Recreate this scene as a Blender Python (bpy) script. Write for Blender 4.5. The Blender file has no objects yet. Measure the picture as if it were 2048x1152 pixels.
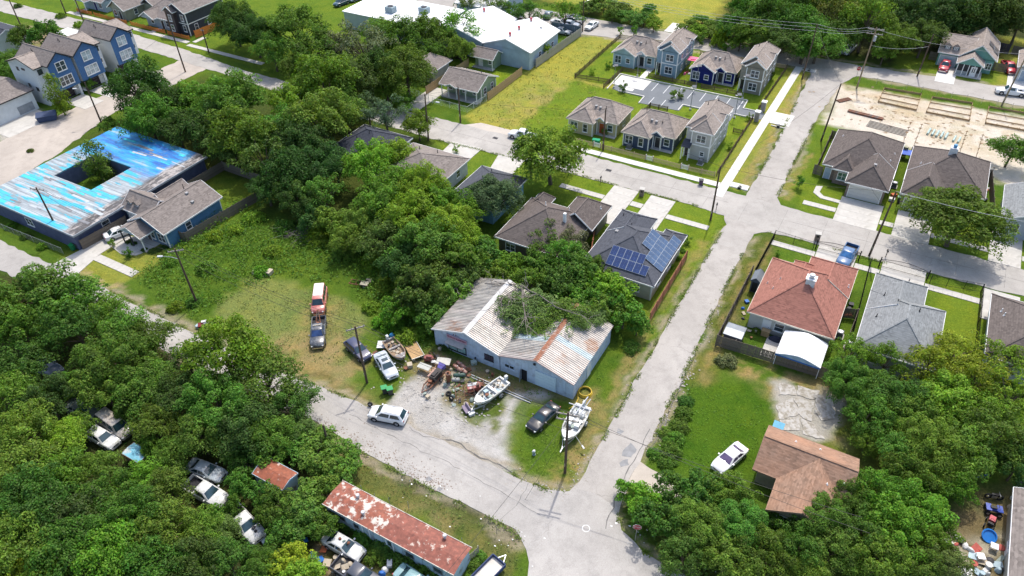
import bpy, math, random
import numpy as np
from mathutils import Vector, Matrix
# ------------------------------------------------------------------ camera, sky, sun, exposure
SC = bpy.context.scene
COL = SC.collection
CAMZ = 68.0
FPX = 1475.9                                   # focal length for a 2048 px wide picture
RGT = Vector((0.87022483, 0.49226623, -0.01956272))
UPV = Vector((-0.30620461, 0.57156001, 0.761287))
FWD = Vector((-0.38593715, 0.65650066, -0.6481199))
cam = bpy.data.cameras.new('camera'); camo = bpy.data.objects.new('camera', cam); COL.objects.link(camo)
camo.matrix_world = Matrix(((RGT.x, UPV.x, -FWD.x, 0), (RGT.y, UPV.y, -FWD.y, 0), (RGT.z, UPV.z, -FWD.z, CAMZ), (0, 0, 0, 1)))
cam.sensor_width = 36; cam.lens = 36 * FPX / 2048; cam.clip_start = .5; cam.clip_end = 9000
SC.camera = camo
SUN_EL, SUN_AZ = 61.0, -8.0
w = bpy.data.worlds.new('World'); SC.world = w; w.use_nodes = True
nt = w.node_tree; sky = nt.nodes.new('ShaderNodeTexSky'); sky.sky_type = 'NISHITA'; sky.sun_disc = False
sky.sun_elevation = math.radians(SUN_EL); sky.sun_rotation = math.radians(SUN_AZ); sky.air_density = 1.0; sky.dust_density = 3.0
bg = nt.nodes['Background']; bg.inputs[1].default_value = 0.15; nt.links.new(sky.outputs[0], bg.inputs[0])
sl = bpy.data.lights.new('sun', 'SUN'); sl.energy = 2.0; sl.angle = math.radians(.53); sl.color = (1, .955, .88)
so = bpy.data.objects.new('sun', sl); COL.objects.link(so)
_e, _a = math.radians(SUN_EL), math.radians(SUN_AZ)
SUND = Vector((math.sin(_a) * math.cos(_e), math.cos(_a) * math.cos(_e), math.sin(_e)))
so.rotation_euler = SUND.to_track_quat('Z', 'Y').to_euler(); so.location = (0, 0, 200)
SC.view_settings.view_transform = 'Standard'; SC.view_settings.look = 'None'
SC.view_settings.exposure = 0.84; SC.view_settings.gamma = 1; SC.view_settings.use_curve_mapping = False
SC.render.engine = 'CYCLES'
SC.cycles.max_bounces = 5; SC.cycles.diffuse_bounces = 2; SC.cycles.glossy_bounces = 2; SC.cycles.transmission_bounces = 3; SC.cycles.transparent_max_bounces = 4

RND = random.Random(7)
def G(px, py, z=0.0):
 """where the view ray of a photograph pixel meets the level z (metres): used to survey real positions"""
 d = FWD * FPX + RGT * (px - 1024) - UPV * (py - 576)
 t = (CAMZ - z) / -d.z
 return Vector((d.x * t, d.y * t, z))
def PX(p):
 q = Vector(p) - Vector((0, 0, CAMZ)); k = q.dot(FWD)
 return 1024 + FPX * q.dot(RGT) / k, 576 - FPX * q.dot(UPV) / k

# ------------------------------------------------------------------ materials (procedural)
MATS = {}
def _nodes(name):
 m = bpy.data.materials.new(name); m.use_nodes = True
 t = m.node_tree; b = t.nodes['Principled BSDF']
 return m, t, b
def N(t, typ, **kw):
 n = t.nodes.new(typ)
 for k, v in kw.items():
  if k.startswith('i_'):
   key = k[2:]; key = int(key) if key.isdigit() else key.replace('_', ' ')
   n.inputs[key].default_value = v
  else: setattr(n, k, v)
 return n
def coords(t, sx=1, sy=1, sz=1, kind='Object'):
 tc = N(t, 'ShaderNodeTexCoord'); mp = N(t, 'ShaderNodeMapping'); mp.inputs['Scale'].default_value = (sx, sy, sz)
 t.links.new(tc.outputs[kind], mp.inputs[0]); return mp.outputs[0]
def noise(t, vec, scale, detail=3, rough=.55):
 n = N(t, 'ShaderNodeTexNoise', i_Scale=scale, i_Detail=detail, i_Roughness=rough); t.links.new(vec, n.inputs['Vector']); return n.outputs['Fac']
def ramp(t, fac, stops):
 r = N(t, 'ShaderNodeValToRGB'); e = r.color_ramp.elements
 while len(e) < len(stops): e.new(.5)
 for i, (p, c) in enumerate(stops):
  e[i].position = p; e[i].color = (c if isinstance(c, tuple) else (c, c, c)) + ((1,) if not isinstance(c, tuple) or len(c) == 3 else ())
 t.links.new(fac, r.inputs[0]); return r.outputs[0]
def mix(t, fac, a, b, mode='MIX'):
 n = N(t, 'ShaderNodeMix', data_type='RGBA', blend_type=mode)
 for s, v in ((n.inputs[0], fac), (n.inputs[6], a), (n.inputs[7], b)):
  if hasattr(v, 'default_value') or hasattr(v, 'links'): t.links.new(v, s)
  elif isinstance(v, tuple): s.default_value = v + (1,) if len(v) == 3 else v
  else: s.default_value = v
 return n.outputs[2]
def bump(t, b, h, strength=.3, dist=.05):
 n = N(t, 'ShaderNodeBump', i_Strength=strength, i_Distance=dist); t.links.new(h, n.inputs['Height']); t.links.new(n.outputs[0], b.inputs['Normal'])
def sc(c, k): return tuple(min(1, max(0, x * k)) for x in c)
def mat(name, col, rough=.75, metal=0., var=.18, scale=1.2, bmp=0., bs=25., spec=.3, dirt=None, dirtamt=.5, dscale=.8):
 if name in MATS: return MATS[name]
 m, t, b = _nodes(name); v = coords(t)
 c = ramp(t, noise(t, v, scale, 5, .6), [(.3, sc(col, 1 - var)), (.7, sc(col, 1 + var))])
 if dirt: c = mix(t, ramp(t, noise(t, v, dscale, 6, .65), [(.6 - dirtamt * .25, 0.), (.72 - dirtamt * .2, 1.)]), c, dirt)
 t.links.new(c, b.inputs['Base Color']); b.inputs['Roughness'].default_value = rough; b.inputs['Metallic'].default_value = metal
 b.inputs['Specular IOR Level'].default_value = spec
 if bmp: bump(t, b, noise(t, v, bs, 2), bmp)
 MATS[name] = m; return m
def shingle(name, col, col2=None):
 """asphalt shingle: mottled tabs, courses running level up the slope"""
 if name in MATS: return MATS[name]
 m, t, b = _nodes(name); v = coords(t)
 tab = N(t, 'ShaderNodeTexVoronoi', i_Scale=2.6); t.links.new(coords(t, 1, 1, 3.2), tab.inputs['Vector'])
 sep = N(t, 'ShaderNodeSeparateColor'); t.links.new(tab.outputs['Color'], sep.inputs[0])
 c = ramp(t, sep.outputs[0], [(0., sc(col, .72)), (1., sc(col, 1.28))])
 c = mix(t, ramp(t, noise(t, v, .35, 5, .65), [(.35, 0.), (.75, .8)]), c, sc(col2 or col, 1.12 if not col2 else 1))
 c = mix(t, ramp(t, noise(t, coords(t, 1.6, 1.6, .25), .9, 5, .7), [(.55, 0.), (.8, .35)]), c, sc(col, .55))
 wv = N(t, 'ShaderNodeTexWave', wave_type='BANDS', bands_direction='Z', wave_profile='SAW', i_Scale=2.2); t.links.new(v, wv.inputs['Vector'])
 c = mix(t, .22, c, mix(t, wv.outputs['Fac'], (.35, .35, .35), (1, 1, 1)), 'MULTIPLY')
 t.links.new(c, b.inputs['Base Color']); b.inputs['Roughness'].default_value = .92; b.inputs['Specular IOR Level'].default_value = .15
 bump(t, b, wv.outputs['Fac'], .5, .02)
 MATS[name] = m; return m
def siding(name, col, n=3.0, direction='Z'):
 if name in MATS: return MATS[name]
 m, t, b = _nodes(name); v = coords(t)
 wv = N(t, 'ShaderNodeTexWave', wave_type='BANDS', bands_direction=direction, wave_profile='SAW', i_Scale=n); t.links.new(v, wv.inputs['Vector'])
 c = ramp(t, noise(t, v, .7, 5, .6), [(.3, sc(col, .86)), (.7, sc(col, 1.1))])
 c = mix(t, ramp(t, noise(t, coords(t, 1, 1, .2), 1.5, 4, .6), [(.6, 0.), (.85, .3)]), c, sc(col, .6))
 t.links.new(c, b.inputs['Base Color']); b.inputs['Roughness'].default_value = .6; b.inputs['Specular IOR Level'].default_value = .25
 bump(t, b, wv.outputs['Fac'], .6, .03)
 MATS[name] = m; return m
def paint(name, col, rough=.28, coat=.6, wear=None):
 if name in MATS: return MATS[name]
 m, t, b = _nodes(name); v = coords(t)
 c = ramp(t, noise(t, v, 1.4, 4), [(.3, sc(col, .92)), (.7, sc(col, 1.06))])
 if wear: c = mix(t, ramp(t, noise(t, v, 1.7, 6, .7), [(.5, 0.), (.6, 1.)]), c, wear)
 t.links.new(c, b.inputs['Base Color']); b.inputs['Roughness'].default_value = rough; b.inputs['Coat Weight'].default_value = coat; b.inputs['Coat Roughness'].default_value = .08
 MATS[name] = m; return m
def glass(name='window_glass', col=(.035, .05, .06), rough=.06):
 if name in MATS: return MATS[name]
 m, t, b = _nodes(name); v = coords(t)
 c = ramp(t, noise(t, v, .8, 2), [(.3, sc(col, .5)), (.7, sc(col, 1.7))]); t.links.new(c, b.inputs['Base Color'])
 b.inputs['Roughness'].default_value = rough; b.inputs['Specular IOR Level'].default_value = .8
 MATS[name] = m; return m
def rusty(name, rust, base, amt=.5, scale=.9, stretch=(1, 1, 1), metal=.0):
 if name in MATS: return MATS[name]
 m, t, b = _nodes(name); v = coords(t, *stretch)
 r = ramp(t, noise(t, v, 2.3, 6, .6), [(.3, sc(rust, .6)), (.55, rust), (.75, sc(rust, 1.5))])
 f = ramp(t, noise(t, v, scale, 8, .68), [(amt - .035, 0.), (amt + .035, 1.)])
 c = mix(t, f, r, mix(t, noise(t, v, 5, 3), sc(base, .8), sc(base, 1.1)))
 t.links.new(c, b.inputs['Base Color']); b.inputs['Roughness'].default_value = .7; b.inputs['Metallic'].default_value = metal
 bump(t, b, f, .15, .01)
 MATS[name] = m; return m
def leafmat(name='leaves'):
 if name in MATS: return MATS[name]
 m = bpy.data.materials.new(name); m.use_nodes = True; t = m.node_tree
 for n in list(t.nodes):
  if n.type == 'BSDF_PRINCIPLED': t.nodes.remove(n)
 out = [n for n in t.nodes if n.type == 'OUTPUT_MATERIAL'][0]
 oi = N(t, 'ShaderNodeObjectInfo'); geo = N(t, 'ShaderNodeNewGeometry'); v = coords(t)
 hs = N(t, 'ShaderNodeHueSaturation'); t.links.new(oi.outputs['Color'], hs.inputs['Color'])
 mr = N(t, 'ShaderNodeMapRange', i_3=.475, i_4=.515); t.links.new(geo.outputs['Random Per Island'], mr.inputs[0]); t.links.new(mr.outputs[0], hs.inputs['Hue'])
 v2 = N(t, 'ShaderNodeMath', operation='MULTIPLY_ADD', i_1=7.31, i_2=.17); t.links.new(geo.outputs['Random Per Island'], v2.inputs[0])
 fr = N(t, 'ShaderNodeMath', operation='FRACT'); t.links.new(v2.outputs[0], fr.inputs[0])
 mv = N(t, 'ShaderNodeMapRange', i_3=.7, i_4=1.55); t.links.new(fr.outputs[0], mv.inputs[0]); cl = N(t, 'ShaderNodeMapRange', i_1=.32, i_2=.68, i_3=.62, i_4=1.3); t.links.new(noise(t, v, 3.1, 2), cl.inputs[0]); vm = N(t, 'ShaderNodeMath', operation='MULTIPLY'); t.links.new(mv.outputs[0], vm.inputs[0]); t.links.new(cl.outputs[0], vm.inputs[1]); t.links.new(vm.outputs[0], hs.inputs['Value'])
 d = N(t, 'ShaderNodeBsdfDiffuse'); tr = N(t, 'ShaderNodeBsdfTranslucent'); gl = N(t, 'ShaderNodeBsdfGlossy', i_Roughness=.6); gl.inputs['Color'].default_value = (1, 1, 1, 1)
 mx = N(t, 'ShaderNodeMixShader'); mx.inputs[0].default_value = .36; mg = N(t, 'ShaderNodeMixShader'); mg.inputs[0].default_value = .012
 t.links.new(hs.outputs[0], d.inputs[0]); t.links.new(mix(t, 1., hs.outputs[0], (1.25, 1.2, .6), 'MULTIPLY'), tr.inputs[0])
 t.links.new(d.outputs[0], mx.inputs[1]); t.links.new(tr.outputs[0], mx.inputs[2]); t.links.new(mx.outputs[0], mg.inputs[1]); t.links.new(gl.outputs[0], mg.inputs[2])
 t.links.new(mg.outputs[0], out.inputs[0]); MATS[name] = m; return m
def roadmat(name, col, crack=.5, patch=.4, gravel=.0):
 if name in MATS: return MATS[name]
 m, t, b = _nodes(name); v = coords(t)
 c = ramp(t, noise(t, v, .09, 6, .6), [(.3, sc(col, .84)), (.7, sc(col, 1.1))])
 c = mix(t, ramp(t, noise(t, v, .45, 6, .7), [(.46, 0.), (.7, patch)]), c, sc(col, .68))
 c = mix(t, ramp(t, noise(t, coords(t, 1, .12, 1), .8, 4, .6), [(.5, 0.), (.75, .25)]), c, sc(col, .78))
 sp = noise(t, v, 14, 2, .8)
 c = mix(t, .55, c, mix(t, ramp(t, sp, [(.3, 0.), (.7, 1.)]), (.7, .68, .66), (1.22, 1.22, 1.2)), 'MULTIPLY')
 wv = N(t, 'ShaderNodeTexNoise', i_Scale=.7, i_Detail=4.); t.links.new(v, wv.inputs['Vector'])
 add = N(t, 'ShaderNodeVectorMath', operation='MULTIPLY_ADD'); add.inputs[1].default_value = (1.6, 1.6, 0); t.links.new(wv.outputs['Color'], add.inputs[0]); t.links.new(v, add.inputs[2])
 vo = N(t, 'ShaderNodeTexVoronoi', feature='DISTANCE_TO_EDGE', i_Scale=.2); t.links.new(add.outputs[0], vo.inputs['Vector'])
 ck = ramp(t, vo.outputs['Distance'], [(.0015, 1.), (.006, 0.)])
 cm = N(t, 'ShaderNodeMath', operation='MULTIPLY', i_1=crack); t.links.new(ck, cm.inputs[0])
 gate = ramp(t, noise(t, v, .12, 2), [(.5, 0.), (.62, .75)]); g2 = N(t, 'ShaderNodeMath', operation='MULTIPLY'); t.links.new(cm.outputs[0], g2.inputs[0]); t.links.new(gate, g2.inputs[1])
 c = mix(t, g2.outputs[0], c, sc(col, .3))
 t.links.new(c, b.inputs['Base Color']); b.inputs['Roughness'].default_value = .9; b.inputs['Specular IOR Level'].default_value = .2
 bump(t, b, sp, .25, .02)
 MATS[name] = m; return m
def groundmat():
 m, t, b = _nodes('ground_cover'); v = coords(t)
 at = N(t, 'ShaderNodeAttribute', attribute_name='tint'); c = at.outputs['Color']
 big = noise(t, v, .06, 5, .6); mid = noise(t, v, .5, 6, .68); fine = noise(t, v, 3.4, 4, .75); spk = noise(t, v, 13., 2, .8)
 c = mix(t, ramp(t, mid, [(.42, 0.), (.7, .55)]), c, mix(t, 1., c, (1.5, 1.2, .95), 'MULTIPLY'))
 c = mix(t, ramp(t, noise(t, coords(t, 1.1, .9, 1), .23, 6, .66), [(.5, 0.), (.66, .75)]), c, mix(t, 1., c, (.62, .78, .66), 'MULTIPLY'))
 c = mix(t, ramp(t, big, [(.4, 0.), (.65, .6)]), c, mix(t, 1., c, (1.28, 1.1, .9), 'MULTIPLY'))
 c = mix(t, .8, c, mix(t, ramp(t, fine, [(.25, 0.), (.75, 1.)]), (.55, .58, .55), (1.4, 1.36, 1.3)), 'MULTIPLY')
 c = mix(t, .7, c, mix(t, ramp(t, spk, [(.25, 0.), (.75, 1.)]), (.6, .62, .6), (1.38, 1.34, 1.3)), 'MULTIPLY')
 bare = mix(t, .5, at.outputs['Color'], mix(t, ramp(t, fine, [(.3, 0.), (.7, 1.)]), (.78, .77, .75), (1.2, 1.2, 1.2)), 'MULTIPLY'); bare = mix(t, ramp(t, mid, [(.45, 0.), (.7, .5)]), bare, mix(t, 1., bare, (.7, .69, .67), 'MULTIPLY')); bare = mix(t, .35, bare, mix(t, ramp(t, spk, [(.3, 0.), (.7, 1.)]), (.7, .7, .7), (1.25, 1.25, 1.25)), 'MULTIPLY')
 c = mix(t, at.outputs['Alpha'], bare, c)
 t.links.new(c, b.inputs['Base Color']); b.inputs['Roughness'].default_value = 1; b.inputs['Specular IOR Level'].default_value = .05
 mm = N(t, 'ShaderNodeMath', operation='ADD'); t.links.new(fine, mm.inputs[0]); t.links.new(spk, mm.inputs[1])
 bump(t, b, mm.outputs[0], .9, .12)
 return m
def corrugated(name, base, stain, rust, axis='Y'):
 """weathered metal sheet: pale coating, dark grime streaks running down the slope, patches of rust"""
 if name in MATS: return MATS[name]
 m, t, b = _nodes(name); v = coords(t); s = coords(t, .28, 2.2, .28)
 c = ramp(t, noise(t, v, .8, 4), [(.3, sc(base, .85)), (.7, sc(base, 1.12))])
 c = mix(t, ramp(t, noise(t, s, 1.1, 6, .7), [(.42, 0.), (.68, .85)]), c, stain)
 c = mix(t, ramp(t, noise(t, coords(t, .35, .5, .35), .55, 7, .7), [(.57, 0.), (.66, .8)]), c, rust)
 t.links.new(c, b.inputs['Base Color']); b.inputs['Roughness'].default_value = .5; b.inputs['Metallic'].default_value = .15
 MATS[name] = m; return m
def bluemembrane():
 """flat roof membrane: turquoise coating peeling in long streaks, white and grey below, dark wet-looking tar at one end"""
 m, t, b = _nodes('peeling_turquoise_roof'); v = coords(t); s = coords(t, .22, 1.35, 1)
 n1 = noise(t, s, .55, 6, .6); n2 = noise(t, coords(t, .12, 1.7, 1), .9, 6, .65); n3 = noise(t, v, .5, 6, .7)
 c = mix(t, ramp(t, n2, [(.42, 0.), (.6, 1.)]), (.22, .245, .255), (.40, .455, .48))
 c = mix(t, ramp(t, n1, [(.515, 0.), (.54, 1.)]), c, mix(t, n3, (.01, .34, .52), (.07, .47, .56)))
 blue = ramp(t, noise(t, coords(t, .2, 1.2, 1), .6, 6, .65), [(.4, (.008, .12, .42)), (.5, (.01, .26, .62)), (.6, (.05, .34, .56)), (.66, (.27, .39, .47))])
 sx = N(t, 'ShaderNodeSeparateXYZ'); t.links.new(v, sx.inputs[0])
 ay = N(t, 'ShaderNodeMath', operation='MULTIPLY_ADD', i_1=5.); t.links.new(n3, ay.inputs[0]); t.links.new(sx.outputs['Y'], ay.inputs[2])
 c = mix(t, ramp(t, ay.outputs[0], [(0., 0.), (1., 1.)]), c, c)
 yr = N(t, 'ShaderNodeMapRange', i_1=4.5, i_2=8.); t.links.new(ay.outputs[0], yr.inputs[0])
 c = mix(t, yr.outputs[0], c, blue)
 xe = N(t, 'ShaderNodeMath', operation='MULTIPLY_ADD', i_1=4.); t.links.new(noise(t, coords(t, 1, .3, 1), .5, 6, .7), xe.inputs[0]); t.links.new(sx.outputs['X'], xe.inputs[2])
 er = N(t, 'ShaderNodeMapRange', i_1=10.2, i_2=11.6); t.links.new(xe.outputs[0], er.inputs[0])
 tar = mix(t, ramp(t, noise(t, coords(t, .9, .3, 1), 1.1, 6, .7), [(.45, 0.), (.58, 1.)]), (.07, .06, .055), (.42, .38, .35))
 c = mix(t, er.outputs[0], c, tar)
 c = mix(t, ramp(t, noise(t, coords(t, .18, 1.5, 1), 1.4, 5, .7), [(.62, 0.), (.68, .8)]), c, (.06, .055, .06))
 wv = N(t, 'ShaderNodeTexWave', wave_type='BANDS', bands_direction='Y', i_Scale=.34, i_Distortion=.6, i_Detail=2.); t.links.new(v, wv.inputs['Vector'])
 c = mix(t, ramp(t, wv.outputs['Fac'], [(.0, .75), (.03, 0.)]), c, (.05, .06, .07))
 c = mix(t, ramp(t, noise(t, v, 1.1, 7, .72), [(.5, 0.), (.75, .7)]), c, (.16, .17, .18))
 c = mix(t, ramp(t, noise(t, v, 3.2, 4, .7), [(.58, 0.), (.8, .4)]), c, (.45, .5, .52))
 t.links.new(c, b.inputs['Base Color']); b.inputs['Roughness'].default_value = .55
 MATS['peel'] = m; return m

WHITE = mat('white_trim', (.78, .78, .76), .5, var=.06)
CONC = mat('concrete', (.47, .45, .41), .9, var=.12, scale=.5, bmp=.1, dirt=(.38, .36, .32), dirtamt=.2)
CONCN = mat('new_concrete', (.62, .60, .56), .9, var=.08, scale=.5, dirt=(.6, .57, .52), dirtamt=.1)
RUBBER = mat('tyre_rubber', (.018, .018, .02), .85)
STEEL = mat('bare_steel', (.45, .46, .47), .4, .8, var=.2)
DARKM = mat('dark_metal', (.04, .04, .045), .5, .4)
RUSTM = rusty('rusty_iron', (.20, .075, .035), (.12, .09, .08), .55, 1.5)
WOODP = mat('pole_wood', (.10, .07, .05), .9, var=.3, scale=3)
WOODG = mat('weathered_fence_wood', (.17, .14, .11), .9, var=.35, scale=2.5)
WOODT = mat('tan_fence_wood', (.44, .30, .16), .85, var=.25, scale=2.5)
WOODO = mat('orange_stained_fence_wood', (.62, .20, .045), .8, var=.2, scale=2.5)
WOODR = mat('reddish_fence_wood', (.40, .17, .10), .85, var=.25, scale=2.5)
GLASS = glass()
CARGLASS = glass('car_glass', (.02, .045, .055), .04)
PVC = mat('white_plastic', (.75, .75, .74), .4, var=.05)
BLACKP = mat('black_plastic', (.02, .02, .022), .5)
CHROME = mat('bright_metal', (.6, .6, .62), .25, .9, var=.05)
BARK = mat('bark', (.12, .095, .07), .95, var=.35, scale=4, bmp=.4, bs=12)
LEAF = leafmat()

# ------------------------------------------------------------------ mesh helpers
class MB:
 def __init__(s, o=(0, 0, 0)): s.v = []; s.f = []; s.o = Vector(o)
 def add(s, vs, fs):
  n = len(s.v); s.v += [tuple(Vector(p) - s.o) for p in vs]; s.f += [tuple(i + n for i in f) for f in fs]; return s
 def box(s, x0, x1, y0, y1, z0, z1):
  return s.add([(x0, y0, z0), (x1, y0, z0), (x1, y1, z0), (x0, y1, z0), (x0, y0, z1), (x1, y0, z1), (x1, y1, z1), (x0, y1, z1)],
                     [(3, 2, 1, 0), (4, 5, 6, 7), (0, 1, 5, 4), (1, 2, 6, 5), (2, 3, 7, 6), (3, 0, 4, 7)])
 def obox(s, c, size, rz=0, rx=0, ry=0):
  h = [a / 2 for a in size]; M_ = Matrix.Rotation(rz, 3, 'Z') @ Matrix.Rotation(ry, 3, 'Y') @ Matrix.Rotation(rx, 3, 'X'); c = Vector(c)
  vs = [c + M_ @ Vector((sx * h[0], sy * h[1], sz * h[2])) for sz in (-1, 1) for sx, sy in ((-1, -1), (1, -1), (1, 1), (-1, 1))]
  return s.add(vs, [(3, 2, 1, 0), (4, 5, 6, 7), (0, 1, 5, 4), (1, 2, 6, 5), (2, 3, 7, 6), (3, 0, 4, 7)])
 def bar(s, p, q, wd, ht):
  """a square bar from p to q"""
  p, q = Vector(p), Vector(q); d = (q - p).normalized(); a = d.cross(Vector((0, 0, 1)))
  a = a.normalized() if a.length > 1e-4 else Vector((1, 0, 0)); b = a.cross(d)
  vs = [e + a * (i * wd / 2) + b * (j * ht / 2) for e in (p, q) for i, j in ((-1, -1), (1, -1), (1, 1), (-1, 1))]
  return s.add(vs, [(0, 1, 2, 3), (7, 6, 5, 4), (4, 5, 1, 0), (5, 6, 2, 1), (6, 7, 3, 2), (7, 4, 0, 3)])
 def prism(s, poly, z0, z1):
  n = len(poly); vs = [(p[0], p[1], z0) for p in poly] + [(p[0], p[1], z1) for p in poly]
  return s.add(vs, [tuple(range(n - 1, -1, -1)), tuple(range(n, 2 * n))] + [(i, (i + 1) % n, (i + 1) % n + n, i + n) for i in range(n)])
 def tube(s, p, q, r0, r1=None, n=8, cap=True):
  r1 = r0 if r1 is None else r1; p, q = Vector(p), Vector(q); d = (q - p)
  if d.length < 1e-6: return s
  d.normalize(); a = d.orthogonal().normalized(); b = d.cross(a)
  vs = [e + (a * math.cos(k * 2 * math.pi / n) + b * math.sin(k * 2 * math.pi / n)) * rr for e, rr in ((p, r0), (q, r1)) for k in range(n)]
  fs = [(k, (k + 1) % n, (k + 1) % n + n, k + n) for k in range(n)]
  if cap: fs += [tuple(range(n - 1, -1, -1)), tuple(range(n, 2 * n))]
  return s.add(vs, fs)
 def path(s, pts, r, n=6):
  for a, b in zip(pts, pts[1:]): s.tube(a, b, r, r, n)
  return s
 def torus(s, c, R, r, axis='Z', n=16, m=6, squash=1):
  c = Vector(c); vs = []; fs = []
  for i in range(n):
   a = 2 * math.pi * i / n
   for j in range(m):
    e = 2 * math.pi * j / m; rr = R + r * math.cos(e); h = r * math.sin(e) * squash
    p = (rr * math.cos(a), rr * math.sin(a), h)
    p = {'Z': p, 'Y': (p[0], p[2], p[1]), 'X': (p[2], p[0], p[1])}[axis]
    vs.append(c + Vector(p)); fs.append((i * m + j, ((i + 1) % n) * m + j, ((i + 1) % n) * m + (j + 1) % m, i * m + (j + 1) % m))
  return s.add(vs, fs)
 def dome(s, c, rx, ry, rz, n=10, m=4):
  c = Vector(c); vs = []; fs = []
  for j in range(m):
   e = math.pi / 2 * j / m
   for i in range(n):
    a = 2 * math.pi * i / n; vs.append(c + Vector((rx * math.cos(a) * math.cos(e), ry * math.sin(a) * math.cos(e), rz * math.sin(e))))
  vs.append(c + Vector((0, 0, rz)))
  for j in range(m - 1):
   for i in range(n): fs.append((j * n + i, j * n + (i + 1) % n, (j + 1) * n + (i + 1) % n, (j + 1) * n + i))
  for i in range(n): fs.append(((m - 1) * n + i, (m - 1) * n + (i + 1) % n, m * n))
  fs.append(tuple(range(n - 1, -1, -1)))
  return s.add(vs, fs)
 def loft(s, rings, close=True, caps=True):
  n = len(rings[0]); vs = [p for r in rings for p in r]; fs = []
  for i in range(len(rings) - 1):
   for k in range(n if close else n - 1): fs.append((i * n + k, i * n + (k + 1) % n, (i + 1) * n + (k + 1) % n, (i + 1) * n + k))
  if caps: fs += [tuple(range(n - 1, -1, -1)), tuple(range((len(rings) - 1) * n, len(rings) * n))]
  return s.add(vs, fs)
 def mesh(s, name, m=None, smooth=0):
  me = bpy.data.meshes.new(name); me.from_pydata(s.v, [], s.f); me.update()
  if smooth:
   me.polygons.foreach_set('use_smooth', [True] * len(me.polygons)); me.set_sharp_from_angle(angle=math.radians(smooth))
  if m: me.materials.append(m)
  return me
 def build(s, name, m, parent=None, smooth=0, loc=None):
  return link(name, s.mesh(name, m, smooth), parent, loc)
def link(name, me, parent=None, loc=None):
 o = bpy.data.objects.new(name, me); COL.objects.link(o)
 if parent: o.parent = parent
 if loc is not None: o.location = loc
 return o
def tag(o, label, cat, group=None):
 o['label'] = label; o['category'] = cat
 if group: o['group'] = group
 return o
def struct(o): o['kind'] = 'structure'; return o
def stuff(o): o['kind'] = 'stuff'; return o
def thing(name, label, cat, loc, rz=0., group=None):
 o = bpy.data.objects.new(name, None); o.empty_display_size = .3; COL.objects.link(o)
 o.location = loc; o.rotation_euler = (0, 0, rz); return tag(o, label, cat, group)
def copy_tree(o, parent=None):
 c = o.copy(); COL.objects.link(c); c.parent = parent
 for ch in list(o.children): copy_tree(ch, c)
 return c
def textmesh(name, body, size, m, parent, loc, rot, extr=.01, width=None):
 cu = bpy.data.curves.new(name, 'FONT'); cu.body = body; cu.size = size; cu.extrude = extr; cu.align_x = 'CENTER'; cu.align_y = 'CENTER'; cu.resolution_u = 2
 tmp = bpy.data.objects.new('tmp', cu); COL.objects.link(tmp); bpy.context.view_layer.update()
 me = bpy.data.meshes.new_from_object(tmp); bpy.data.objects.remove(tmp)
 if width:
  xs = [v.co.x for v in me.vertices]; k = width / (max(xs) - min(xs))
  for v in me.vertices: v.co.x *= k
 me.materials.clear(); me.materials.append(m)
 o = link(name, me, parent, loc); o.rotation_euler = rot; return o
def vnoise(x, y, cell, seed):
 r = np.random.RandomState(seed); g = r.rand(256, 256); xi = np.floor(x / cell).astype(int); yi = np.floor(y / cell).astype(int)
 fx = x / cell - xi; fy = y / cell - yi; fx = fx * fx * (3 - 2 * fx); fy = fy * fy * (3 - 2 * fy)
 a = g[xi % 256, yi % 256]; b = g[(xi + 1) % 256, yi % 256]; c = g[xi % 256, (yi + 1) % 256]; d = g[(xi + 1) % 256, (yi + 1) % 256]
 return (a * (1 - fx) + b * fx) * (1 - fy) + (c * (1 - fx) + d * fx) * fy
# ------------------------------------------------------------------ the ground: one sheet with its own ground cover
LAWN = (.074, .138, .018); LAWNB = (.128, .200, .022); FIELD = (.245, .268, .055); MOWN = (.150, .195, .062)
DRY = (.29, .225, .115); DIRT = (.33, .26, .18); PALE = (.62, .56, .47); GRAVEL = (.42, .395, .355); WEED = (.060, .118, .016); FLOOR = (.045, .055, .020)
GX0, GX1, GY0, GY1, GS = -245., 75., -15., 255., .5
_nx = int((GX1 - GX0) / GS) + 1; _ny = int((GY1 - GY0) / GS) + 1
gx, gy = np.meshgrid(np.linspace(GX0, GX1, _nx), np.linspace(GY0, GY1, _ny), indexing='ij'); gx = gx.ravel(); gy = gy.ravel()
wx = gx + (vnoise(gx, gy, 2.1, 1) - .5) * 1.7 + (vnoise(gx, gy, .8, 2) - .5) * .9; wy = gy + (vnoise(gx, gy, 2.1, 3) - .5) * 1.7 + (vnoise(gx, gy, .8, 4) - .5) * .9
tint = np.zeros((len(gx), 3)); tint[:] = LAWN
gz = -.012 - vnoise(gx, gy, 1.3, 9) * .035
def inpoly(P, x, y):
 ins = np.zeros(len(x), bool); dist = np.full(len(x), 1e9); n = len(P)
 for i in range(n):
  (x0, y0), (x1, y1) = P[i], P[(i + 1) % n]
  c = ((y0 > y) != (y1 > y)) & (x < (x1 - x0) * (y - y0) / ((y1 - y0) or 1e-9) + x0); ins ^= c
  L2 = (x1 - x0) ** 2 + (y1 - y0) ** 2 or 1e-9; tt = np.clip(((x - x0) * (x1 - x0) + (y - y0) * (y1 - y0)) / L2, 0, 1)
  dist = np.minimum(dist, np.hypot(x - x0 - tt * (x1 - x0), y - y0 - tt * (y1 - y0)))
 return ins, dist
def W(P): return [tuple(G(*p)[:2]) for p in P]
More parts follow.
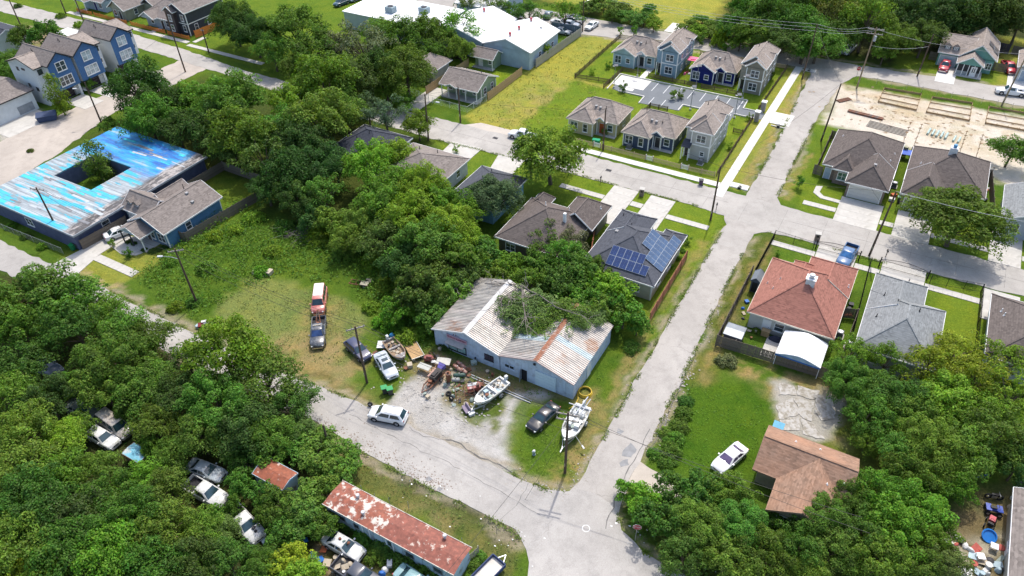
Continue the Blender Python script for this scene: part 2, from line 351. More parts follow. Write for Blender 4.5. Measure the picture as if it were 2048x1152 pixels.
def paintg(P, col, k=1., feather=.8, world=False, patchy=0.):
 P = P if world else W(P); xs = [p[0] for p in P]; ys = [p[1] for p in P]; f = feather + 2
 s = np.where((gx > min(xs) - f) & (gx < max(xs) + f) & (gy > min(ys) - f) & (gy < max(ys) + f))[0]
 if not len(s): return
 ins, d = inpoly(P, wx[s], wy[s]); a = np.clip(.5 + np.where(ins, d, -d) / feather * .5, 0, 1) * k
 if patchy: a = a * np.clip((vnoise(gx[s], gy[s], patchy, 17) * .6 + vnoise(gx[s], gy[s], patchy * .35, 18) * .4 - .35) * 4, 0, 1)
 tint[s] = tint[s] * (1 - a[:, None]) + np.array(col) * a[:, None]
def line(P, wd, col=None, k=.7, depth=0., world=False):
 P = P if world else W(P)
 for (x0, y0), (x1, y1) in zip(P, P[1:]):
  s = np.where((gx > min(x0, x1) - wd - 1) & (gx < max(x0, x1) + wd + 1) & (gy > min(y0, y1) - wd - 1) & (gy < max(y0, y1) + wd + 1))[0]
  L2 = (x1 - x0) ** 2 + (y1 - y0) ** 2 or 1e-9
  for X, Y, mode in ((wx, wy, 0), (gx, gy, 1)):
   tt = np.clip(((X[s] - x0) * (x1 - x0) + (Y[s] - y0) * (y1 - y0)) / L2, 0, 1); d = np.hypot(X[s] - x0 - tt * (x1 - x0), Y[s] - y0 - tt * (y1 - y0))
   a = np.clip(1 - d / wd, 0, 1)
   if mode == 0 and col: tint[s] = tint[s] * (1 - (a * k)[:, None]) + np.array(col) * (a * k)[:, None]
   if mode == 1 and depth: gz[s] = np.minimum(gz[s], -.02 - depth * a)
R_ = lambda x0, x1, y0, y1: [(x0, y0), (x1, y0), (x1, y1), (x0, y1)]
# far blocks and woods
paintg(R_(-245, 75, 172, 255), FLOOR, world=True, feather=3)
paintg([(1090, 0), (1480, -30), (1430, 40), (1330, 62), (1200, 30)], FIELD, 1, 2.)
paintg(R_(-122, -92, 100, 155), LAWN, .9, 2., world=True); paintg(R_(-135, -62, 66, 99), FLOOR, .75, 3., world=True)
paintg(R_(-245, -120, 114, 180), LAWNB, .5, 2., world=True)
paintg([(925, 235), (1012, 270), (1140, 240), (1240, 168), (1150, 155), (1250, 75), (1168, 70), (1060, 128)], FIELD, 1, .8)
paintg([(1150, 156), (1248, 72), (1330, 88), (1290, 160), (1240, 170)], LAWNB, 1, .6)
paintg([(1100, 150), (1230, 185), (1120, 250), (980, 240)], DRY, .45, 3, patchy=3.)
paintg(R_(-62.6, -24, 109, 134), LAWNB, 1, .5, world=True); paintg(R_(-50, -19, 136, 161), LAWNB, 1, .5, world=True)
paintg(R_(-24.5, -19, 108, 161), FIELD, .8, .6, world=True); line([(-19.6, 110), (-19.6, 158)], 1.1, DRY, .7, .12, world=True)
paintg(R_(-13.4, -9, 108, 142), LAWNB, .6, .8, world=True); line([(-12, 109), (-12, 126)], .7, DRY, .6, 0., world=True)
paintg(R_(-9.5, 26, 108, 118), LAWNB, .7, .5, world=True)
paintg([(1676, 165), (1790, 190), (2060, 235), (2060, 400), (1930, 325), (1800, 288), (1690, 258), (1650, 250)], PALE, 1, 1.)
paintg([(1690, 175), (1860, 200), (1850, 240), (1690, 235)], (.42, .33, .20), .5, 2, patchy=2.5); paintg([(1750, 185), (2040, 240), (2040, 330), (1900, 290), (1760, 235)], (.44, .37, .24), .5, 1.5, patchy=2.)
paintg([(1650, 150), (1790, 165), (1780, 182), (1690, 175)], LAWN, .9, .8)
paintg([(1790, 100), (2048, 130), (2048, 178), (1790, 148)], LAWNB, .9, 1.); paintg(R_(15, 24, 172, 200), FIELD, .8, 1, world=True)
# the block in the middle
paintg([(860, 280), (1000, 300), (1170, 350), (1440, 415), (1455, 450), (1290, 700), (1230, 700), (1290, 560), (1180, 470), (930, 360)], LAWNB, .85, .8)
paintg(R_(-60, -19.5, 90, 101), LAWNB, .6, .8, world=True)
line([(-20.4, 60), (-20.2, 92)], .9, DRY, .55, .22, world=True)
paintg([(1040, 360), (1250, 420), (1200, 470), (1020, 430)], LAWN, .8, 1.)
paintg(R_(-86, -74, 123.6, 130), (.15, .22, .02), 1, .4, world=True)
# meadow beside the workshop
paintg([(250, 545), (380, 500), (560, 470), (760, 520), (860, 640), (840, 720), (700, 700), (430, 650)], LAWN, 1, 1.2)
paintg([(300, 480), (480, 395), (700, 470), (850, 560), (820, 640), (700, 560), (540, 560), (440, 600), (370, 640), (300, 610)], WEED, .8, 1.5, patchy=2.)
paintg([(500, 552), (600, 570), (700, 600), (735, 640), (700, 690), (720, 770), (800, 800), (735, 815), (500, 720), (420, 660), (440, 610)], MOWN, 1, .8)
paintg([(500, 690), (640, 660), (720, 660), (760, 760), (800, 800), (735, 812), (600, 760), (500, 715)], DRY, .75, 1.5, patchy=2.2)
paintg([(600, 600), (680, 600), (680, 760), (590, 740)], DRY, .5, 1., patchy=1.5); paintg([(690, 560), (760, 640), (800, 700), (850, 690), (830, 620)], WEED, .7, 1.)
line([(560, 690), (620, 745), (740, 795)], .5, FLOOR, .5, .15)
# workshop yard
paintg([(800, 720), (880, 700), (1000, 748), (1150, 800), (1080, 800), (1020, 790), (900, 830), (840, 790)], (.20, .17, .10), .9, 1.)
paintg([(770, 800), (830, 760), (880, 740), (930, 745), (880, 800), (960, 850), (1010, 865), (1025, 940), (940, 930), (820, 860)], GRAVEL, 1, .6)
paintg([(840, 740), (880, 715), (900, 745), (860, 775)], (.40, .29, .19), 1, .5); paintg([(985, 850), (1040, 780), (1055, 800), (1010, 900)], GRAVEL, 1, .5)
paintg([(1035, 870), (1055, 800), (1170, 800), (1190, 850), (1170, 930), (1130, 985), (1080, 975), (1025, 940), (1015, 900)], LAWN, 1, .5)
paintg([(1150, 790), (1190, 770), (1200, 810), (1165, 860)], DRY, .8, 1.); paintg([(1150, 880), (1185, 850), (1195, 900), (1130, 985), (1080, 975)], DRY, .6, .8, patchy=1.2)
paintg([(740, 745), (800, 765), (790, 800), (745, 800)], LAWN, .8, .6); line([(-19.7, 46), (-19.7, 65)], .8, DRY, .65, .1, world=True)
FC = [(-43.4, 40.8), (-43.2, 46.6), (-38.6, 47.8), (-36.2, 44.8), (-33.2, 45.1), (-30.6, 48.6), (-29.4, 52.8), (-27.0, 52.8), (-27.5, 46.5), (-26.2, 43.6), (-24.7, 40.8)]
paintg(FC, (.49, .47, .44), 1, .45, world=True); paintg(FC, (.37, .35, .32), .7, .6, world=True, patchy=1.6); paintg([(895, 815), (960, 832), (1000, 800), (1012, 800), (985, 868), (930, 850)], (.10, .135, .03), .95, .5, patchy=1.4); paintg([(1012, 850), (1040, 800), (1100, 805), (1060, 860), (1030, 940), (1012, 900)], LAWN, .9, .5)
# woods and junkyard, lower left
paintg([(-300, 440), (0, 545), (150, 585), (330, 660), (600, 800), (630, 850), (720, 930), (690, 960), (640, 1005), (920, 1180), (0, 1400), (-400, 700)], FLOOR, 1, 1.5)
paintg([(560, 1085), (640, 1075), (800, 1160), (560, 1200), (500, 1120)], DIRT, .9, 1., patchy=1.5)
paintg([(725, 915), (850, 975), (1000, 1045), (1040, 1075), (1045, 1180), (960, 1160), (940, 1085), (690, 955)], (.105, .125, .04), 1, .5)
paintg([(760, 960), (900, 1040), (1000, 1110), (960, 1110), (760, 1000)], DRY, .5, 1., patchy=1.2); line([(735, 925), (850, 985), (930, 1025), (1020, 1075)], .55, FLOOR, .75, .3)
paintg(R_(-130, -103, 38, 46), LAWN, 1, .8, world=True); paintg(R_(-104, -91, 41, 52), FIELD, .75, .8, world=True); paintg(R_(-104, -88, 52, 72), LAWNB, .55, .8, world=True)
line([(-98.5, 42.6), (-90, 42.3)], .5, DIRT, .8, .2, world=True)
# east side lots
paintg(R_(-13.6, 30, 45, 100), LAWN, .6, 1, world=True); paintg(R_(-13.8, -10, 62, 99), (.10, .13, .03), 1, .8, world=True)
line([(-11.8, 60), (-11.6, 96)], .8, DRY, .6, .12, world=True); paintg(R_(-9.5, 30, 92, 99.5), LAWNB, .4, .5, world=True)
paintg(R_(12, 18, 77, 99), LAWNB, .8, .6, world=True)
paintg([(1370, 760), (1480, 770), (1545, 790), (1540, 860), (1520, 930), (1480, 980), (1320, 940), (1300, 900)], (.058, .125, .012), 1, .8)
paintg([(1440, 705), (1660, 765), (1700, 820), (1560, 800), (1480, 750)], DRY, .85, 1., patchy=1.6); paintg([(1540, 770), (1700, 790), (1700, 890), (1560, 860)], (.36, .31, .24), .9, .8, patchy=1.5)
paintg(R_(0, 12, 58, 70), (.14, .15, .04), .6, 1., world=True)
paintg([(1545, 758), (1685, 792), (1680, 845), (1655, 888), (1560, 866)], (.40, .375, .33), .9, .5)
paintg([(1285, 930), (1330, 890), (1380, 780), (1350, 790), (1290, 910)], WEED, .8, .8); paintg([(1850, 1010), (2048, 960), (2100, 1200), (1850, 1200)], (.16, .13, .08), .9, 1.5); paintg([(1880, 1070), (2010, 1080), (2010, 1170), (1880, 1170)], (.48, .45, .36), .8, 1., patchy=1.)
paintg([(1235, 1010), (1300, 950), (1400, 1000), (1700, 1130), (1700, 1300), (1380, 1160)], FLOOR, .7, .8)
# loose gravel and dust along the road edges
for L, wd in (([(-100, 41.2), (-54, 41.3), (-45, 41.9), (-25, 41.8), (-19.2, 42.6)], .9), ([(-100, 36), (-50, 36.5), (-41, 35.6), (-22, 35.4), (-19.4, 34)], .9), ([(-18.4, 43), (-18.6, 76), (-18.7, 98)], .7), ([(-13.2, 43), (-13.3, 58), (-13.9, 78), (-14, 97)], .8), ([(-18.2, 108), (-18.6, 142), (-19.3, 160)], .6), ([(-13.3, 109), (-13.6, 140), (-12.4, 158)], .8), ([(-22, 161.6), (-62, 159), (-80, 155.6)], 1.2), ([(-12, 163.2), (22, 162.8), (60, 165)], 1.2), ([(-60, 168), (20, 171.4)], .8), ([(-12.6, 42), (-8.8, 39.9), (10, 39.6)], .6)): line(L, wd, (.34, .295, .225), .85, world=True)
# left: townhouse block
paintg(R_(-170, -140, 64, 101), LAWN, .7, 1, world=True); paintg(R_(-245, -120, 108, 112), LAWNB, .6, 1, world=True); paintg(R_(-200, -165, 92, 101), (.34, .27, .19), .9, 2, world=True, patchy=3)
paintg([(0, 255), (60, 215), (110, 235), (90, 280), (0, 330)], (.42, .39, .34), 1, .8)

gz[(gx < GX0 + 1) | (gx > GX1 - 1) | (gy < GY0 + 1) | (gy > GY1 - 1)] = 0
_v = np.stack([gx, gy, gz], 1); _far = np.array([(-4000, -4000, 0), (4000, -4000, 0), (4000, 4000, 0), (-4000, 4000, 0)], float); nv = len(_v)
ii = np.arange(_nx * _ny).reshape(_nx, _ny); q = np.stack([ii[:-1, :-1], ii[1:, :-1], ii[1:, 1:], ii[:-1, 1:]], -1).reshape(-1, 4)
c00, c10, c11, c01 = ii[0, 0], ii[-1, 0], ii[-1, -1], ii[0, -1]
q2 = np.array([(nv, nv + 1, c10, c00), (nv + 1, nv + 2, c11, c10), (nv + 2, nv + 3, c01, c11), (nv + 3, nv, c00, c01)])
allv = np.concatenate([_v, _far]); allq = np.concatenate([q, q2])
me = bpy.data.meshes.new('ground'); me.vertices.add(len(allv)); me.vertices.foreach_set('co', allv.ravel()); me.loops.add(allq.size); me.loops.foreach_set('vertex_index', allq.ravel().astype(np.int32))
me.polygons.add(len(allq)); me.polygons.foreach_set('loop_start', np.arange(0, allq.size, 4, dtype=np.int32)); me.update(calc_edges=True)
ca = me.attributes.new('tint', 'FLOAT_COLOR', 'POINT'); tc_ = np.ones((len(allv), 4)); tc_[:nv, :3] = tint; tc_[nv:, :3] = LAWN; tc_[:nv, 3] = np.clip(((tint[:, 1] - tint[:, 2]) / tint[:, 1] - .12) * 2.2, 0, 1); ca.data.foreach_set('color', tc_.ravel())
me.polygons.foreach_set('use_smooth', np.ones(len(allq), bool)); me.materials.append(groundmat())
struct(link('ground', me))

# ------------------------------------------------------------------ roads, drives and walks
def ragged(P, step=1.2, amp=.18, seed=1):
 r = random.Random(seed); out = []
 for (x0, y0), (x1, y1) in zip(P, P[1:] + P[:1]):
  n = max(1, int(math.hypot(x1 - x0, y1 - y0) / step)); L = math.hypot(x1 - x0, y1 - y0) or 1
  for i in range(n):
   t = i / n; o = (r.random() - .5) * 2 * amp; out.append((x0 + (x1 - x0) * t - (y1 - y0) / L * o, y0 + (y1 - y0) * t + (x1 - x0) / L * o))
 return out
def sheet(name, P, z, m, seed=1, amp=.18, world=True, th=.1):
 P = ragged(P if world else W(P), amp=amp, seed=seed); c = (sum(p[0] for p in P) / len(P), sum(p[1] for p in P) / len(P), 0)
 return struct(MB(c).prism(P, -th, z).build(name, m, loc=c))
ROADA = roadmat('worn_chipseal_road', (.39, .365, .335), .6, .7); ROADB = roadmat('pale_concrete_road', (.40, .378, .348), .5, .65); ROADC = roadmat('grey_patched_road', (.39, .37, .345), .6, .75)
sheet('road', [(-18.4, 41.4), (-18.1, 47), (-18.3, 52), (-18.4, 63), (-18.6, 76), (-18.5, 98), (-19.6, 100.6), (-12.0, 99.4), (-14.1, 97.6), (-14, 78), (-13.5, 66), (-13.4, 58), (-13.4, 47), (-12.9, 42.5), (-11.8, 40.7)], .022, ROADA, 2)
sheet('road', [(-18.1, 107.2), (-18.0, 124), (-18.6, 142), (-19.2, 160), (-20.6, 162), (-10.4, 163), (-12.6, 158), (-13.7, 140), (-13.6, 126), (-13.4, 109.4), (-12.2, 107.2)], .022, ROADA, 3)
sheet('road', [(-245, 108.6), (-175, 108.9), (-150, 107.5), (-130, 105.6), (-110, 105.5), (-80, 106.5), (-50, 107.2), (-12, 107.3), (22, 107.0), (75, 107.0), (75, 100.6), (22, 100.6), (5, 99.6), (-12, 99.3), (-24, 100.8), (-60, 100.1), (-75, 99.3), (-110, 100.4), (-130, 102), (-160, 103.2), (-202, 103.0), (-245, 103.2)], .030, ROADB, 4)
sheet('road', [(-140, 40.6), (-98, 41.0), (-70, 40.5), (-54, 41.0), (-45.3, 41.6), (-25.3, 41.5), (-20.8, 41.3), (-18.9, 42.4), (-17.6, 43.5), (-13.2, 43.2), (-12.4, 41.2), (-9, 39.7), (-4, 39.4), (40, 39.4), (40, 33.0), (-12, 32.6), (-17.5, 28), (-17.8, 32), (-19.3, 34.3), (-21.4, 35.6), (-32, 35.7), (-41, 35.9), (-50, 36.8), (-70, 36.4), (-140, 36.2)], .026, ROADC, 5, .2)
sheet('road', [(-120, 168.2), (-77, 167.7), (-50, 167.8), (-13, 168.6), (20, 171.2), (75, 174), (75, 166.5), (20, 163), (-7, 163.4), (-22, 161.8), (-54, 161), (-62, 159.2), (-71, 157.8), (-80, 156), (-120, 155.5)], .018, ROADA, 6, .3)
sheet('road', [(-147.5, 40.8), (-147.5, 64), (-147.3, 84), (-146.5, 103.5), (-137.6, 103.5), (-138, 78), (-133.5, 62), (-131.5, 50), (-131.5, 40.8)], .014, roadmat('dusty_side_road', (.44, .39, .34), .4, .6), 7, .35)
def slabs(name, x0, x1, y0, y1, n, axis, m=CONC, z=.055, gap=.02):
 """a poured walk or drive: one slab object per pour, joints open between them"""
 cx, cy = (x0 + x1) / 2, (y0 + y1) / 2; e = bpy.data.objects.new(name, None); COL.objects.link(e); e.location = (cx, cy, 0); struct(e)
 L = ((x1 - x0) if axis == 'x' else (y1 - y0)) / n; wd = (y1 - y0) if axis == 'x' else (x1 - x0)
 a, b = (L / 2 - gap / 2, wd / 2) if axis == 'x' else (wd / 2, L / 2 - gap / 2); me = MB().box(-a, a, -b, b, -.1, z).mesh('slab', m)
 for i in range(n):
  t = -(L * n) / 2 + L * (i + .5); link('slab', me, e, (t, 0, RND.uniform(-.004, .004)) if axis == 'x' else (0, t, RND.uniform(-.004, .004)))
 return e
def pslab(name, P, m=CONC, z=.05, world=False):
 P = P if world else W(P); c = (sum(p[0] for p in P) / len(P), sum(p[1] for p in P) / len(P), 0)
 return struct(MB(c).prism(P, -.1, z).build(name, m, loc=c))
slabs('sidewalk', -22.8, -21.3, 105.2, 162, 36, 'y', CONCN)
slabs('sidewalk', -52, -22.85, 108.0, 109.4, 20, 'x', CONCN); slabs('sidewalk', -21.25, -18.3, 109.0, 110.6, 2, 'x', CONCN)
slabs('driveway_apron', -21.25, -17.6, 134.2, 139.0, 2, 'x', CONCN, .058); slabs('sidewalk', -20.8, -18.4, 160.6, 162.0, 2, 'x', CONCN)
# drives and walks of the middle block
slabs('driveway', -31.8, -27.6, 90.8, 100.4, 5, 'y'); slabs('driveway', -38.4, -34.0, 89.6, 100.4, 5, 'y')
slabs('sidewalk', -33.9, -31.9, 96.0, 97.3, 2, 'x'); slabs('sidewalk', -46.5, -38.5, 95.6, 96.8, 6, 'x'); slabs('sidewalk', -27.5, -20.6, 95.2, 96.4, 5, 'x')
pslab('driveway', [(905, 283), (965, 297), (915, 340), (862, 325)]); pslab('driveway', [(998, 308), (1048, 322), (1010, 372), (975, 345)])
# drives east of the crossroads
slabs('driveway', -4.2, 2.2, 106.9, 114.6, 4, 'y'); slabs('driveway', 4.4, 9.6, 106.9, 114.8, 4, 'y'); slabs('driveway', 17.6, 21.8, 107.0, 116, 4, 'y')
slabs('sidewalk', -9.4, -4.3, 109.4, 110.6, 4, 'x'); slabs('sidewalk', 2.3, 4.3, 109.2, 110.4, 2, 'x'); slabs('sidewalk', 9.7, 17.5, 109.2, 110.4, 6, 'x'); slabs('sidewalk', 21.9, 27, 109.2, 110.4, 4, 'x')
pslab('front_walk', [(-7.6, 116.2), (-8.6, 115.8), (-8.6, 113.6), (-7.2, 112.4), (-4.2, 112.3), (-4.2, 113.2), (-6.9, 113.3), (-7.7, 114.2)], world=True)
slabs('driveway', -4.6, .8, 91.8, 99.5, 4, 'y'); slabs('driveway', 4.4, 10.2, 92.5, 99.8, 4, 'y'); slabs('sidewalk', -11, -4.7, 96.2, 97.4, 5, 'x'); slabs('sidewalk', .9, 4.3, 96.2, 97.4, 3, 'x'); slabs('sidewalk', 10.3, 17.4, 96.0, 97.2, 6, 'x')
slabs('driveway', 17.5, 22, 93, 100, 3, 'y')
slabs('driveway', 4.0, 7.6, 167.5, 176.3, 3, 'y', CONCN); slabs('driveway', 17, 21.5, 168, 178, 3, 'y', CONCN)
# blue house, townhouses
pslab('driveway', [(-104.2, 40.8), (-98.7, 40.9), (-100.0, 46.2), (-99.9, 52.4), (-103.4, 52.4), (-103.4, 46.6)], CONC, world=True)
slabs('front_walk', -99.8, -91, 44.6, 46.0, 5, 'x'); pslab('patio', [(-99.8, 48.1), (-97.2, 47.6), (-94.8, 48.4), (-94.2, 50.0), (-96, 51.5), (-99.8, 51.5)], CONC, .052, world=True)
for i, (a, b) in enumerate(((76.6, 81.0), (82.6, 87.2), (91.2, 95.6))): slabs('driveway', -151.5, -144.6, a, b, 3, 'x', CONC, .056)
slabs('sidewalk', -175, -153, 110.4, 111.6, 16, 'x'); slabs('sidewalk', -198, -176, 110.4, 111.6, 16, 'x'); slabs('sidewalk', -152, -128, 109.4, 110.6, 18, 'x')
for k in range(4): pslab('front_walk', R_(-196 + k * 14.5, -194.8 + k * 14.5, 111.7, 115), CONC, .05, True)
pslab('forecourt', R_(-154, -147.5, 62, 72), CONC, .02, True)
# green house drive, broken slab behind the red-roofed house, worn gravel drive beside the lawn
pslab('driveway', [(-87.4, 107.0), (-83.8, 106.8), (-83.6, 117.8), (-87.4, 117.8)], CONC, .045, True)
pslab('road_shoulder', [(-73, 106.3), (-56, 106.8), (-58.5, 109.2), (-70, 108.9)], roadmat('sandy_shoulder', (.50, .45, .39), .2, .4), .012, True)
BROKE = mat('old_broken_concrete', (.42, .40, .365), .9, var=.2, dirt=(.25, .225, .18), dirtamt=.65, dscale=1.3)
e = bpy.data.objects.new('old_concrete_pad', None); COL.objects.link(e); e.location = G(1615, 820); struct(e)
for k, P in enumerate(([(1552, 812), (1585, 795), (1598, 830), (1560, 838)], [(1588, 795), (1628, 804), (1622, 845), (1600, 832)], [(1560, 842), (1598, 834), (1600, 862), (1568, 860)], [(1603, 836), (1625, 848), (1650, 880), (1606, 868)], [(1560, 765), (1590, 772), (1592, 790), (1556, 790)], [(1632, 790), (1668, 800), (1670, 838), (1640, 842), (1630, 820)], [(1595, 772), (1640, 782), (1628, 800), (1594, 790)])):
 cx_ = [sum(q[i] for q in P) / len(P) for i in (0, 1)]; P = [(cx_[0] + (q[0] - cx_[0]) * .99, cx_[1] + (q[1] - cx_[1]) * .99) for q in P]; MB(e.location).prism(ragged(W(P), .4, .14, k), -.05, .03 + k * .003).build('slab', BROKE, e)
sheet('driveway', [(-13.5, 46.3), (-13.4, 49.5), (-10.5, 49.3), (-6, 49.0), (-6, 46.6), (-10, 46.4)], .010, roadmat('worn_gravel_drive', (.46, .41, .35), .2, .5), 11, .3)
pslab('patio', [(-6.2, 72.3), (-4.5, 72.3), (-4.5, 76.3), (-6.2, 76.3)], CONC, .04, True)
slabs('field_drive', -55, -51, 168, 174, 2, 'y', CONCN, .04)
# parking court of the cottages
LOT = roadmat('blue_grey_asphalt', (.175, .19, .205), .3, .3)
lot = sheet('parking_court', [(-53.6, 134.2), (-53.9, 140.9), (-27.6, 140.9), (-27.3, 137.4), (-22.9, 137.4), (-22.9, 134.7), (-28.0, 134.7), (-28.0, 131.4), (-33.6, 131.2), (-33.6, 133.5), (-38, 133.5), (-38, 131), (-46.4, 130.6), (-46.5, 133.4), (-52, 133.6)], .022, LOT, 12, .02)
pslab('parking_pad', R_(-54.4, -47.6, 136.2, 141.0), CONCN, .035, True); slabs('front_walk', -50.6, -49.4, 141.1, 146, 3, 'y', CONCN)
kb = [[(-55, 141.3), (-27.4, 141.3)], [(-27.4, 141.3), (-27.2, 137.6)], [(-27.2, 137.6), (-23.4, 137.6)], [(-23.4, 134.5), (-28.2, 134.5)], [(-54.8, 141.3), (-54.4, 133.4)], [(-52, 133.6), (-46.3, 133.6)], [(-46.3, 133.6), (-46.2, 130.4)], [(-38.2, 131), (-38.2, 133.7)], [(-38.2, 133.7), (-33.4, 133.7)], [(-33.4, 133.7), (-33.4, 131)]]
for a, b in kb: struct(MB(((a[0] + b[0]) / 2, (a[1] + b[1]) / 2, 0)).bar((*a, .05), (*b, .05), .18, .28).build('kerb', CONCN, loc=((a[0] + b[0]) / 2, (a[1] + b[1]) / 2, 0)))
LINE = mat('white_road_paint', (.75, .75, .73), .7, var=.12)
for i in range(8): struct(MB((-46 + i * 2.55, 138.6, 0)).box(-46.05 + i * 2.55, -45.95 + i * 2.55, 136.8, 141.0, .024, .028).build('parking_line', LINE, loc=(-46 + i * 2.55, 138.6, 0)))
for i, x in enumerate((-44.4, -41.9, -31, -28.6)): struct(MB((x, 132.5, 0)).box(x - .05, x + .05, 131.2, 134.2, .024, .028).build('parking_line', LINE, loc=(x, 132.5, 0)))
for x, y in ((-50.3, 135.4), (-29.6, 135.4)): struct(MB((x, y, 0)).box(x - .9, x + .9, y - .6, y + .6, .024, .034).build('drain_grate_surround', CONCN, loc=(x, y, 0)))
for x, y in ((-64.5, 105.0), (-41.2, 104.3), (-47.6, 105.4), (-19.4, 136.5)):
 o = MB((x, y, 0)).box(x - .5, x + .5, y - .35, y + .35, .031, .045)
 for k in range(5): o.box(x - .42, x + .42, y - .3 + k * .13, y - .25 + k * .13, .045, .06)
 struct(o.build('storm_drain_grate', DARKM, loc=(x, y, 0)))
struct(MB().torus((0, 0, 0), .38, .03, 'Z', 20, 4, .2).build('manhole_ring', LINE, loc=(*G(1172, 1057)[:2], .03)))
PATCH = mat('dark_asphalt_patch', (.24, .24, .24), .9, var=.2)
for k, P in enumerate(([(1247, 902), (1262, 885), (1274, 900), (1262, 915), (1245, 912)], [(1238, 925), (1255, 918), (1258, 930), (1242, 934)], [(1235, 858), (1247, 862), (1240, 870), (1232, 866)], [(878, 973), (886, 977), (880, 984), (874, 980)], [(850, 955), (860, 952), (866, 960), (852, 964)])):
 Pw = ragged(W(P), .4, .12, k); c = (sum(p[0] for p in Pw) / len(Pw), sum(p[1] for p in Pw) / len(Pw), 0); struct(MB(c).prism(Pw, .02, .033).build('road_patch', PATCH, loc=c))

TAR = mat('tar_seam', (.13, .125, .12), .8, var=.2)
def seam(P, wd, z, seed, world=False, m=None, amp=.12):
 """crack or joint in the paving, a thin ragged strip"""
 P = P if world else W(P); r = random.Random(seed); Q = []
 for a, b in zip(P, P[1:]):
  n = max(1, int(math.hypot(b[0] - a[0], b[1] - a[1]) / .8)); Q += [(a[0] + (b[0] - a[0]) * i / n + r.gauss(0, amp), a[1] + (b[1] - a[1]) * i / n + r.gauss(0, amp)) for i in range(n)]
 Q.append(P[-1]); b_ = MB((*Q[0], 0))
 for a, b in zip(Q, Q[1:]):
  L = math.hypot(b[0] - a[0], b[1] - a[1]) or 1; k = wd * r.uniform(.4, 1.3) / 2; nx_, ny_ = -(b[1] - a[1]) / L * k, (b[0] - a[0]) / L * k; b_.add([(a[0] - nx_, a[1] - ny_, z), (b[0] - nx_, b[1] - ny_, z), (b[0] + nx_, b[1] + ny_, z), (a[0] + nx_, a[1] + ny_, z)], [(0, 1, 2, 3)])
 struct(b_.build('road_seam', m or TAR, loc=(*Q[0], 0)))
seam([(815, 855), (850, 872), (905, 882), (960, 915), (1000, 930), (1022, 944)], .09, .031, 1); seam([(1322, 866), (1346, 808), (1372, 745)], .1, .027, 2); seam([(1210, 1060), (1228, 1000), (1262, 935), (1300, 858)], .1, .032, 3); seam([(1298, 905), (1330, 835), (1366, 765)], .07, .027, 4); seam([(1060, 965), (1030, 1010), (1000, 1040)], .06, .031, 5); seam([(700, 830), (820, 890), (960, 960), (1080, 1030)], .05, .031, 9)
JT = mat('paving_joint', (.2, .19, .18), .9); seam([(-110, 103.1), (-60, 103.4), (-20, 104.2)], .07, .034, 6, True, JT, .02); seam([(-12, 103.4), (20, 104), (60, 104)], .07, .034, 7, True, JT, .02)
for k in range(22): x = -104 + k * 6.2; seam([(x, 101.2 if x < -24 or x > 5 else 100.2), (x, 106.4)], .04, .0345, 30 + k, True, JT, .015)
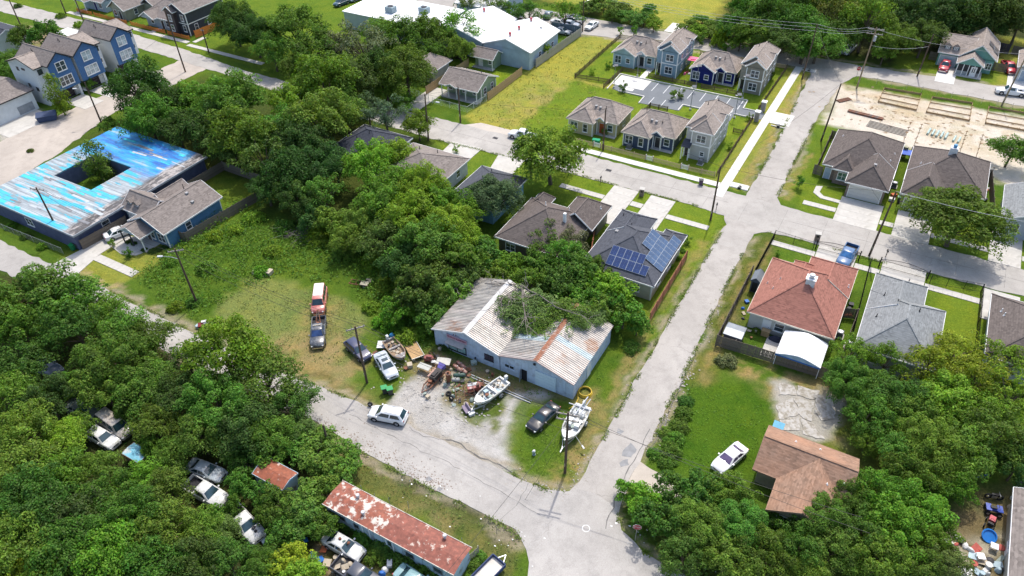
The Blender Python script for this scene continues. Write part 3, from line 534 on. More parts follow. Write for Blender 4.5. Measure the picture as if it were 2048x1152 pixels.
# ------------------------------------------------------------------ buildings
class House:
 def __init__(s, name, label, x0, x1, y0, y1, cat='house', group=None):
  s.o = Vector(((x0 + x1) / 2, (y0 + y1) / 2, 0)); s.e = thing(name, label, cat, s.o, 0, group); s.r = None
 def mb(s): return MB(s.o)
 def wall(s, x0, x1, y0, y1, z1, m, z0=-.05, name='wall'): return s.mb().box(x0, x1, y0, y1, z0, z1).build(name, m, s.e)
 def box(s, name, m, *a, parent=None): return s.mb().box(*a).build(name, m, parent or s.e)
 def roof(s, x0, x1, y0, y1, z, h, axis, i0, i1, m, trim=None, th=.14, fascia=True, cap=True):
  """pitched roof over the eave outline; i0/i1: how far each ridge end is set in (0 = gable end)"""
  xm, ym = (x0 + x1) / 2, (y0 + y1) / 2
  A, B, C, D = Vector((x0, y0, z)), Vector((x1, y0, z)), Vector((x1, y1, z)), Vector((x0, y1, z))
  if axis == 'x': R0, R1 = Vector((x0 + i0, ym, z + h)), Vector((x1 - i1, ym, z + h)); slopes = [(A, B, R1, R0), (C, D, R0, R1)]; ends = [(i0, (D, A, R0)), (i1, (B, C, R1))]; eav = [(A, B), (C, D)]
  else: R0, R1 = Vector((xm, y0 + i0, z + h)), Vector((xm, y1 - i1, z + h)); slopes = [(D, A, R0, R1), (B, C, R1, R0)]; ends = [(i0, (A, B, R0)), (i1, (C, D, R1))]; eav = [(D, A), (B, C)]
  b = s.mb(); dn = Vector((0, 0, -th)); tops = [q for q in slopes] + [t for i, t in ends if i > 0]; rim = list(eav); rakes = []
  for i, t in ends:
   if i > 0: rim.append((t[0], t[1]))
   else: rakes += [(t[0], t[2]), (t[2], t[1])]
  for f in tops:
   n = len(f); b.add(f, [tuple(range(n))]); b.add([p + dn for p in f], [tuple(range(n - 1, -1, -1))])
  for p, q in rim + rakes: b.add([p, p + dn, q + dn, q], [(0, 1, 2, 3)])
  ro = b.build('roof', m, s.e)
  if fascia:
   fb = s.mb(); cen = Vector((xm, ym, 0))
   for p, q in rim + rakes:
    d = (q - p); d.z = 0; n = Vector((d.y, -d.x, 0)).normalized() * .02
    fb.bar(p + n + Vector((0, 0, -.085)), q + n + Vector((0, 0, -.085)), .05, .21)
   fb.build('fascia', trim or WHITE, ro)
  if cap:
   cb = s.mb(); L = [(R0, R1)]
   for i, t in ends:
    if i > 0: L += [(t[0], t[2]), (t[1], t[2])]
   for p, q in L:
    if (q - p).length > .05: cb.bar(p + Vector((0, 0, .02)), q + Vector((0, 0, .02)), .22, .05)
   cb.build('ridge_cap', m, ro)
  s.r = (x0, x1, y0, y1, z, h, axis, i0, i1, ro); return ro
 def hip(s, x0, x1, y0, y1, z, h, m, **k):
  ax = 'x' if x1 - x0 >= y1 - y0 else 'y'; i = min(x1 - x0, y1 - y0) / 2 - (.01 if abs((x1 - x0) - (y1 - y0)) < .05 else 0); return s.roof(x0, x1, y0, y1, z, h, ax, i, i, m, **k)
 def gable(s, x0, x1, y0, y1, z, h, axis, m, wm=None, oh=.35, i0=0, i1=0, **k):
  ro = s.roof(x0, x1, y0, y1, z, h, axis, i0, i1, m, **k)
  if wm:
   xm, ym = (x0 + x1) / 2, (y0 + y1) / 2; t = .16
   if axis == 'x':
    for i, x in ((i0, x0 + oh), (i1, x1 - oh - .1)):
     if i == 0: P = [(y0 + oh, z - t), (y1 - oh, z - t), (y1 - oh, z - t + .01), (ym, z + h - t), (y0 + oh, z - t + .01)]; s.mb().loft([[(x, p, q) for p, q in P], [(x + .1, p, q) for p, q in P]]).build('gable_wall', wm, s.e)
   else:
    for i, y in ((i0, y0 + oh), (i1, y1 - oh - .1)):
     if i == 0: P = [(x0 + oh, z - t), (x1 - oh, z - t), (x1 - oh, z - t + .01), (xm, z + h - t), (x0 + oh, z - t + .01)]; s.mb().loft([[(p, y, q) for p, q in P], [(p, y + .1, q) for p, q in P]]).build('gable_wall', wm, s.e)
  return ro
 def zat(s, x, y):
  x0, x1, y0, y1, z, h, axis, i0, i1, ro = s.r
  v = [min((y - y0) / ((y1 - y0) / 2), (y1 - y) / ((y1 - y0) / 2))] if axis == 'x' else [min((x - x0) / ((x1 - x0) / 2), (x1 - x) / ((x1 - x0) / 2))]
  a, b_, c = (x, x0, x1) if axis == 'x' else (y, y0, y1)
  if i0 > 0: v.append((a - b_) / i0)
  if i1 > 0: v.append((c - a) / i1)
  return z + h * max(0, min(v))
 def vents(s, pts, m=None, hgt=.45, r=.06):
  for x, y in pts:
   z = s.zat(x, y); s.mb().tube((x, y, z - .1), (x, y, z + hgt), r, r, 6).tube((x, y, z - .05), (x, y, z + .06), .16, .09, 8).build('vent_pipe', m or DARKM, s.r[9])
 def boxvents(s, pts, m=None):
  for x, y in pts:
   z = s.zat(x, y); s.mb().obox((x, y, z + .08), (.38, .38, .2)).obox((x, y, z + .2), (.46, .46, .04)).build('box_vent', m or mat('vent_grey', (.3, .3, .3)), s.r[9])
 def win(s, face, u, z0, wd, ht, p, nx=1, ny=2, fm=None, gm=None, name='window', sill=True, fw=.1):
  """framed window proud of the wall plane p on the S, N, E or W face, u = centre along the wall"""
  sg = {'S': -1, 'N': 1, 'E': 1, 'W': -1}[face]; fx = face in 'SN'
  def B(b, u0, u1, a, c, d0, d1):
   q0, q1 = sorted((p + sg * d0, p + sg * d1))
   return b.box(u0, u1, q0, q1, a, c) if fx else b.box(q0, q1, u0, u1, a, c)
  b = s.mb(); h = wd / 2; m = fm or WHITE
  B(b, u - h - fw, u - h, z0 - fw, z0 + ht + fw, -.01, .07); B(b, u + h, u + h + fw, z0 - fw, z0 + ht + fw, -.01, .07)
  B(b, u - h, u + h, z0 + ht, z0 + ht + fw, -.01, .07); B(b, u - h, u + h, z0 - fw, z0, -.01, .07)
  for i in range(1, nx): x = u - h + wd * i / nx; B(b, x - fw * .45, x + fw * .45, z0, z0 + ht, -.005, .065)
  for j in range(1, ny): z = z0 + ht * j / ny; B(b, u - h, u + h, z - fw * .25, z + fw * .25, -.002, .05)
  f = b.build(name, m, s.e)
  B(s.mb(), u - h, u + h, z0, z0 + ht, .004, .03).build('pane', gm or GLASS, f)
  if sill: B(s.mb(), u - h - fw - .05, u + h + fw + .05, z0 - fw - .06, z0 - fw, -.01, .12).build('sill', m, f)
  return f
 def door(s, face, u, wd, ht, p, m, z0=.05, fm=None, panes=0, name='door'):
  sg = {'S': -1, 'N': 1, 'E': 1, 'W': -1}[face]; fx = face in 'SN'
  def B(b, u0, u1, a, c, d0, d1):
   q0, q1 = sorted((p + sg * d0, p + sg * d1)); return b.box(u0, u1, q0, q1, a, c) if fx else b.box(q0, q1, u0, u1, a, c)
  h = wd / 2; d = B(s.mb(), u - h, u + h, z0, z0 + ht, -.01, .03).build(name, m, s.e)
  b = s.mb(); B(b, u - h - .1, u - h, z0, z0 + ht + .1, -.01, .06); B(b, u + h, u + h + .1, z0, z0 + ht + .1, -.01, .06); B(b, u - h, u + h, z0 + ht, z0 + ht + .1, -.01, .06); b.build('door_frame', fm or WHITE, d)
  if panes: B(s.mb(), u - h * .6, u + h * .6, z0 + ht * .45, z0 + ht * .92, .02, .04).build('pane', GLASS, d)
  B(s.mb(), u + h * .7, u + h * .85, z0 + ht * .45, z0 + ht * .5, .03, .08).build('door_handle', CHROME, d); return d
 def garage_door(s, face, u, wd, ht, p, m, n=4, fm=None):
  sg = {'S': -1, 'N': 1, 'E': 1, 'W': -1}[face]; fx = face in 'SN'
  def B(b, u0, u1, a, c, d0, d1):
   q0, q1 = sorted((p + sg * d0, p + sg * d1)); return b.box(u0, u1, q0, q1, a, c) if fx else b.box(q0, q1, u0, u1, a, c)
  h = wd / 2; b = s.mb(); B(b, u - h - .12, u - h, 0, ht + .12, -.01, .06); B(b, u + h, u + h + .12, 0, ht + .12, -.01, .06); B(b, u - h, u + h, ht, ht + .12, -.01, .06)
  d = b.build('garage_door', fm or WHITE, s.e)
  for k in range(n): B(s.mb(), u - h, u + h, ht * k / n + .012, ht * (k + 1) / n - .012, -.005, .03).build('door_panel', m, d)
 def bands(s, zs, x0, x1, y0, y1, m=None, t=.03, hh=.2):
  for z in zs:
   b = s.mb(); b.box(x0 - t, x1 + t, y0 - t, y0, z, z + hh).box(x0 - t, x1 + t, y1, y1 + t, z, z + hh).box(x0 - t, x0, y0, y1, z, z + hh).box(x1, x1 + t, y0, y1, z, z + hh); b.build('trim_band', m or WHITE, s.e)
 def corners(s, x0, x1, y0, y1, z1, m=None, t=.025, wd=.14):
  for x, sx in ((x0, -1), (x1, 1)):
   for y, sy in ((y0, -1), (y1, 1)):
    xa, xb = sorted((x - sx * wd, x + sx * t)); ya, yb = sorted((y - sy * wd, y + sy * t)); s.mb().box(xa, xb, ya, yb, 0, z1).build('corner_trim', m or WHITE, s.e)
 def post(s, x, y, z1, m=None, r=.08, z0=0): s.mb().box(x - r, x + r, y - r, y + r, z0, z1).build('post', m or WHITE, s.e)

SH_BROWN = shingle('brown_shingles', (.135, .113, .102)); SH_TAN = shingle('tan_shingles', (.30, .255, .222)); SH_GREY = shingle('grey_shingles', (.235, .245, .245)); SH_CHAR = shingle('charcoal_shingles', (.085, .09, .105))
SH_RED = shingle('red_shingles', (.315, .142, .108)); SH_RUST = shingle('worn_brown_shingles', (.27, .175, .125), (.42, .23, .145)); SH_DARK = shingle('dark_slate_shingles', (.055, .06, .075)); SH_MID = shingle('taupe_shingles', (.215, .186, .168))
BEIGE = siding('beige_wall', (.52, .49, .42)); BRICK = mat('brown_brick_wall', (.22, .17, .14), .9, var=.25, scale=6, bmp=.2); LGREY = siding('light_grey_wall', (.50, .52, .53)); GDOOR = mat('cream_garage_door', (.58, .57, .53), .6, var=.05)

# --- grey solar house and its panels
h = House('solar_house', 'beige house with charcoal hip roof carrying blue solar panels, by the corner', -32.5, -22.2, 75.6, 90)
h.wall(-32.4, -22.3, 75.6, 87.2, 2.85, BEIGE); h.wall(-32.5, -27.6, 87.2, 90.0, 2.85, BEIGE)
h.hip(-32.9, -21.9, 75.2, 87.6, 2.9, 3.2, SH_CHAR); h.vents([(-29.5, 85.5), (-26, 86), (-24.6, 77.2)]); h.boxvents([(-30.8, 83)])
h.roof(-32.95, -27.2, 84, 90.4, 2.92, 1.7, 'y', 0, 2.8, SH_CHAR); h.vents([(-31.8, 88)])
h.roof(-25.2, -21.85, 84.5, 88.6, 2.93, 1.0, 'y', 0, 1.7, SH_CHAR)
for u, wd in ((-31.2, 1.1), (-29.6, 1.3), (-24.6, 1.0)): h.win('S', u, .9, wd, 1.3, 75.6, 1, 2)
h.win('E', 78.5, .9, 1.2, 1.3, -22.3, 1, 2); h.win('E', 82.5, .9, 1.2, 1.3, -22.3, 1, 2); h.door('S', -27, 1.0, 2.05, 75.6, mat('tan_door', (.4, .33, .24))); h.corners(-32.4, -22.3, 75.6, 87.2, 2.7)
PANEL = mat('solar_cell_blue', (.014, .035, .12), .12, .0, var=.25, spec=.9); PANEL2 = mat('solar_cell_pale_blue', (.035, .075, .15), .12, .0, var=.2, spec=.9)
def solar(h, slope, spots, m, parent):
 """panels laid on a roof plane: slope = (origin, along, up); each panel a part with its own frame"""
 O, a, up = slope; n = a.cross(up).normalized(); pw, ph = .98, 1.5
 fr = MB(); fr.box(-pw / 2, pw / 2, -ph / 2, ph / 2, 0, .04); frm = fr.mesh('frame', mat('panel_frame_grey', (.36, .40, .45), .4, .3))
 g = MB()
 for i in range(2):
  for j in range(3): g.box(-pw / 2 + .03 + i * .462, -pw / 2 + .485 + i * .462, -ph / 2 + .03 + j * .481, -ph / 2 + .505 + j * .481, .041, .046)
 gm = g.mesh('cells', m); rot = Matrix((a, up, n)).transposed().to_euler()
 for i, j in spots:
  p = O + a * (i * 1.0) + up * (j * 1.52) + n * .12
  o = link('solar_panel', frm, parent, p - h.o); o.rotation_euler = rot; link('cells', gm, o)
k = 3.2 / 5.5; ln = math.hypot(1, k); h.r = (-32.9, -21.9, 75.2, 87.6, 2.9, 3.2, 'y', 5.5, 5.5, None)
solar(h, (Vector((-29.0, 76.75, 2.9 + k * 1.55)), Vector((1, 0, 0)), Vector((0, 1 / ln, k / ln))), [(i, j) for j in range(2) for i in range(5)] + [(5, 0)], PANEL, h.e)
solar(h, (Vector((-22.75, 78.9, 2.9 + k * .85)), Vector((0, 1, 0)), Vector((-1 / ln, 0, k / ln))), [(i, 0) for i in range(8)] + [(i, 1) for i in range(0, 6)] + [(i, 2) for i in range(2, 6)], PANEL2, h.e)

# --- brown hip-roofed house beside it
h = House('brown_house', 'brown house with wide brown hip roof beside the solar-panelled house', -46.6, -35, 75, 90)
h.wall(-46.4, -36.0, 75.4, 86.4, 2.85, siding('dark_brown_wall', (.12, .10, .085))); h.wall(-40, -35.2, 86, 90.0, 2.85, siding('grey_brown_wall', (.2, .18, .16)))
h.hip(-46.9, -35.6, 75.0, 86.8, 2.9, 3.3, SH_BROWN); h.vents([(-42.4, 82.8), (-39.0, 84)], WHITE, .6); h.roof(-40.6, -34.7, 83, 90.4, 2.92, 2.3, 'y', 0, 2.9, SH_BROWN); h.vents([(-35.6, 88)], WHITE)
h.roof(-46.4, -43.5, 84, 88.4, 2.93, 1.4, 'y', 1.4, 1.4, SH_BROWN); h.win('S', -44.4, .9, 1.5, 1.2, 75.4, 2, 2); h.win('S', -39.5, .9, 1.2, 1.2, 75.4, 1, 2); h.win('E', 80, .9, 1.0, 1.2, -36.0)
h.box('chimney', WHITE, -38.6, -38.2, 81, 81.4, 3.5, 6.0, parent=h.r[9])

# --- red-roofed house with chimney
CREAM = siding('cream_wall', (.56, .55, .50))
h = House('red_roofed_house', 'cream house with big red shingle hip roof and square white chimney', -9.2, 1.2, 76.8, 92)
h.wall(-9.1, 1.0, 76.8, 89.0, 2.85, CREAM); h.wall(-4.3, 1.1, 88.8, 91.6, 2.85, CREAM); h.wall(-6.3, -4.4, 88.9, 89.6, 2.85, CREAM)
h.hip(-9.5, 1.4, 76.3, 89.2, 2.9, 3.6, SH_RED, trim=mat('cream_trim', (.62, .58, .48))); h.vents([(-8.6, 82.5), (-7.6, 80.9), (-7.2, 83)], mat('vent_pinkish', (.5, .4, .36)), .3)
r1 = h.roof(-4.75, 1.5, 85, 92.0, 2.92, 2.1, 'y', 0, 3.0, SH_RED, trim=MATS['cream_trim']); h.vents([(1.0, 87)], PVC, .4); h.roof(-6.6, -3.5, 87, 90.0, 2.94, 1.2, 'y', 0, 1.5, SH_RED, trim=MATS['cream_trim'])
ch = h.box('chimney', mat('chimney_stucco', (.62, .62, .62)), -4.0, -2.9, 81.2, 82.2, 4.6, 7.0); h.mb().tube((-3.45, 81.7, 7.0), (-3.45, 81.7, 7.45), .28, .28, 10).tube((-3.45, 81.7, 7.45), (-3.45, 81.7, 7.55), .42, .3, 10).build('flue_cap', STEEL, ch); h.box('chimney_crown', WHITE, -4.1, -2.8, 81.1, 82.3, 6.95, 7.03, parent=ch)
h.win('S', -5.2, .9, 1.1, 1.2, 76.8, 1, 2); h.win('S', -2, .9, 1.2, 1.2, 76.8, 1, 2); h.door('S', -6.8, .9, 2.05, 76.8, WHITE); h.win('W', 80, .9, 1.2, 1.2, -9.1); h.win('W', 85, .9, 1.2, 1.2, -9.1)

# --- grey-roofed house to its right
h = House('grey_roofed_house', 'pale house with light grey shingle roof right of the red-roofed house', 4.2, 12.5, 76.6, 92)
h.wall(4.2, 12.4, 76.7, 88.0, 2.85, LGREY); h.wall(4.2, 9.9, 88, 92.0, 2.85, LGREY); h.roof(3.8, 10.3, 84.0, 92.4, 2.92, 2.2, 'y', 0, 3.2, SH_GREY); h.vents([(5.4, 86.5), (7.8, 91)], None, .5)
h.hip(3.8, 12.9, 76.3, 88.3, 2.9, 2.9, SH_GREY); h.vents([(5.2, 82), (7, 84.6), (9.6, 84)], None, .5); h.win('S', 6, .9, 1.3, 1.2, 76.7, 2, 2); h.box('porch_slab', CONC, 10.4, 11.4, 88.2, 90.4, 0, .3); h.door('N', 11, .9, 2, 88.0, WHITE)
h = House('dark_roofed_house', 'house with dark brown roof at the far right edge beside the iron-fenced lawn', 18.3, 28, 84, 95)
h.wall(18.4, 28, 82.4, 94.6, 2.85, LGREY); h.hip(17.8, 28.5, 82, 95, 2.9, 3.0, SH_BROWN); h.vents([(18.9, 90.8), (19.2, 89.9)], WHITE, .5)

# --- copper-brown house at lower right
h = House('worn_brown_house', 'low house with worn coppery brown roof beside the green lawn', -1.8, 7.2, 48, 59)
h.wall(-1.6, 7.0, 53.2, 58.6, 2.6, mat('dull_tan_wall', (.30, .26, .2))); h.wall(.9, 6.4, 48.9, 53.4, 2.6, MATS['dull_tan_wall'])  # one dull tan for every wall of this house
h.gable(-2.1, 7.4, 52.6, 59.2, 2.65, 1.9, 'x', SH_RUST, MATS['dull_tan_wall'], .3, trim=mat('brown_trim', (.3, .19, .13))); h.vents([(1.0, 57.4), (3.5, 57.8), (6.5, 54.4)], PVC, .15)
h.gable(.4, 6.9, 48.4, 55.9, 2.67, 1.75, 'y', SH_RUST, MATS['dull_tan_wall'], .3, trim=MATS['brown_trim']); h.vents([(5.0, 53.5), (5.8, 51.4)], WHITE, .2)
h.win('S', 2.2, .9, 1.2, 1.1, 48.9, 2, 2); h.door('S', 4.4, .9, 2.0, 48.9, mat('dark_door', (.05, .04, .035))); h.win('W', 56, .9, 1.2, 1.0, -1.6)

# --- houses across the street, upper right
BRK = BRICK
h = House('brick_garage_house', 'brown-roofed brick house with wide cream garage door at the street corner', -8.5, 2, 114.7, 131)
h.wall(-4.0, 1.7, 114.9, 119, 2.85, BRK); h.wall(-6.6, -4.0, 118.1, 119, 2.85, BRK); h.wall(-8.3, 1.7, 118.9, 131.2, 2.85, BRK)
h.hip(-8.8, 2.2, 118.3, 131.8, 2.9, 3.4, SH_BROWN); h.vents([(.9, 123), (1.2, 126), (-7.5, 128)], WHITE, .2); h.roof(-4.45, 2.15, 114.3, 121.5, 2.92, 2.4, 'y', 2.7, 0, SH_BROWN); h.boxvents([(-1, 117.5)]); h.roof(-7.1, -3.6, 117.5, 122.3, 2.94, 1.5, 'y', 1.6, 0, SH_BROWN)
h.garage_door('S', -1.15, 4.8, 2.25, 114.9, GDOOR); h.win('S', -5.3, .9, 1.3, 1.3, 118.1, 2, 2, gm=glass('greenish_glass', (.10, .20, .17))); h.door('S', -7.7, .9, 2.05, 118.9, mat('pale_blue_door', (.35, .42, .5))); h.win('E', 122, .9, 1.2, 1.2, 1.7)
h = House('chimney_house', 'brown-roofed house with square white chimney behind the big round oak', 4, 15.2, 114.8, 131.5)
h.wall(4.2, 9.6, 115.2, 119, 2.85, BRK); h.wall(4.2, 15.0, 119, 131, 2.85, BRK); h.hip(3.7, 15.5, 119.0, 131.6, 2.9, 3.5, SH_BROWN); h.vents([(5.4, 124), (7, 122.6)], WHITE, .25); h.roof(3.75, 10.0, 114.8, 122.5, 2.92, 2.4, 'y', 2.8, 0, SH_BROWN)
ch = h.box('chimney', mat('chimney_stucco', (.62, .62, .62)), 8.7, 9.8, 124.8, 125.8, 5, 7.2); h.mb().tube((9.25, 125.3, 7.2), (9.25, 125.3, 7.7), .28, .28, 10).build('flue_cap', mat('blue_metal', (.12, .3, .5)), ch)
h.garage_door('S', 6.9, 4.4, 2.2, 115.2, GDOOR)
h = House('grey_gabled_house', 'pale grey-blue house with grey roof at the right edge beyond the oak', 18.2, 27, 113, 125)
h.wall(18.4, 27, 114.9, 124.4, 2.85, siding('pale_blue_grey_wall', (.42, .47, .52))); h.gable(17.9, 27.4, 114.4, 125, 2.9, 2.4, 'y', SH_GREY, MATS['pale_blue_grey_wall'], .4); h.win('S', 20.0, .9, 1.2, 1.4, 114.9, 1, 2); h.win('S', 24, .9, 1.2, 1.4, 114.9)
GREENW = siding('sea_green_wall', (.17, .36, .31)); 
h = House('green_trimmed_house', 'sea-green house with screened porch, dormers and solar roof, by the dark fence', 3, 14, 174, 187)
h.wall(3.2, 7.4, 176.4, 186, 2.85, GREENW); h.wall(7.4, 13.6, 176.2, 186.3, 2.85, GREENW); h.gable(2.9, 9.5, 176, 186.6, 2.92, 2.3, 'x', SH_TAN, GREENW, .3)
h.gable(6.9, 14.1, 175.8, 187, 2.9, 2.8, 'y', SH_TAN, GREENW, .4); h.roof(6.9, 12.0, 172.6, 177.5, 2.5, 1.7, 'y', 0, 0, SH_TAN); h.mb().loft([[(7.1, 172.9, 2.4), (11.8, 172.9, 2.4), (9.45, 172.9, 4.0)], [(7.1, 173.0, 2.4), (11.8, 173.0, 2.4), (9.45, 173.0, 4.0)]]).build('gable_wall', GREENW, h.e)
for x in (7.3, 8.4, 9.4, 10.4, 11.6): h.post(x, 172.95, 2.4, None, .07)
h.box('porch_screen', mat('dark_insect_screen', (.03, .032, .035), .7), 7.35, 11.55, 173.0, 173.06, .9, 2.35); h.box('porch_wall', siding('porch_grey_wall', (.3, .33, .34)), 7.3, 9.4, 172.97, 173.1, 0, .95); h.door('S', 10.4, .9, 2.0, 172.98, WHITE, panes=1); h.box('porch_slab', CONC, 6.9, 12.2, 172.2, 176.2, 0, .12)
h.garage_door('S', 5.2, 3.2, 2.2, 176.4, mat('pale_blue_garage_door', (.45, .52, .55))); h.win('S', 12.9, .9, .9, 1.2, 176.2, 2, 2)
for x in (4.4, 6.0):
 d = h.box('dormer', mat('dormer_dark', (.10, .16, .18)), x - .55, x + .55, 177.2, 178.8, 3.2, 4.2); h.mb().loft([[(x - .75, 177.0, 4.15), (x + .75, 177.0, 4.15), (x, 177.0, 4.8)], [(x - .75, 179.4, 4.15), (x + .75, 179.4, 4.15), (x, 179.4, 4.8)]]).build('dormer_roof', SH_TAN, d); h.win('S', x, 3.45, .5, .5, 177.2, 2, 2, sill=False)
k2 = 2.8 / 3.6; l2 = math.hypot(1, k2)
solar(h, (Vector((13.4, 179.2, 2.9 + k2 * .7)), Vector((0, 1, 0)), Vector((-1 / l2, 0, k2 / l2))), [(0, 0), (1, 0), (2, 0), (1, 1), (2, 1)], mat('solar_cell_brownish', (.10, .085, .08), .3), h.e)
h = House('pale_garage_house', 'grey house with blue-grey garage cut by the right edge, top corner', 18, 26, 174, 184)
h.wall(18.2, 26, 175.4, 184, 2.85, LGREY); h.gable(17.8, 26.4, 175, 184.4, 2.9, 2.4, 'y', SH_TAN, LGREY, .4); h.garage_door('S', 20.6, 3.4, 2.2, 175.4, mat('blue_grey_door', (.33, .4, .47)))

# --- cottage court: four single-storey and three two-storey cottages
def cottage(name, label, x0, x1, y0, y1, col, sgn=1, gabled=True, door=(.05, .05, .05), group='cottages around the parking court'):
 h = House(name, label, x0, x1, y0, y1, 'cottage', group); wm = siding(name + '_siding', col, 4.)
 xw = x0 + (x1 - x0) * .58; yb = y0 + 1.9
 h.wall(x0 + .35, xw - .3, y0 + .35, y1 - .35, 2.75, wm); h.wall(xw - .3, x1 - .35, yb + .35, y1 - .35, 2.75, wm)
 h.roof(x0, x1, yb, y1, 2.8, 2.5, 'x', 3.1, 3.1, SH_TAN, trim=MATS['cream_trim'])
 x = (x0 + x1) / 2; h.vents([(x1 - 3.4, yb + 2.2), (x0 + 2.5, yb + 3.8)], None, .5); h.boxvents([(x - .6, yb + 2.2), (x + .3, yb + 2.1)])
 if gabled: h.gable(x0 - .02, xw, y0, y0 + 5.2, 2.82, 1.5, 'y', SH_TAN, wm, .35, i1=0, cap=True)
 else: h.roof(x0 - .02, xw, y0, y0 + 6, 2.82, 1.8, 'y', 2.3, 0, SH_TAN, trim=MATS['cream_trim'])
 h.gable(xw - .6, xw + 1.9, yb - .5, yb + 2.6, 2.84, .9, 'y', SH_TAN, wm, .25, cap=False); h.post(xw + .0, yb - .2, 2.7); h.post(xw + 1.5, yb - .2, 2.7)
 w_ = xw - x0; h.win('S', x0 + w_ * .27, .7, 1.3, 1.5, y0 + .35, 2, 2); h.win('S', x0 + w_ * .68, 1.0 if gabled else .7, .8, .9 if gabled else 1.5, y0 + .35, 1, 2)
 h.door('S', xw + .7, .9, 2.05, yb + .35, mat(name + '_door', door)); h.win('S', xw + 2.4, .9, .9, 1.2, yb + .35, 1, 2); h.win('E', (yb + y1) / 2, .9, .9, 1.2, x1 - .35)
 h.corners(x0 + .35, xw - .3, y0 + .35, y1 - .35, 2.6); h.corners(xw - .2, x1 - .35, yb + .35, y1 - .35, 2.6); h.box('porch_slab', CONC, xw - .3, x1 - .3, yb - .5, yb + .35, 0, .12); return h
cottage('light_blue_cottage', 'light blue cottage with gabled front at the left of the parking court', -58.6, -49.0, 144.8, 153.6, (.36, .50, .55))
cottage('navy_cottage', 'deep navy blue cottage with gabled front between the two tall cottages', -41.0, -31.6, 144.6, 153.5, (.012, .022, .16))
cottage('yellow_cottage', 'pale yellow cottage with orange door facing the street', -54.0, -44.4, 113.4, 122.8, (.52, .46, .27), gabled=False, door=(.45, .10, .03))
cottage('slate_blue_cottage', 'slate blue cottage with grey hip roof facing the street', -42.9, -33.3, 113.2, 123.2, (.060, .085, .145), gabled=False)
def tall(name, label, x0, x1, y0, y1, col, hipfront=False, awn=False):
 h = House(name, label, x0, x1, y0, y1, 'cottage', 'cottages around the parking court'); wm = siding(name + '_siding', col, 4.); wt = siding(name + '_upper', sc(col, 1.08), 4.)
 a, b, c, d = x0 + .35, x1 - .35, y0 + .35, y1 - .35; h.wall(a + 1.1, b, c, d, 5.5, wm); h.wall(a, a + 1.1, c + (1.3 if not awn else .6), d, 5.5, wm); h.bands([2.75], a + 1.1, b, c, d)
 h.roof(x0, x1, y0 + 1.0, y1, 5.55, 2.0, 'y', 0 if not hipfront else 2.0, 2.2, SH_TAN); h.vents([(x0 + 1.4, y1 - 3), (x0 + 2.9, y1 - 2.2)], None, .5)
 if not hipfront: h.mb().loft([[(x0 + .35, y0 + 1.35, 5.4), (x1 - .35, y0 + 1.35, 5.4), ((x0 + x1) / 2, y0 + 1.35, 7.4)], [(x0 + .35, y0 + 1.5, 5.4), (x1 - .35, y0 + 1.5, 5.4), ((x0 + x1) / 2, y0 + 1.5, 7.4)]]).build('gable_wall', wm, h.e)
 if hipfront: h.roof(x0 + 1.1, x1 + .02, y0, y0 + 4.6, 5.57, 1.7, 'y', 1.9, 0, SH_TAN)
 else: h.gable(x0 + 1.1, x1 + .02, y0, y0 + 4.6, 5.57, 1.5, 'y', SH_TAN, wt, .35)
 h.roof(x1 - 2.0, x1 + .05, y0 + 5.2, y0 + 8.4, 5.57, .9, 'x', 0, 0, SH_TAN)
 u = (a + 1.1 + b) / 2; h.win('S', u, 3.5, 1.5, 1.3, c, 2, 2); h.win('S', u + (.5 if awn else 0), .8 if not awn else 1.0, 1.5 if not awn else .6, 1.4 if not awn else .7, c, 2 if not awn else 1, 2)
 h.door('S', a + .55, .85, 2.05, c + (1.3 if not awn else .6), mat('dark_door', (.05, .04, .035)), panes=1); h.post(a + .08, c + .1, 2.75)
 for y in (y0 + 3, y0 + 6, y0 + 9): h.win('E', y, 3.4, .7, 1.1, b); h.win('E', y + .5, .9, .7, 1.1, b)
 h.corners(a + 1.1, b, c, d, 5.3)
 if awn: h.mb().add([(a - .2, c - 1.1, 2.55), (a + 1.4, c - 1.1, 2.55), (a + 1.4, c + .6, 3.3), (a - .2, c + .6, 3.3), (a - .2, c - 1.1, 2.47), (a + 1.4, c - 1.1, 2.47), (a + 1.4, c + .6, 3.2), (a - .2, c + .6, 3.2)], [(0, 1, 2, 3), (7, 6, 5, 4), (0, 4, 5, 1), (1, 5, 6, 2), (3, 2, 6, 7), (0, 3, 7, 4)]).build('awning', SH_DARK, h.e); h.post(a - .05, c - .9, 2.5); h.post(a + 1.2, c - .9, 2.5)
 else: h.wall(a, a + 1.1, c, c + 1.3, 5.5, wm, 2.75, 'overhang')
 return h
tall('blue_two_storey_cottage', 'blue-grey two-storey cottage between the light blue and navy cottages', -48.6, -43.3, 144.2, 155.2, (.22, .32, .40))
tall('taupe_two_storey_cottage', 'taupe two-storey cottage at the street end of the upper row', -30.9, -25.6, 144.4, 155.8, (.26, .24, .20))
tall('white_two_storey_cottage', 'off-white two-storey cottage with dark entrance awning at the street corner', -31.9, -26.6, 114.4, 126.0, (.46, .46, .44), True, True)

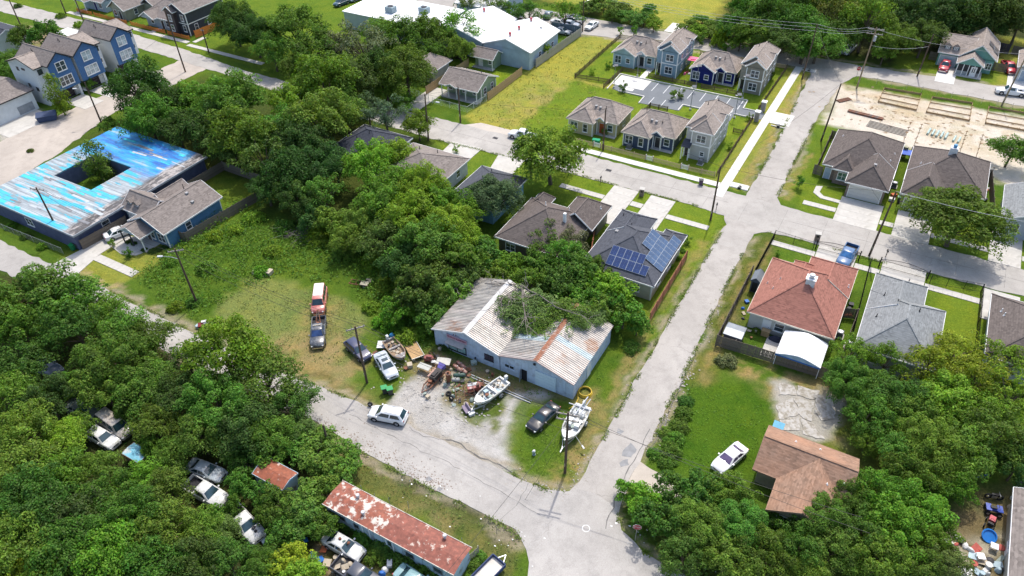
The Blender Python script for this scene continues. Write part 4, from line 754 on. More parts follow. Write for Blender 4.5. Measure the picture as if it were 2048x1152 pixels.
# --- green houses, warehouses, upper middle
SAGE = siding('sage_green_wall', (.27, .36, .25), 4.)
h = House('sage_green_house', 'sage green house with white-posted porch beside the yellow-green field', -83.4, -74.6, 115, 123.2)
h.wall(-83.0, -74.8, 117.0, 122.8, 2.75, SAGE); h.gable(-83.5, -74.3, 114.8, 123.3, 2.8, 1.9, 'x', SH_MID, SAGE, .35); h.vents([(-77, 121)], None, .5); h.gable(-81.8, -79.2, 114.4, 117, 2.86, .6, 'y', SH_MID, SAGE, .2, cap=False)
for x in (-83.1, -81.5, -79.5, -77.4, -74.8): h.post(x, 115.15, 2.7)
for u in (-82.2, -78.8, -76.3): h.win('S', u, 1.0, .8, .9, 117, 1, 2)
h.door('S', -80.5, .9, 2.05, 117, mat('dark_door', (.05, .04, .035))); h.win('E', 118.4, .9, .8, 1.3, -74.8); h.win('E', 121.2, .9, .8, 1.3, -74.8); h.corners(-83.0, -74.8, 117.0, 122.8, 2.6); h.box('porch_slab', CONC, -83.3, -74.6, 114.9, 117, 0, .15)
h = House('small_green_backhouse', 'small sage green back house in front of the white warehouse', -85, -79.6, 130, 134); h.wall(-85.0, -80.2, 131.2, 134.2, 2.5, SAGE); h.gable(-85.5, -79.7, 129.9, 134.6, 2.55, 1.4, 'x', SH_MID, SAGE, .3); h.door('S', -83.6, .9, 2.0, 131.2, WHITE); h.win('S', -81.2, 1.0, .7, .7, 131.2); h.post(-80.0, 130.1, 2.5); h.box('porch_slab', CONC, -85.2, -80, 130.0, 131.2, 0, .12)
h = House('tan_roofed_house', 'low house with tan roof half hidden by trees beside the green house', -95, -87.8, 118.6, 126); h.wall(-94.6, -88.2, 119.2, 125.6, 2.6, BEIGE); h.gable(-95.2, -87.6, 118.4, 126.2, 2.65, 1.7, 'y', SH_MID, BEIGE, .4, i1=2.5)
h = House('dark_brown_shed', 'dark brown shed with grey roof behind the tan-roofed house', -95.4, -89, 132, 135.5, 'shed'); h.wall(-95.2, -89.2, 132.2, 135.3, 2.4, mat('dark_brown_board', (.05, .035, .03), .9)); h.gable(-95.6, -88.8, 131.8, 135.7, 2.45, .8, 'x', SH_GREY, MATS['dark_brown_board'], .3)
WMETAL = mat('white_coated_metal_roof', (.80, .80, .79), .5, var=.05); BLUEM = siding('pale_blue_ribbed_wall', (.36, .46, .52), 1.6, 'X')
def turbine(h, x, y):
 z = h.zat(x, y); RV = paint('red_turbine', (.45, .04, .06)); h.mb().tube((x, y, z - .1), (x, y, z + .35), .22, .22, 10).dome((x, y, z + .62), .36, .36, .22, 10, 3).tube((x, y, z + .35), (x, y, z + .62), .26, .36, 10).build('turbine_vent', RV, h.r[9])
h = House('white_roofed_warehouse', 'pale blue warehouse with white gable roof and red vents beside the field', -84.7, -72.8, 134, 148, 'warehouse')
h.wall(-84.6, -73.1, 134.2, 147.8, 3.9, BLUEM); h.gable(-84.9, -72.7, 134, 148.2, 4.0, 2.0, 'y', WMETAL, BLUEM, .2); turbine(h, -78.8, 136); turbine(h, -78.8, 140); turbine(h, -78.8, 145.6); h.boxvents([(-76, 145)])
for y in (139, 142.4, 145): h.win('E', y, 1.4, 1.0, 1.0, -73.1)
h = House('white_roofed_shop', 'second white gabled roof behind the pale blue warehouse', -98, -84.9, 134, 150, 'warehouse'); h.wall(-97.8, -85.1, 134.6, 149.5, 3.9, BLUEM); h.gable(-98, -84.9, 134.3, 150, 4.0, 2.0, 'y', WMETAL, BLUEM, .2); turbine(h, -91.4, 146)
h = House('flat_white_warehouse', 'flat white-roofed warehouse with rooftop air units behind the trees', -125, -99, 135.5, 149, 'warehouse'); h.wall(-125, -99, 135.5, 149, 3.9, siding('pale_mint_wall', (.50, .56, .55), 1.6, 'X')); h.box('roof', WMETAL, -125.3, -98.7, 135.3, 149.3, 3.9, 4.1)
for x, y in ((-114, 140), (-106.5, 143.2)):
 u_ = h.box('air_unit', mat('blue_grey_metal', (.26, .33, .36)), x - 1.1, x + 1.1, y - .9, y + .9, 4.1, 5.5); h.mb().tube((x, y, 5.5), (x, y, 5.62), .7, .7, 14).build('fan_grille', DARKM, u_)
h = House('ribbed_white_warehouse', 'white ribbed metal roof at the top edge beyond the flat warehouse', -104, -92, 153, 166, 'warehouse'); h.wall(-103.8, -92.2, 153.2, 166, 3.8, BLUEM); h.gable(-104.2, -91.8, 152.8, 166.4, 3.9, 1.2, 'x', WMETAL, BLUEM, .2)

# --- houses among the trees of the middle block
h = House('dark_slate_house', 'house with dark slate hip roof among the trees left of the street drive', -86, -75, 84, 94); h.wall(-85.6, -75.4, 84.4, 93.4, 2.85, LGREY); h.hip(-86, -75, 84, 93.8, 2.9, 2.6, SH_DARK); h.vents([(-82, 87), (-81, 86), (-80.2, 88.4)]); h.win('S', -84, .8, 1.2, 1.6, 84.4)
h = House('taupe_roofed_house', 'grey house with taupe hip roof beside the new driveway', -74, -62, 80.6, 93); h.wall(-73.6, -62.4, 81.0, 92.0, 2.85, LGREY); h.hip(-74, -62, 80.6, 92.4, 2.9, 2.5, SH_MID); h.vents([(-70, 89), (-67, 90)], None, .6); h.win('E', 89, 1, 1, 1.2, -62.4)
h = House('grey_roofed_cottage', 'small house with blue-grey roof beside the large street tree', -59, -50.4, 80, 92); h.wall(-58.4, -50.8, 81, 91.0, 2.85, siding('sky_blue_wall', (.22, .42, .56))); h.hip(-59, -50.2, 80.6, 91.4, 2.9, 2.4, SH_CHAR); h.vents([(-55, 88)]); h.win('E', 84, 1, 1, 1.2, -50.8)

# --- big flat turquoise roof with courtyard
h = House('turquoise_roofed_building', 'large flat building with peeling turquoise roof around a planted courtyard', -126, -103, 45, 71.2, 'building'); PURP = mat('dark_slate_blue_wall', (.085, .10, .17), .8); PEEL = bluemembrane()
CY = (-121.2, -111.6, 54.6, 62.6)
for a in ((-126, -103.6, 45.2, CY[2]), (-126, CY[0], CY[2], CY[3]), (CY[1], -103.6, CY[2], CY[3]), (-126, -103.6, CY[3], 71.0)): h.wall(*a, 3.0, PURP)
rb = h.mb()
for a in ((-126.4, -102.8, 44.9, CY[2] - .0), (-126.4, CY[0], CY[2], CY[3]), (CY[1], -102.8, CY[2], CY[3]), (-126.4, -102.8, CY[3], 71.3)): rb.box(*a, 3.0, 3.22)
ro = rb.build('roof', PEEL, h.e)
for a in ((-126.5, -102.7, 44.8, 44.9), (-102.8, -102.7, 44.9, 71.3)): h.box('parapet_edge', mat('dull_roof_edge', (.3, .33, .36)), *a, 2.95, 3.27, parent=ro)
for k in range(26):
 x = RND.uniform(-125, -104); y = RND.choice([RND.uniform(45.5, 54), RND.uniform(63, 70.5)]); L = RND.uniform(1.2, 4.5); h.mb().obox((x, y, 3.235 + k * .0006), (L, RND.uniform(.15, .6), .02), RND.uniform(-.08, .08)).build('loose_roof_strip', [mat('peeled_white_strip', (.42, .45, .47)), mat('peeled_grey_strip', (.2, .2, .21)), mat('peeled_aqua_strip', (.06, .5, .6))][k % 3], ro)
h.win('S', -115, 1, 1.6, 1.2, 45.2, 2, 2); h.win('E', 50.6, 1.0, 1.2, 1.2, -103.6); h.win('E', 58, 1.0, 1.0, 1.2, -103.6)
# --- blue house with carport
h = House('blue_house', 'medium blue house with grey gabled roof and twin dormers beside the turquoise-roofed building', -103, -91, 50, 64); BLU = siding('medium_blue_wall', (.085, .20, .34), 3.5); PBLU = siding('powder_blue_wall', (.35, .48, .58), 3.5)
h.wall(-98.9, -91.6, 52.3, 63.2, 2.85, BLU); h.gable(-99.4, -91.2, 51.8, 63.6, 2.9, 2.0, 'y', SH_MID, BLU, .4); h.vents([(-96.5, 61)], None, .9); h.boxvents([(-94.6, 60), (-93, 59.4)])
h.wall(-103.0, -98.9, 54.1, 58.4, 2.85, PBLU); h.roof(-103.4, -96.5, 53.6, 59, 2.92, 1.9, 'x', 0, 0, SH_MID); h.wall(-101.0, -98.9, 58.4, 62.5, 2.85, BLU); h.roof(-101.4, -97.0, 57.5, 63, 2.86, 1.5, 'y', 0, 0, SH_MID)
for x in (-101.9, -100.3):
 d = h.box('dormer', WHITE, x - .4, x + .4, 54.6, 55.8, 3.3, 4.0); h.mb().loft([[(x - .6, 54.4, 3.95), (x + .6, 54.4, 3.95), (x, 54.4, 4.45)], [(x - .6, 56.2, 3.95), (x + .6, 56.2, 3.95), (x, 56.2, 4.45)]]).build('dormer_roof', SH_MID, d); h.win('S', x, 3.45, .35, .4, 54.6, 1, 2, sill=False)
h.garage_door('S', -101, 2.9, 2.2, 54.1, WHITE); h.gable(-99.3, -94.0, 49.6, 53.4, 2.6, 1.3, 'y', SH_MID, PBLU, .3)
for x in (-99.0, -96.9, -94.3): h.post(x, 49.9, 2.5, mat('dark_post', (.05, .05, .06)) if x < -95 else None)
h.box('porch_slab', CONC, -99, -93.9, 49.7, 52.3, 0, .12); h.door('S', -96, .9, 2.0, 52.3, mat('dark_door', (.05, .04, .035)), panes=1); h.win('S', -92.9, .8, 1.5, 1.4, 52.3, 2, 2); h.win('S', -94.9, .8, .8, 1.3, 52.3); h.win('E', 56.5, 1.0, .9, 1.2, -91.6, 1, 2); h.corners(-98.9, -91.6, 52.3, 63.2, 2.7)

# --- three tall blue townhouses
TB = siding('townhouse_blue_siding', (.07, .165, .34), 2.0, 'Y'); TW = mat('townhouse_white_wall', (.62, .64, .64), .7, var=.05); TD = mat('townhouse_dark_garage', (.04, .03, .035), .6)
def town(label, y0, y1, bay, gm=None):
 h = House('blue_townhouse', label, -161, -151, y0, y1, 'townhouse', 'row of three blue townhouses'); ym = (y0 + y1) / 2
 h.wall(-161, -151.15, y0, y1, 8.0, TW, 2.5, 'upper_wall'); h.wall(-161, -152.4, y0 + .1, y1 - .1, 2.55, TW)
 h.wall(-151.15, -151.0, y0, y1, 8.0, TB, 2.5, 'blue_facade'); h.roof(-161.3, -150.7, y0 - .3, y1 + .3, 8.1, 2.0, 'x', 0, 0, SH_MID, trim=DARKM)
 P = [(y0, 7.95), (y1, 7.95), (ym, 9.85)]; h.mb().loft([[(-151.15, p, q) for p, q in P], [(-151.0, p, q) for p, q in P]]).build('gable_wall', TB, h.e); h.mb().loft([[(-161.0, p, q) for p, q in P], [(-160.9, p, q) for p, q in P]]).build('gable_wall', TW, h.e)
 bt = h.mb(); k = y0 + .3
 while k < y1 - .1: bt.box(-151.0, -150.965, k - .03, k + .03, 2.5, 8.0 + 1.85 * (1 - abs(k - ym) / ((y1 - y0) / 2)) - .1); k += .42
 bt.build('siding_battens', TB, h.e)
 h.vents([(-157.5, ym - .9), (-156.8, ym - 1.1)], None, .5)
 h.win('E', ym, 6.3, 1.9, 1.7, -150.96, 2, 2, fw=.14, gm=gm); h.win('E', ym, 3.3, 2.7, 1.75, -150.96, 3, 2, fw=.14, gm=gm); h.garage_door('E', ym - .3, 3.4, 2.2, -152.4, TD, 4, DARKM); h.post(-151.3, y1 - .5, 2.5, TW, .22); h.door('E', y1 - .75, .8, 2.0, -152.4, WHITE)
 b0, b1 = bay; xe = -152.6
 h.wall(-161.2, xe, b0, b1, 7.9, TW, 0 if b0 < y0 else 2.6, 'side_bay'); h.roof(-161.6, xe + .3, b0 - (.3 if b0 < y0 else 1.6), b1 + (.3 if b0 > y0 else 1.6), 8.0, 1.5, 'y', 0, 0, SH_TAN, trim=DARKM)
 if b0 < y0:
  P = [(-161.2, 7.85), (xe, 7.85), ((-161.2 + xe) / 2, 9.3)]; h.mb().loft([[(p, b0, q) for p, q in P], [(p, b0 + .1, q) for p, q in P]]).build('gable_wall', TW, h.e)
  for u, z, wd in ((-158.5, 6.6, .5), (-156.6, 7.0, .9), (-156.8, 3.4, .5), (-154.4, 3.0, .6)): h.win('S', u, z, wd, .6 if wd < .7 else .25, b0, 1, 1, fm=DARKM, sill=False)
  h.win('E', (b0 + b1) / 2, 6.6, .8, .8, xe, 1, 1, fm=DARKM)
 else: h.win('E', (b0 + b1) / 2, 6.6, .7, .8, xe, 1, 1, fm=DARKM); h.win('E', (b0 + b1) / 2, 4.0, .7, .8, xe, 1, 1)
town('nearest blue townhouse with white side wall facing the white garage building', 76.2, 81.4, (74.3, 76.2)); town('middle one of the three blue townhouses', 82.1, 87.5, (87.5, 89.1), glass('blinds_behind_glass', (.30, .36, .38))); town('farthest blue townhouse, its base hidden by the big dark tree', 91.0, 95.9, (95.9, 97.6), MATS['blinds_behind_glass'])
h = House('white_garage_building', 'plain white building with brown roof at the left edge below the townhouses', -165, -153.8, 64, 72.8, 'building'); h.wall(-168, -153.8, 62.5, 72.6, 3.9, mat('white_painted_wall', (.60, .63, .64), .8, var=.08)); h.roof(-168.4, -153.4, 62.2, 73.0, 4.0, 1.0, 'y', 0, 0, SH_MID, trim=DARKM); h.box('louvre_shutter', mat('grey_louvre', (.25, .27, .29)), -153.8, -153.7, 68.6, 71.8, .3, 1.9)
h = House('slate_roofed_house', 'pale house with slate roof at the left edge behind the townhouses', -198, -186.6, 83, 93); h.wall(-198, -187, 84, 93.4, 2.9, TW); h.gable(-199, -186.6, 83.4, 94, 3.0, 2.0, 'x', SH_DARK, TW, .3)
h = House('long_white_trailer', 'long flat white roof beside the far street, behind the townhouses', -179, -166, 97.0, 100.0, 'trailer'); h.wall(-181, -166, 96.8, 99.8, 2.4, TW); h.box('roof', WMETAL, -181.2, -165.8, 96.6, 100, 2.4, 2.55)
# --- houses along the far street, top left
h = House('dark_two_storey_house', 'dark grey two-storey house with white trim and orange side fence', -171, -155, 113.6, 125); DK = siding('charcoal_siding', (.052, .058, .075), 4.); DB = siding('dark_plum_siding', (.07, .055, .06), 4.); LB = siding('light_blue_grey_siding', (.33, .39, .44), 4.)
h.wall(-161.4, -155.6, 114.2, 126, 5.5, DK); h.gable(-161.9, -155.2, 113.7, 126.4, 5.6, 2.0, 'y', SH_MID, DK, .4); h.wall(-161.4, -158.6, 113.2, 114.3, 5.5, DB); h.gable(-161.8, -158.2, 112.8, 117, 5.62, 1.3, 'y', SH_MID, DB, .3); h.wall(-171, -161.4, 114.4, 124, 2.75, LB); h.roof(-171.5, -161, 113.9, 124.5, 2.8, 2.6, 'x', 3, 0, SH_MID); h.gable(-171.2, -166.0, 112.6, 118, 2.82, 1.5, 'y', SH_MID, LB, .3)
h.bands([2.7], -161.4, -155.6, 114.2, 126); h.corners(-161.4, -155.6, 114.2, 126, 5.4)
for u, z, p in ((-160, 3.3, 113.2), (-157, 3.4, 114.2), (-160, .9, 113.2), (-157, .9, 114.2), (-168.8, .9, 112.9 + 1.5), (-163.4, .9, 114.4)): h.win('S', u, z, .9, 1.4, p, 1, 2)
h.win('E', 116.5, .8, .9, 1.4, -155.6); h.win('E', 120.5, .9, .9, 1.4, -155.6); h.door('S', -165.2, .9, 2.05, 114.4, mat('dark_door', (.05, .04, .035)))
h = House('olive_house', 'olive-beige house with grey gabled roof behind the orange fence', -184, -174, 113.5, 127); OL = siding('olive_siding', (.28, .29, .23), 4.); h.wall(-183.4, -178.2, 114, 127, 2.75, OL); h.gable(-184, -177.6, 113.2, 127.6, 2.8, 2.2, 'y', SH_MID, OL, .5); h.wall(-178.2, -174, 119.5, 127, 2.75, OL); h.roof(-178.6, -173.6, 119, 127.6, 2.82, 1.6, 'y', 0, 0, SH_MID)
h.win('E', 117, .9, .9, 1.2, -178.2); h.win('S', -182.2, .8, 1.0, 1.4, 114); h.door('S', -180.4, .9, 2.05, 114, mat('dark_door', (.05, .04, .035)))
h = House('pale_blue_house', 'pale blue house with navy door behind the orange fence, top left', -197, -187.6, 113.8, 125); h.wall(-196.6, -188.2, 115.4, 125, 2.75, siding('pale_blue_siding', (.36, .46, .54), 4.)); h.gable(-197, -187.8, 114.6, 125.5, 2.8, 2.2, 'x', SH_MID, MATS['pale_blue_siding'], .4); h.gable(-196.6, -192.4, 112.8, 118, 2.82, 1.4, 'y', SH_MID, MATS['pale_blue_siding'], .3); h.win('S', -190, .9, 1.0, 1.3, 115.4, 2, 2); h.door('S', -192.0, .9, 2.05, 115.4, mat('navy_door', (.02, .03, .15))); h.post(-196.2, 113, 2.7); h.post(-192.8, 113, 2.7)

# --- the workshop: two corrugated gables side by side
GW = mat('powder_blue_painted_metal', (.46, .55, .65), .6, var=.12, dirt=(.36, .41, .46), dirtamt=.3, dscale=1.4); GR = corrugated('weathered_corrugated_roof', (.47, .44, .39), (.185, .17, .155), (.30, .15, .08)); GRR = corrugated('cleaner_corrugated_roof', (.54, .49, .44), (.25, .225, .205), (.34, .18, .10))
h = House('metal_workshop', 'pale blue metal workshop with two corrugated gable roofs and a fallen tree on top', -43.7, -23.8, 54.3, 65.6, 'workshop')
EZ, RZ, Y0, Y1 = 2.85, 4.45, 54.3, 65.4
SKYL = mat('translucent_roof_sheet', (.46, .53, .53), .4)
def slope(xa, xb, za, zb, m, n=13, skip=()):
 """one roof slope of n lapped sheets, each ribbed; every sheet is its own part"""
 L = (Y1 - Y0 + .5) / n; ribs = 3
 for s_ in range(n):
  y = Y0 - .25 + s_ * L; b = h.mb(); P = []
  for k in range(ribs):
   a = y + L * k / ribs; P += [(a, 0), (a + L * .15, 0), (a + L * .2, .085), (a + L * .27, .085), (a + L * .32, 0)]
  P.append((y + L + .03, .008)); up = [[(x, p, z + q) for p, q in P] for x, z in ((xa, za), (xb, zb))]
  b.loft(up, close=False, caps=False); b.build('roof_sheet', SKYL if s_ in skip else (m if RND.random() > .12 else GRR), h.e).location.z = RND.uniform(-.004, .004)
slope(-43.95, -38.85, EZ, RZ, GR); slope(-33.95, -38.85, EZ, RZ, GR); slope(-33.85, -28.8, EZ, RZ, GR, skip=(4,)); slope(-23.65, -28.8, EZ, RZ, GRR, skip=(5,))
for x, m in ((-38.85, mat('chalky_flashing', (.52, .51, .49))), (-28.8, rusty('rusted_ridge_flashing', (.26, .10, .05), (.4, .32, .28), .6, 1.2))):
 for k in range(4): y = Y0 - .3 + k * 2.92; h.mb().add([(x - .35, y, RZ - .03), (x, y, RZ + .1), (x + .35, y, RZ - .03), (x - .35, y + 2.9, RZ - .03), (x, y + 2.9, RZ + .1), (x + .35, y + 2.9, RZ - .03)], [(0, 1, 4, 3), (1, 2, 5, 4)]).build('ridge_flashing', m, h.e)
h.box('valley_gutter', mat('gutter_grey', (.3, .29, .28)), -34.15, -33.65, Y0 - .3, Y1 + .3, EZ - .12, EZ - .02)
def wallpanels(xa, xb, zr, side):
 n = 10; L = (xb - xa) / n; xm = (xa + xb) / 2
 for k in range(n):
  a, b_ = xa + L * k + .01, xa + L * (k + 1) - .01; z = lambda x: EZ + (zr - EZ) * (1 - abs(x - xm) / ((xb - xa) / 2)) - .05
  P = [(a, -.02), (b_, -.02), (b_, z(b_))] + ([(xm, z(xm))] if a < xm < b_ else []) + [(a, z(a))]; y = Y0 + RND.uniform(-.006, .006)
  m_ = h.mb().loft([[(p, y, q) for p, q in P], [(p, y + .05, q) for p, q in P]])
  for rx in (.0, .5): m_.box(a + rx * L + .005, a + rx * L + .05, y - .025, y, 0, min(z(a + rx * L), z(min(b_, a + rx * L + .05))))
  m_.build('wall_panel', GW, h.e)
wallpanels(-43.7, -34.0, RZ, 'S'); wallpanels(-33.9, -23.85, RZ, 'S')
h.wall(-43.65, -23.9, 54.42, 65.3, 2.75, mat('dim_inner_metal', (.2, .23, .26)), name='inner_wall')  # darker grey-blue box behind the wall panels
for k in range(12):
 y = 54.36 + k * .92; o_ = h.mb().box(-23.9, -23.84, y, y + .9, -.02, EZ - .08).box(-23.84, -23.81, y, y + .05, 0, EZ - .1).box(-23.84, -23.81, y + .45, y + .5, 0, EZ - .1); o_.build('wall_panel', GW, h.e); h.mb().box(-43.72, -43.66, y, y + .9, -.02, EZ - .08).build('wall_panel', GW, h.e)
h.box('side_door', mat('white_side_door', (.6, .63, .64)), -23.82, -23.76, 58.1, 59.2, 0, 2.2)
for a, b_ in (((-43.95, EZ), (-38.85, RZ)), ((-38.85, RZ), (-34.0, EZ)), ((-33.9, EZ), (-28.8, RZ)), ((-28.8, RZ), (-23.65, EZ))): h.mb().bar((a[0], Y0 - .27, a[1] - .02), (b_[0], Y0 - .27, b_[1] - .02), .05, .2).build('rake_trim', WHITE if a[0] < -34 else mat('faded_pink_trim', (.5, .4, .38)), h.e)
sg = h.box('sign_board', mat('faded_pink_sign', (.50, .34, .40), .7, var=.15), -41.65, -38.65, 54.12, 54.2, 2.36, 2.98)
TXT = mat('maroon_sign_letters', (.16, .02, .05), .6); textmesh('lettering', 'PRODUCE EQUIPMENT', .42, TXT, sg, Vector((-40.15, 54.1, 2.70)) - h.o, (math.pi / 2, 0, 0), .012, 2.8); textmesh('lettering', 'S E L', .28, TXT, sg, Vector((-40.3, 54.26, 3.15)) - h.o, (math.pi / 2, 0, 0), .012, .9)
aw = h.mb().add([(-41.6, 54.2, 2.3), (-38.9, 54.2, 2.3), (-38.9, 53.5, 1.95), (-41.6, 53.5, 1.95), (-41.6, 54.2, 2.24), (-38.9, 54.2, 2.24), (-38.9, 53.5, 1.9), (-41.6, 53.5, 1.9)], [(0, 3, 2, 1), (4, 5, 6, 7), (3, 7, 6, 2), (0, 4, 7, 3), (2, 6, 5, 1)]).build('awning', mat('dusty_awning', (.36, .34, .33)), h.e)
h.win('S', -40.25, .45, 2.5, .95, 54.28, 2, 1, fm=mat('black_window_bar', (.02, .02, .025)), gm=glass('hazy_green_glass', (.28, .42, .40), .25)); h.box('security_bar', DARKM, -41.7, -39.3, 53.95, 54.0, 1.3, 1.36)
h.win('S', -35.5, 1.15, 1.1, .75, 54.28, 4, 1, fm=mat('black_window_bar', (.02, .02, .025)), gm=glass('barred_glass', (.09, .07, .10))); h.win('S', -32.55, 1.15, 1.25, .5, 54.28, 2, 1, fm=GW, gm=GLASS)
h.box('doorway_shade_panel', mat('dark_interior', (.015, .015, .018)), -30.85, -30.1, 54.24, 54.3, 0, 1.8); h.mb().obox((-30.9, 53.95, .95), (.04, .7, 1.75), .3).build('open_door', mat('grey_door', (.3, .33, .36)), h.e)  # near-black panel: shade of the unlit interior painted onto the wall
gd = h.box('roller_door', mat('painted_roller_door', (.54, .66, .72), .6, var=.06), -28.9, -26.1, 54.20, 54.26, .12, 2.62)
for k in range(5): h.box('door_panel', MATS['painted_roller_door'], -28.88, -26.12, 54.17, 54.2, .14 + k * .5, .61 + k * .5, parent=gd)
lm = h.box('wall_lamp', DARKM, -29.15, -28.85, 54.1, 54.25, 3.5, 3.75)

# --- mobile home with rusted roof
h = House('mobile_home', 'long pale blue mobile home with rusty peeling roof beside the road', -39, -23.3, 27.4, 30.4, 'mobile home'); MW = mat('mobile_home_pale_blue', (.38, .50, .56), .6, var=.1, dirt=(.22, .2, .17), dirtamt=.3); MR = rusty('peeling_rust_roof', (.25, .075, .042), (.58, .53, .46), .55, 1.0); MR2 = rusty('solid_rust_roof', (.23, .070, .045), (.55, .46, .38), .63, 1.2)
h.wall(-38.9, -23.4, 27.5, 30.3, 2.85, MW, .35)
n = 13
for k in range(n):
 a = -39.1 + k * 15.9 / n; b_ = a + 15.9 / n; m = MR if k < 6 else MR2; zc = 3.1
 h.mb().add([(a, 27.3, 2.85), (b_ + .02, 27.3, 2.85), (b_ + .02, 28.85, zc), (a, 28.85, zc), (b_ + .02, 30.5, 2.85), (a, 30.5, 2.85), (a, 27.3, 2.78), (b_, 27.3, 2.78), (b_, 30.5, 2.78), (a, 30.5, 2.78)], [(0, 1, 2, 3), (3, 2, 4, 5), (6, 7, 1, 0), (5, 4, 8, 9)]).box(a - .02, a + .02, 27.32, 28.84, 2.87, 2.88).build('roof_sheet', m, h.e).location.z = .004 * (k % 2)
h.mb().bar((-39.15, 27.28, 2.84), (-23.15, 27.28, 2.84), .05, .14).bar((-39.15, 30.52, 2.84), (-23.15, 30.52, 2.84), .05, .14).build('drip_edge', rusty('chalky_edge', (.25, .1, .06), (.65, .6, .52), .42, 3.), h.e)
for x, y in ((-36.3, 29.6), (-34.6, 28.3), (-26, 30.1)): h.mb().tube((x, y, 2.9), (x, y, 3.35), .13, .13, 8).tube((x, y, 3.35), (x, y, 3.5), .24, .2, 8).build('roof_vent', rusty('vent_metal', (.2, .1, .08), (.5, .5, .5), .4, 3), h.e)
for x in [-38.9 + k * 1.19 for k in range(1, 13)]: h.mb().box(x - .02, x + .02, 27.47, 27.5, .4, 2.75).build('wall_seam', mat('seam_grey_blue', (.24, .3, .33)), h.e)
for u, wd in ((-38.2, .9), (-37.1, 1.0), (-35.1, .6), (-28.5, .9), (-25.2, .9)): h.win('S', u, 1.2, wd, .8, 27.5, 1, 1, fm=STEEL, gm=GLASS, sill=False, fw=.05)
h.door('S', -30.95, .75, 1.75, 27.5, MW, .55, panes=1); h.door('S', -33.9, .75, 1.75, 27.5, MW, .55); h.box('skirting', rusty('stained_skirting', (.16, .1, .07), (.3, .35, .36), .45), -38.85, -23.45, 27.55, 30.25, 0, .36)
# --- sheds and small structures
def shed(name, label, x0, x1, y0, y1, z, hh, wm, rm, axis='x', cat='shed'):
 h = House(name, label, x0, x1, y0, y1, cat); h.wall(x0 + .1, x1 - .1, y0 + .1, y1 - .1, z, wm); h.gable(x0, x1, y0, y1, z + .05, hh, axis, rm, wm, .12, trim=wm, cap=False); return h
shed('rusty_roofed_shed', 'small white shed with rusty ribbed roof buried in the bushes', -48.6, -44.3, 26.8, 29.2, 2.2, .35, MW, rusty('rust_sheet', (.26, .075, .035), (.55, .45, .38), .62, .9))
shed('blue_roofed_box_shed', 'small shed with faded blue roof in the junkyard bushes', *[v for v in (G(271, 906, 1.6).x - 1.3, G(271, 906, 1.6).x + 1.5, G(271, 906, 1.6).y - .8, G(271, 906, 1.6).y + .9)], 1.6, .12, mat('brown_box', (.18, .12, .09)), mat('faded_blue_sheet', (.16, .40, .50), .5, var=.25, dirt=(.5, .52, .5)))
h = shed('grey_plastic_shed', 'grey plastic shed beside the iron-fenced side yard of the red-roofed house', -11.0, -9.7, 84, 86.4, 1.9, .55, mat('slate_plastic', (.12, .13, .15)), mat('slate_plastic_roof', (.17, .19, .21), .6), 'y'); h.box('doorway_shade_panel', DARKM, -10.7, -10.0, 84.03, 84.08, .1, 1.7)  # dark panel on the front paints the shade of an open entrance
shed('lean_to_shed', 'low shed with grey sheet roof in the corner of the board fence', -11.2, -8.8, 72.2, 74.6, 1.6, .2, mat('slate_plastic', (.12, .13, .15)), mat('grey_sheet_roof', (.22, .24, .26), .45, .2))
h = House('white_metal_carport', 'white ribbed metal carport behind the board fence of the red-roofed house', -4.3, .9, 71.5, 76, 'carport')
xs = [-4.4 + i * 5.4 / 8 for i in range(9)]; zf = lambda x: 2.0 + .7 * (1 - abs((x + 1.7) / 2.7) ** 1.4) if abs(x + 1.7) < 2.7 else 2.0
for k in range(10): y = 71.4 + k * .47; h.mb().loft([[(x, y, zf(x)) for x in xs] , [(x, y + .06, zf(x) + .05) for x in xs], [(x, y + .16, zf(x) + .05) for x in xs], [(x, y + .22, zf(x)) for x in xs], [(x, y + .48, zf(x)) for x in xs]], close=False, caps=False).build('roof_sheet', WMETAL, h.e)
for x in (-4.3, .9):
 for y in (71.6, 73.8, 76.0): h.post(x, y, 2.02, PVC, .04)
h.mb().loft([[(x, 71.42, 1.95) for x in xs] + [(x, 71.42, zf(x) - .02) for x in xs[::-1]], [(x, 71.46, 1.95) for x in xs] + [(x, 71.46, zf(x) - .02) for x in xs[::-1]]]).build('end_panel', mat('blue_grey_panel', (.3, .42, .52)), h.e); h.box('trim_stripe', mat('blue_stripe', (.03, .13, .4)), -4.4, 1.0, 71.38, 71.41, 1.78, 1.95)
h = House('small_white_kennel', 'small white shelter with bright blue tarp roof behind the worn brown house', -1.8, -.6, 59.8, 61.4, 'kennel'); h.wall(-1.7, -.7, 59.9, 61.3, 1.2, mat('dirty_white', (.5, .49, .46)), name='wall'); h.box('opening_shade_panel', DARKM, -1.5, -.9, 59.85, 59.9, .1, 1.0); h.mb().obox((-1.2, 60.6, 1.35), (1.2, 1.5, .08), 0, .15).build('roof', mat('bright_blue_tarp', (.05, .28, .42), .5), h.e)  # kennel mouth is a dark panel, its inner shade put into the colour
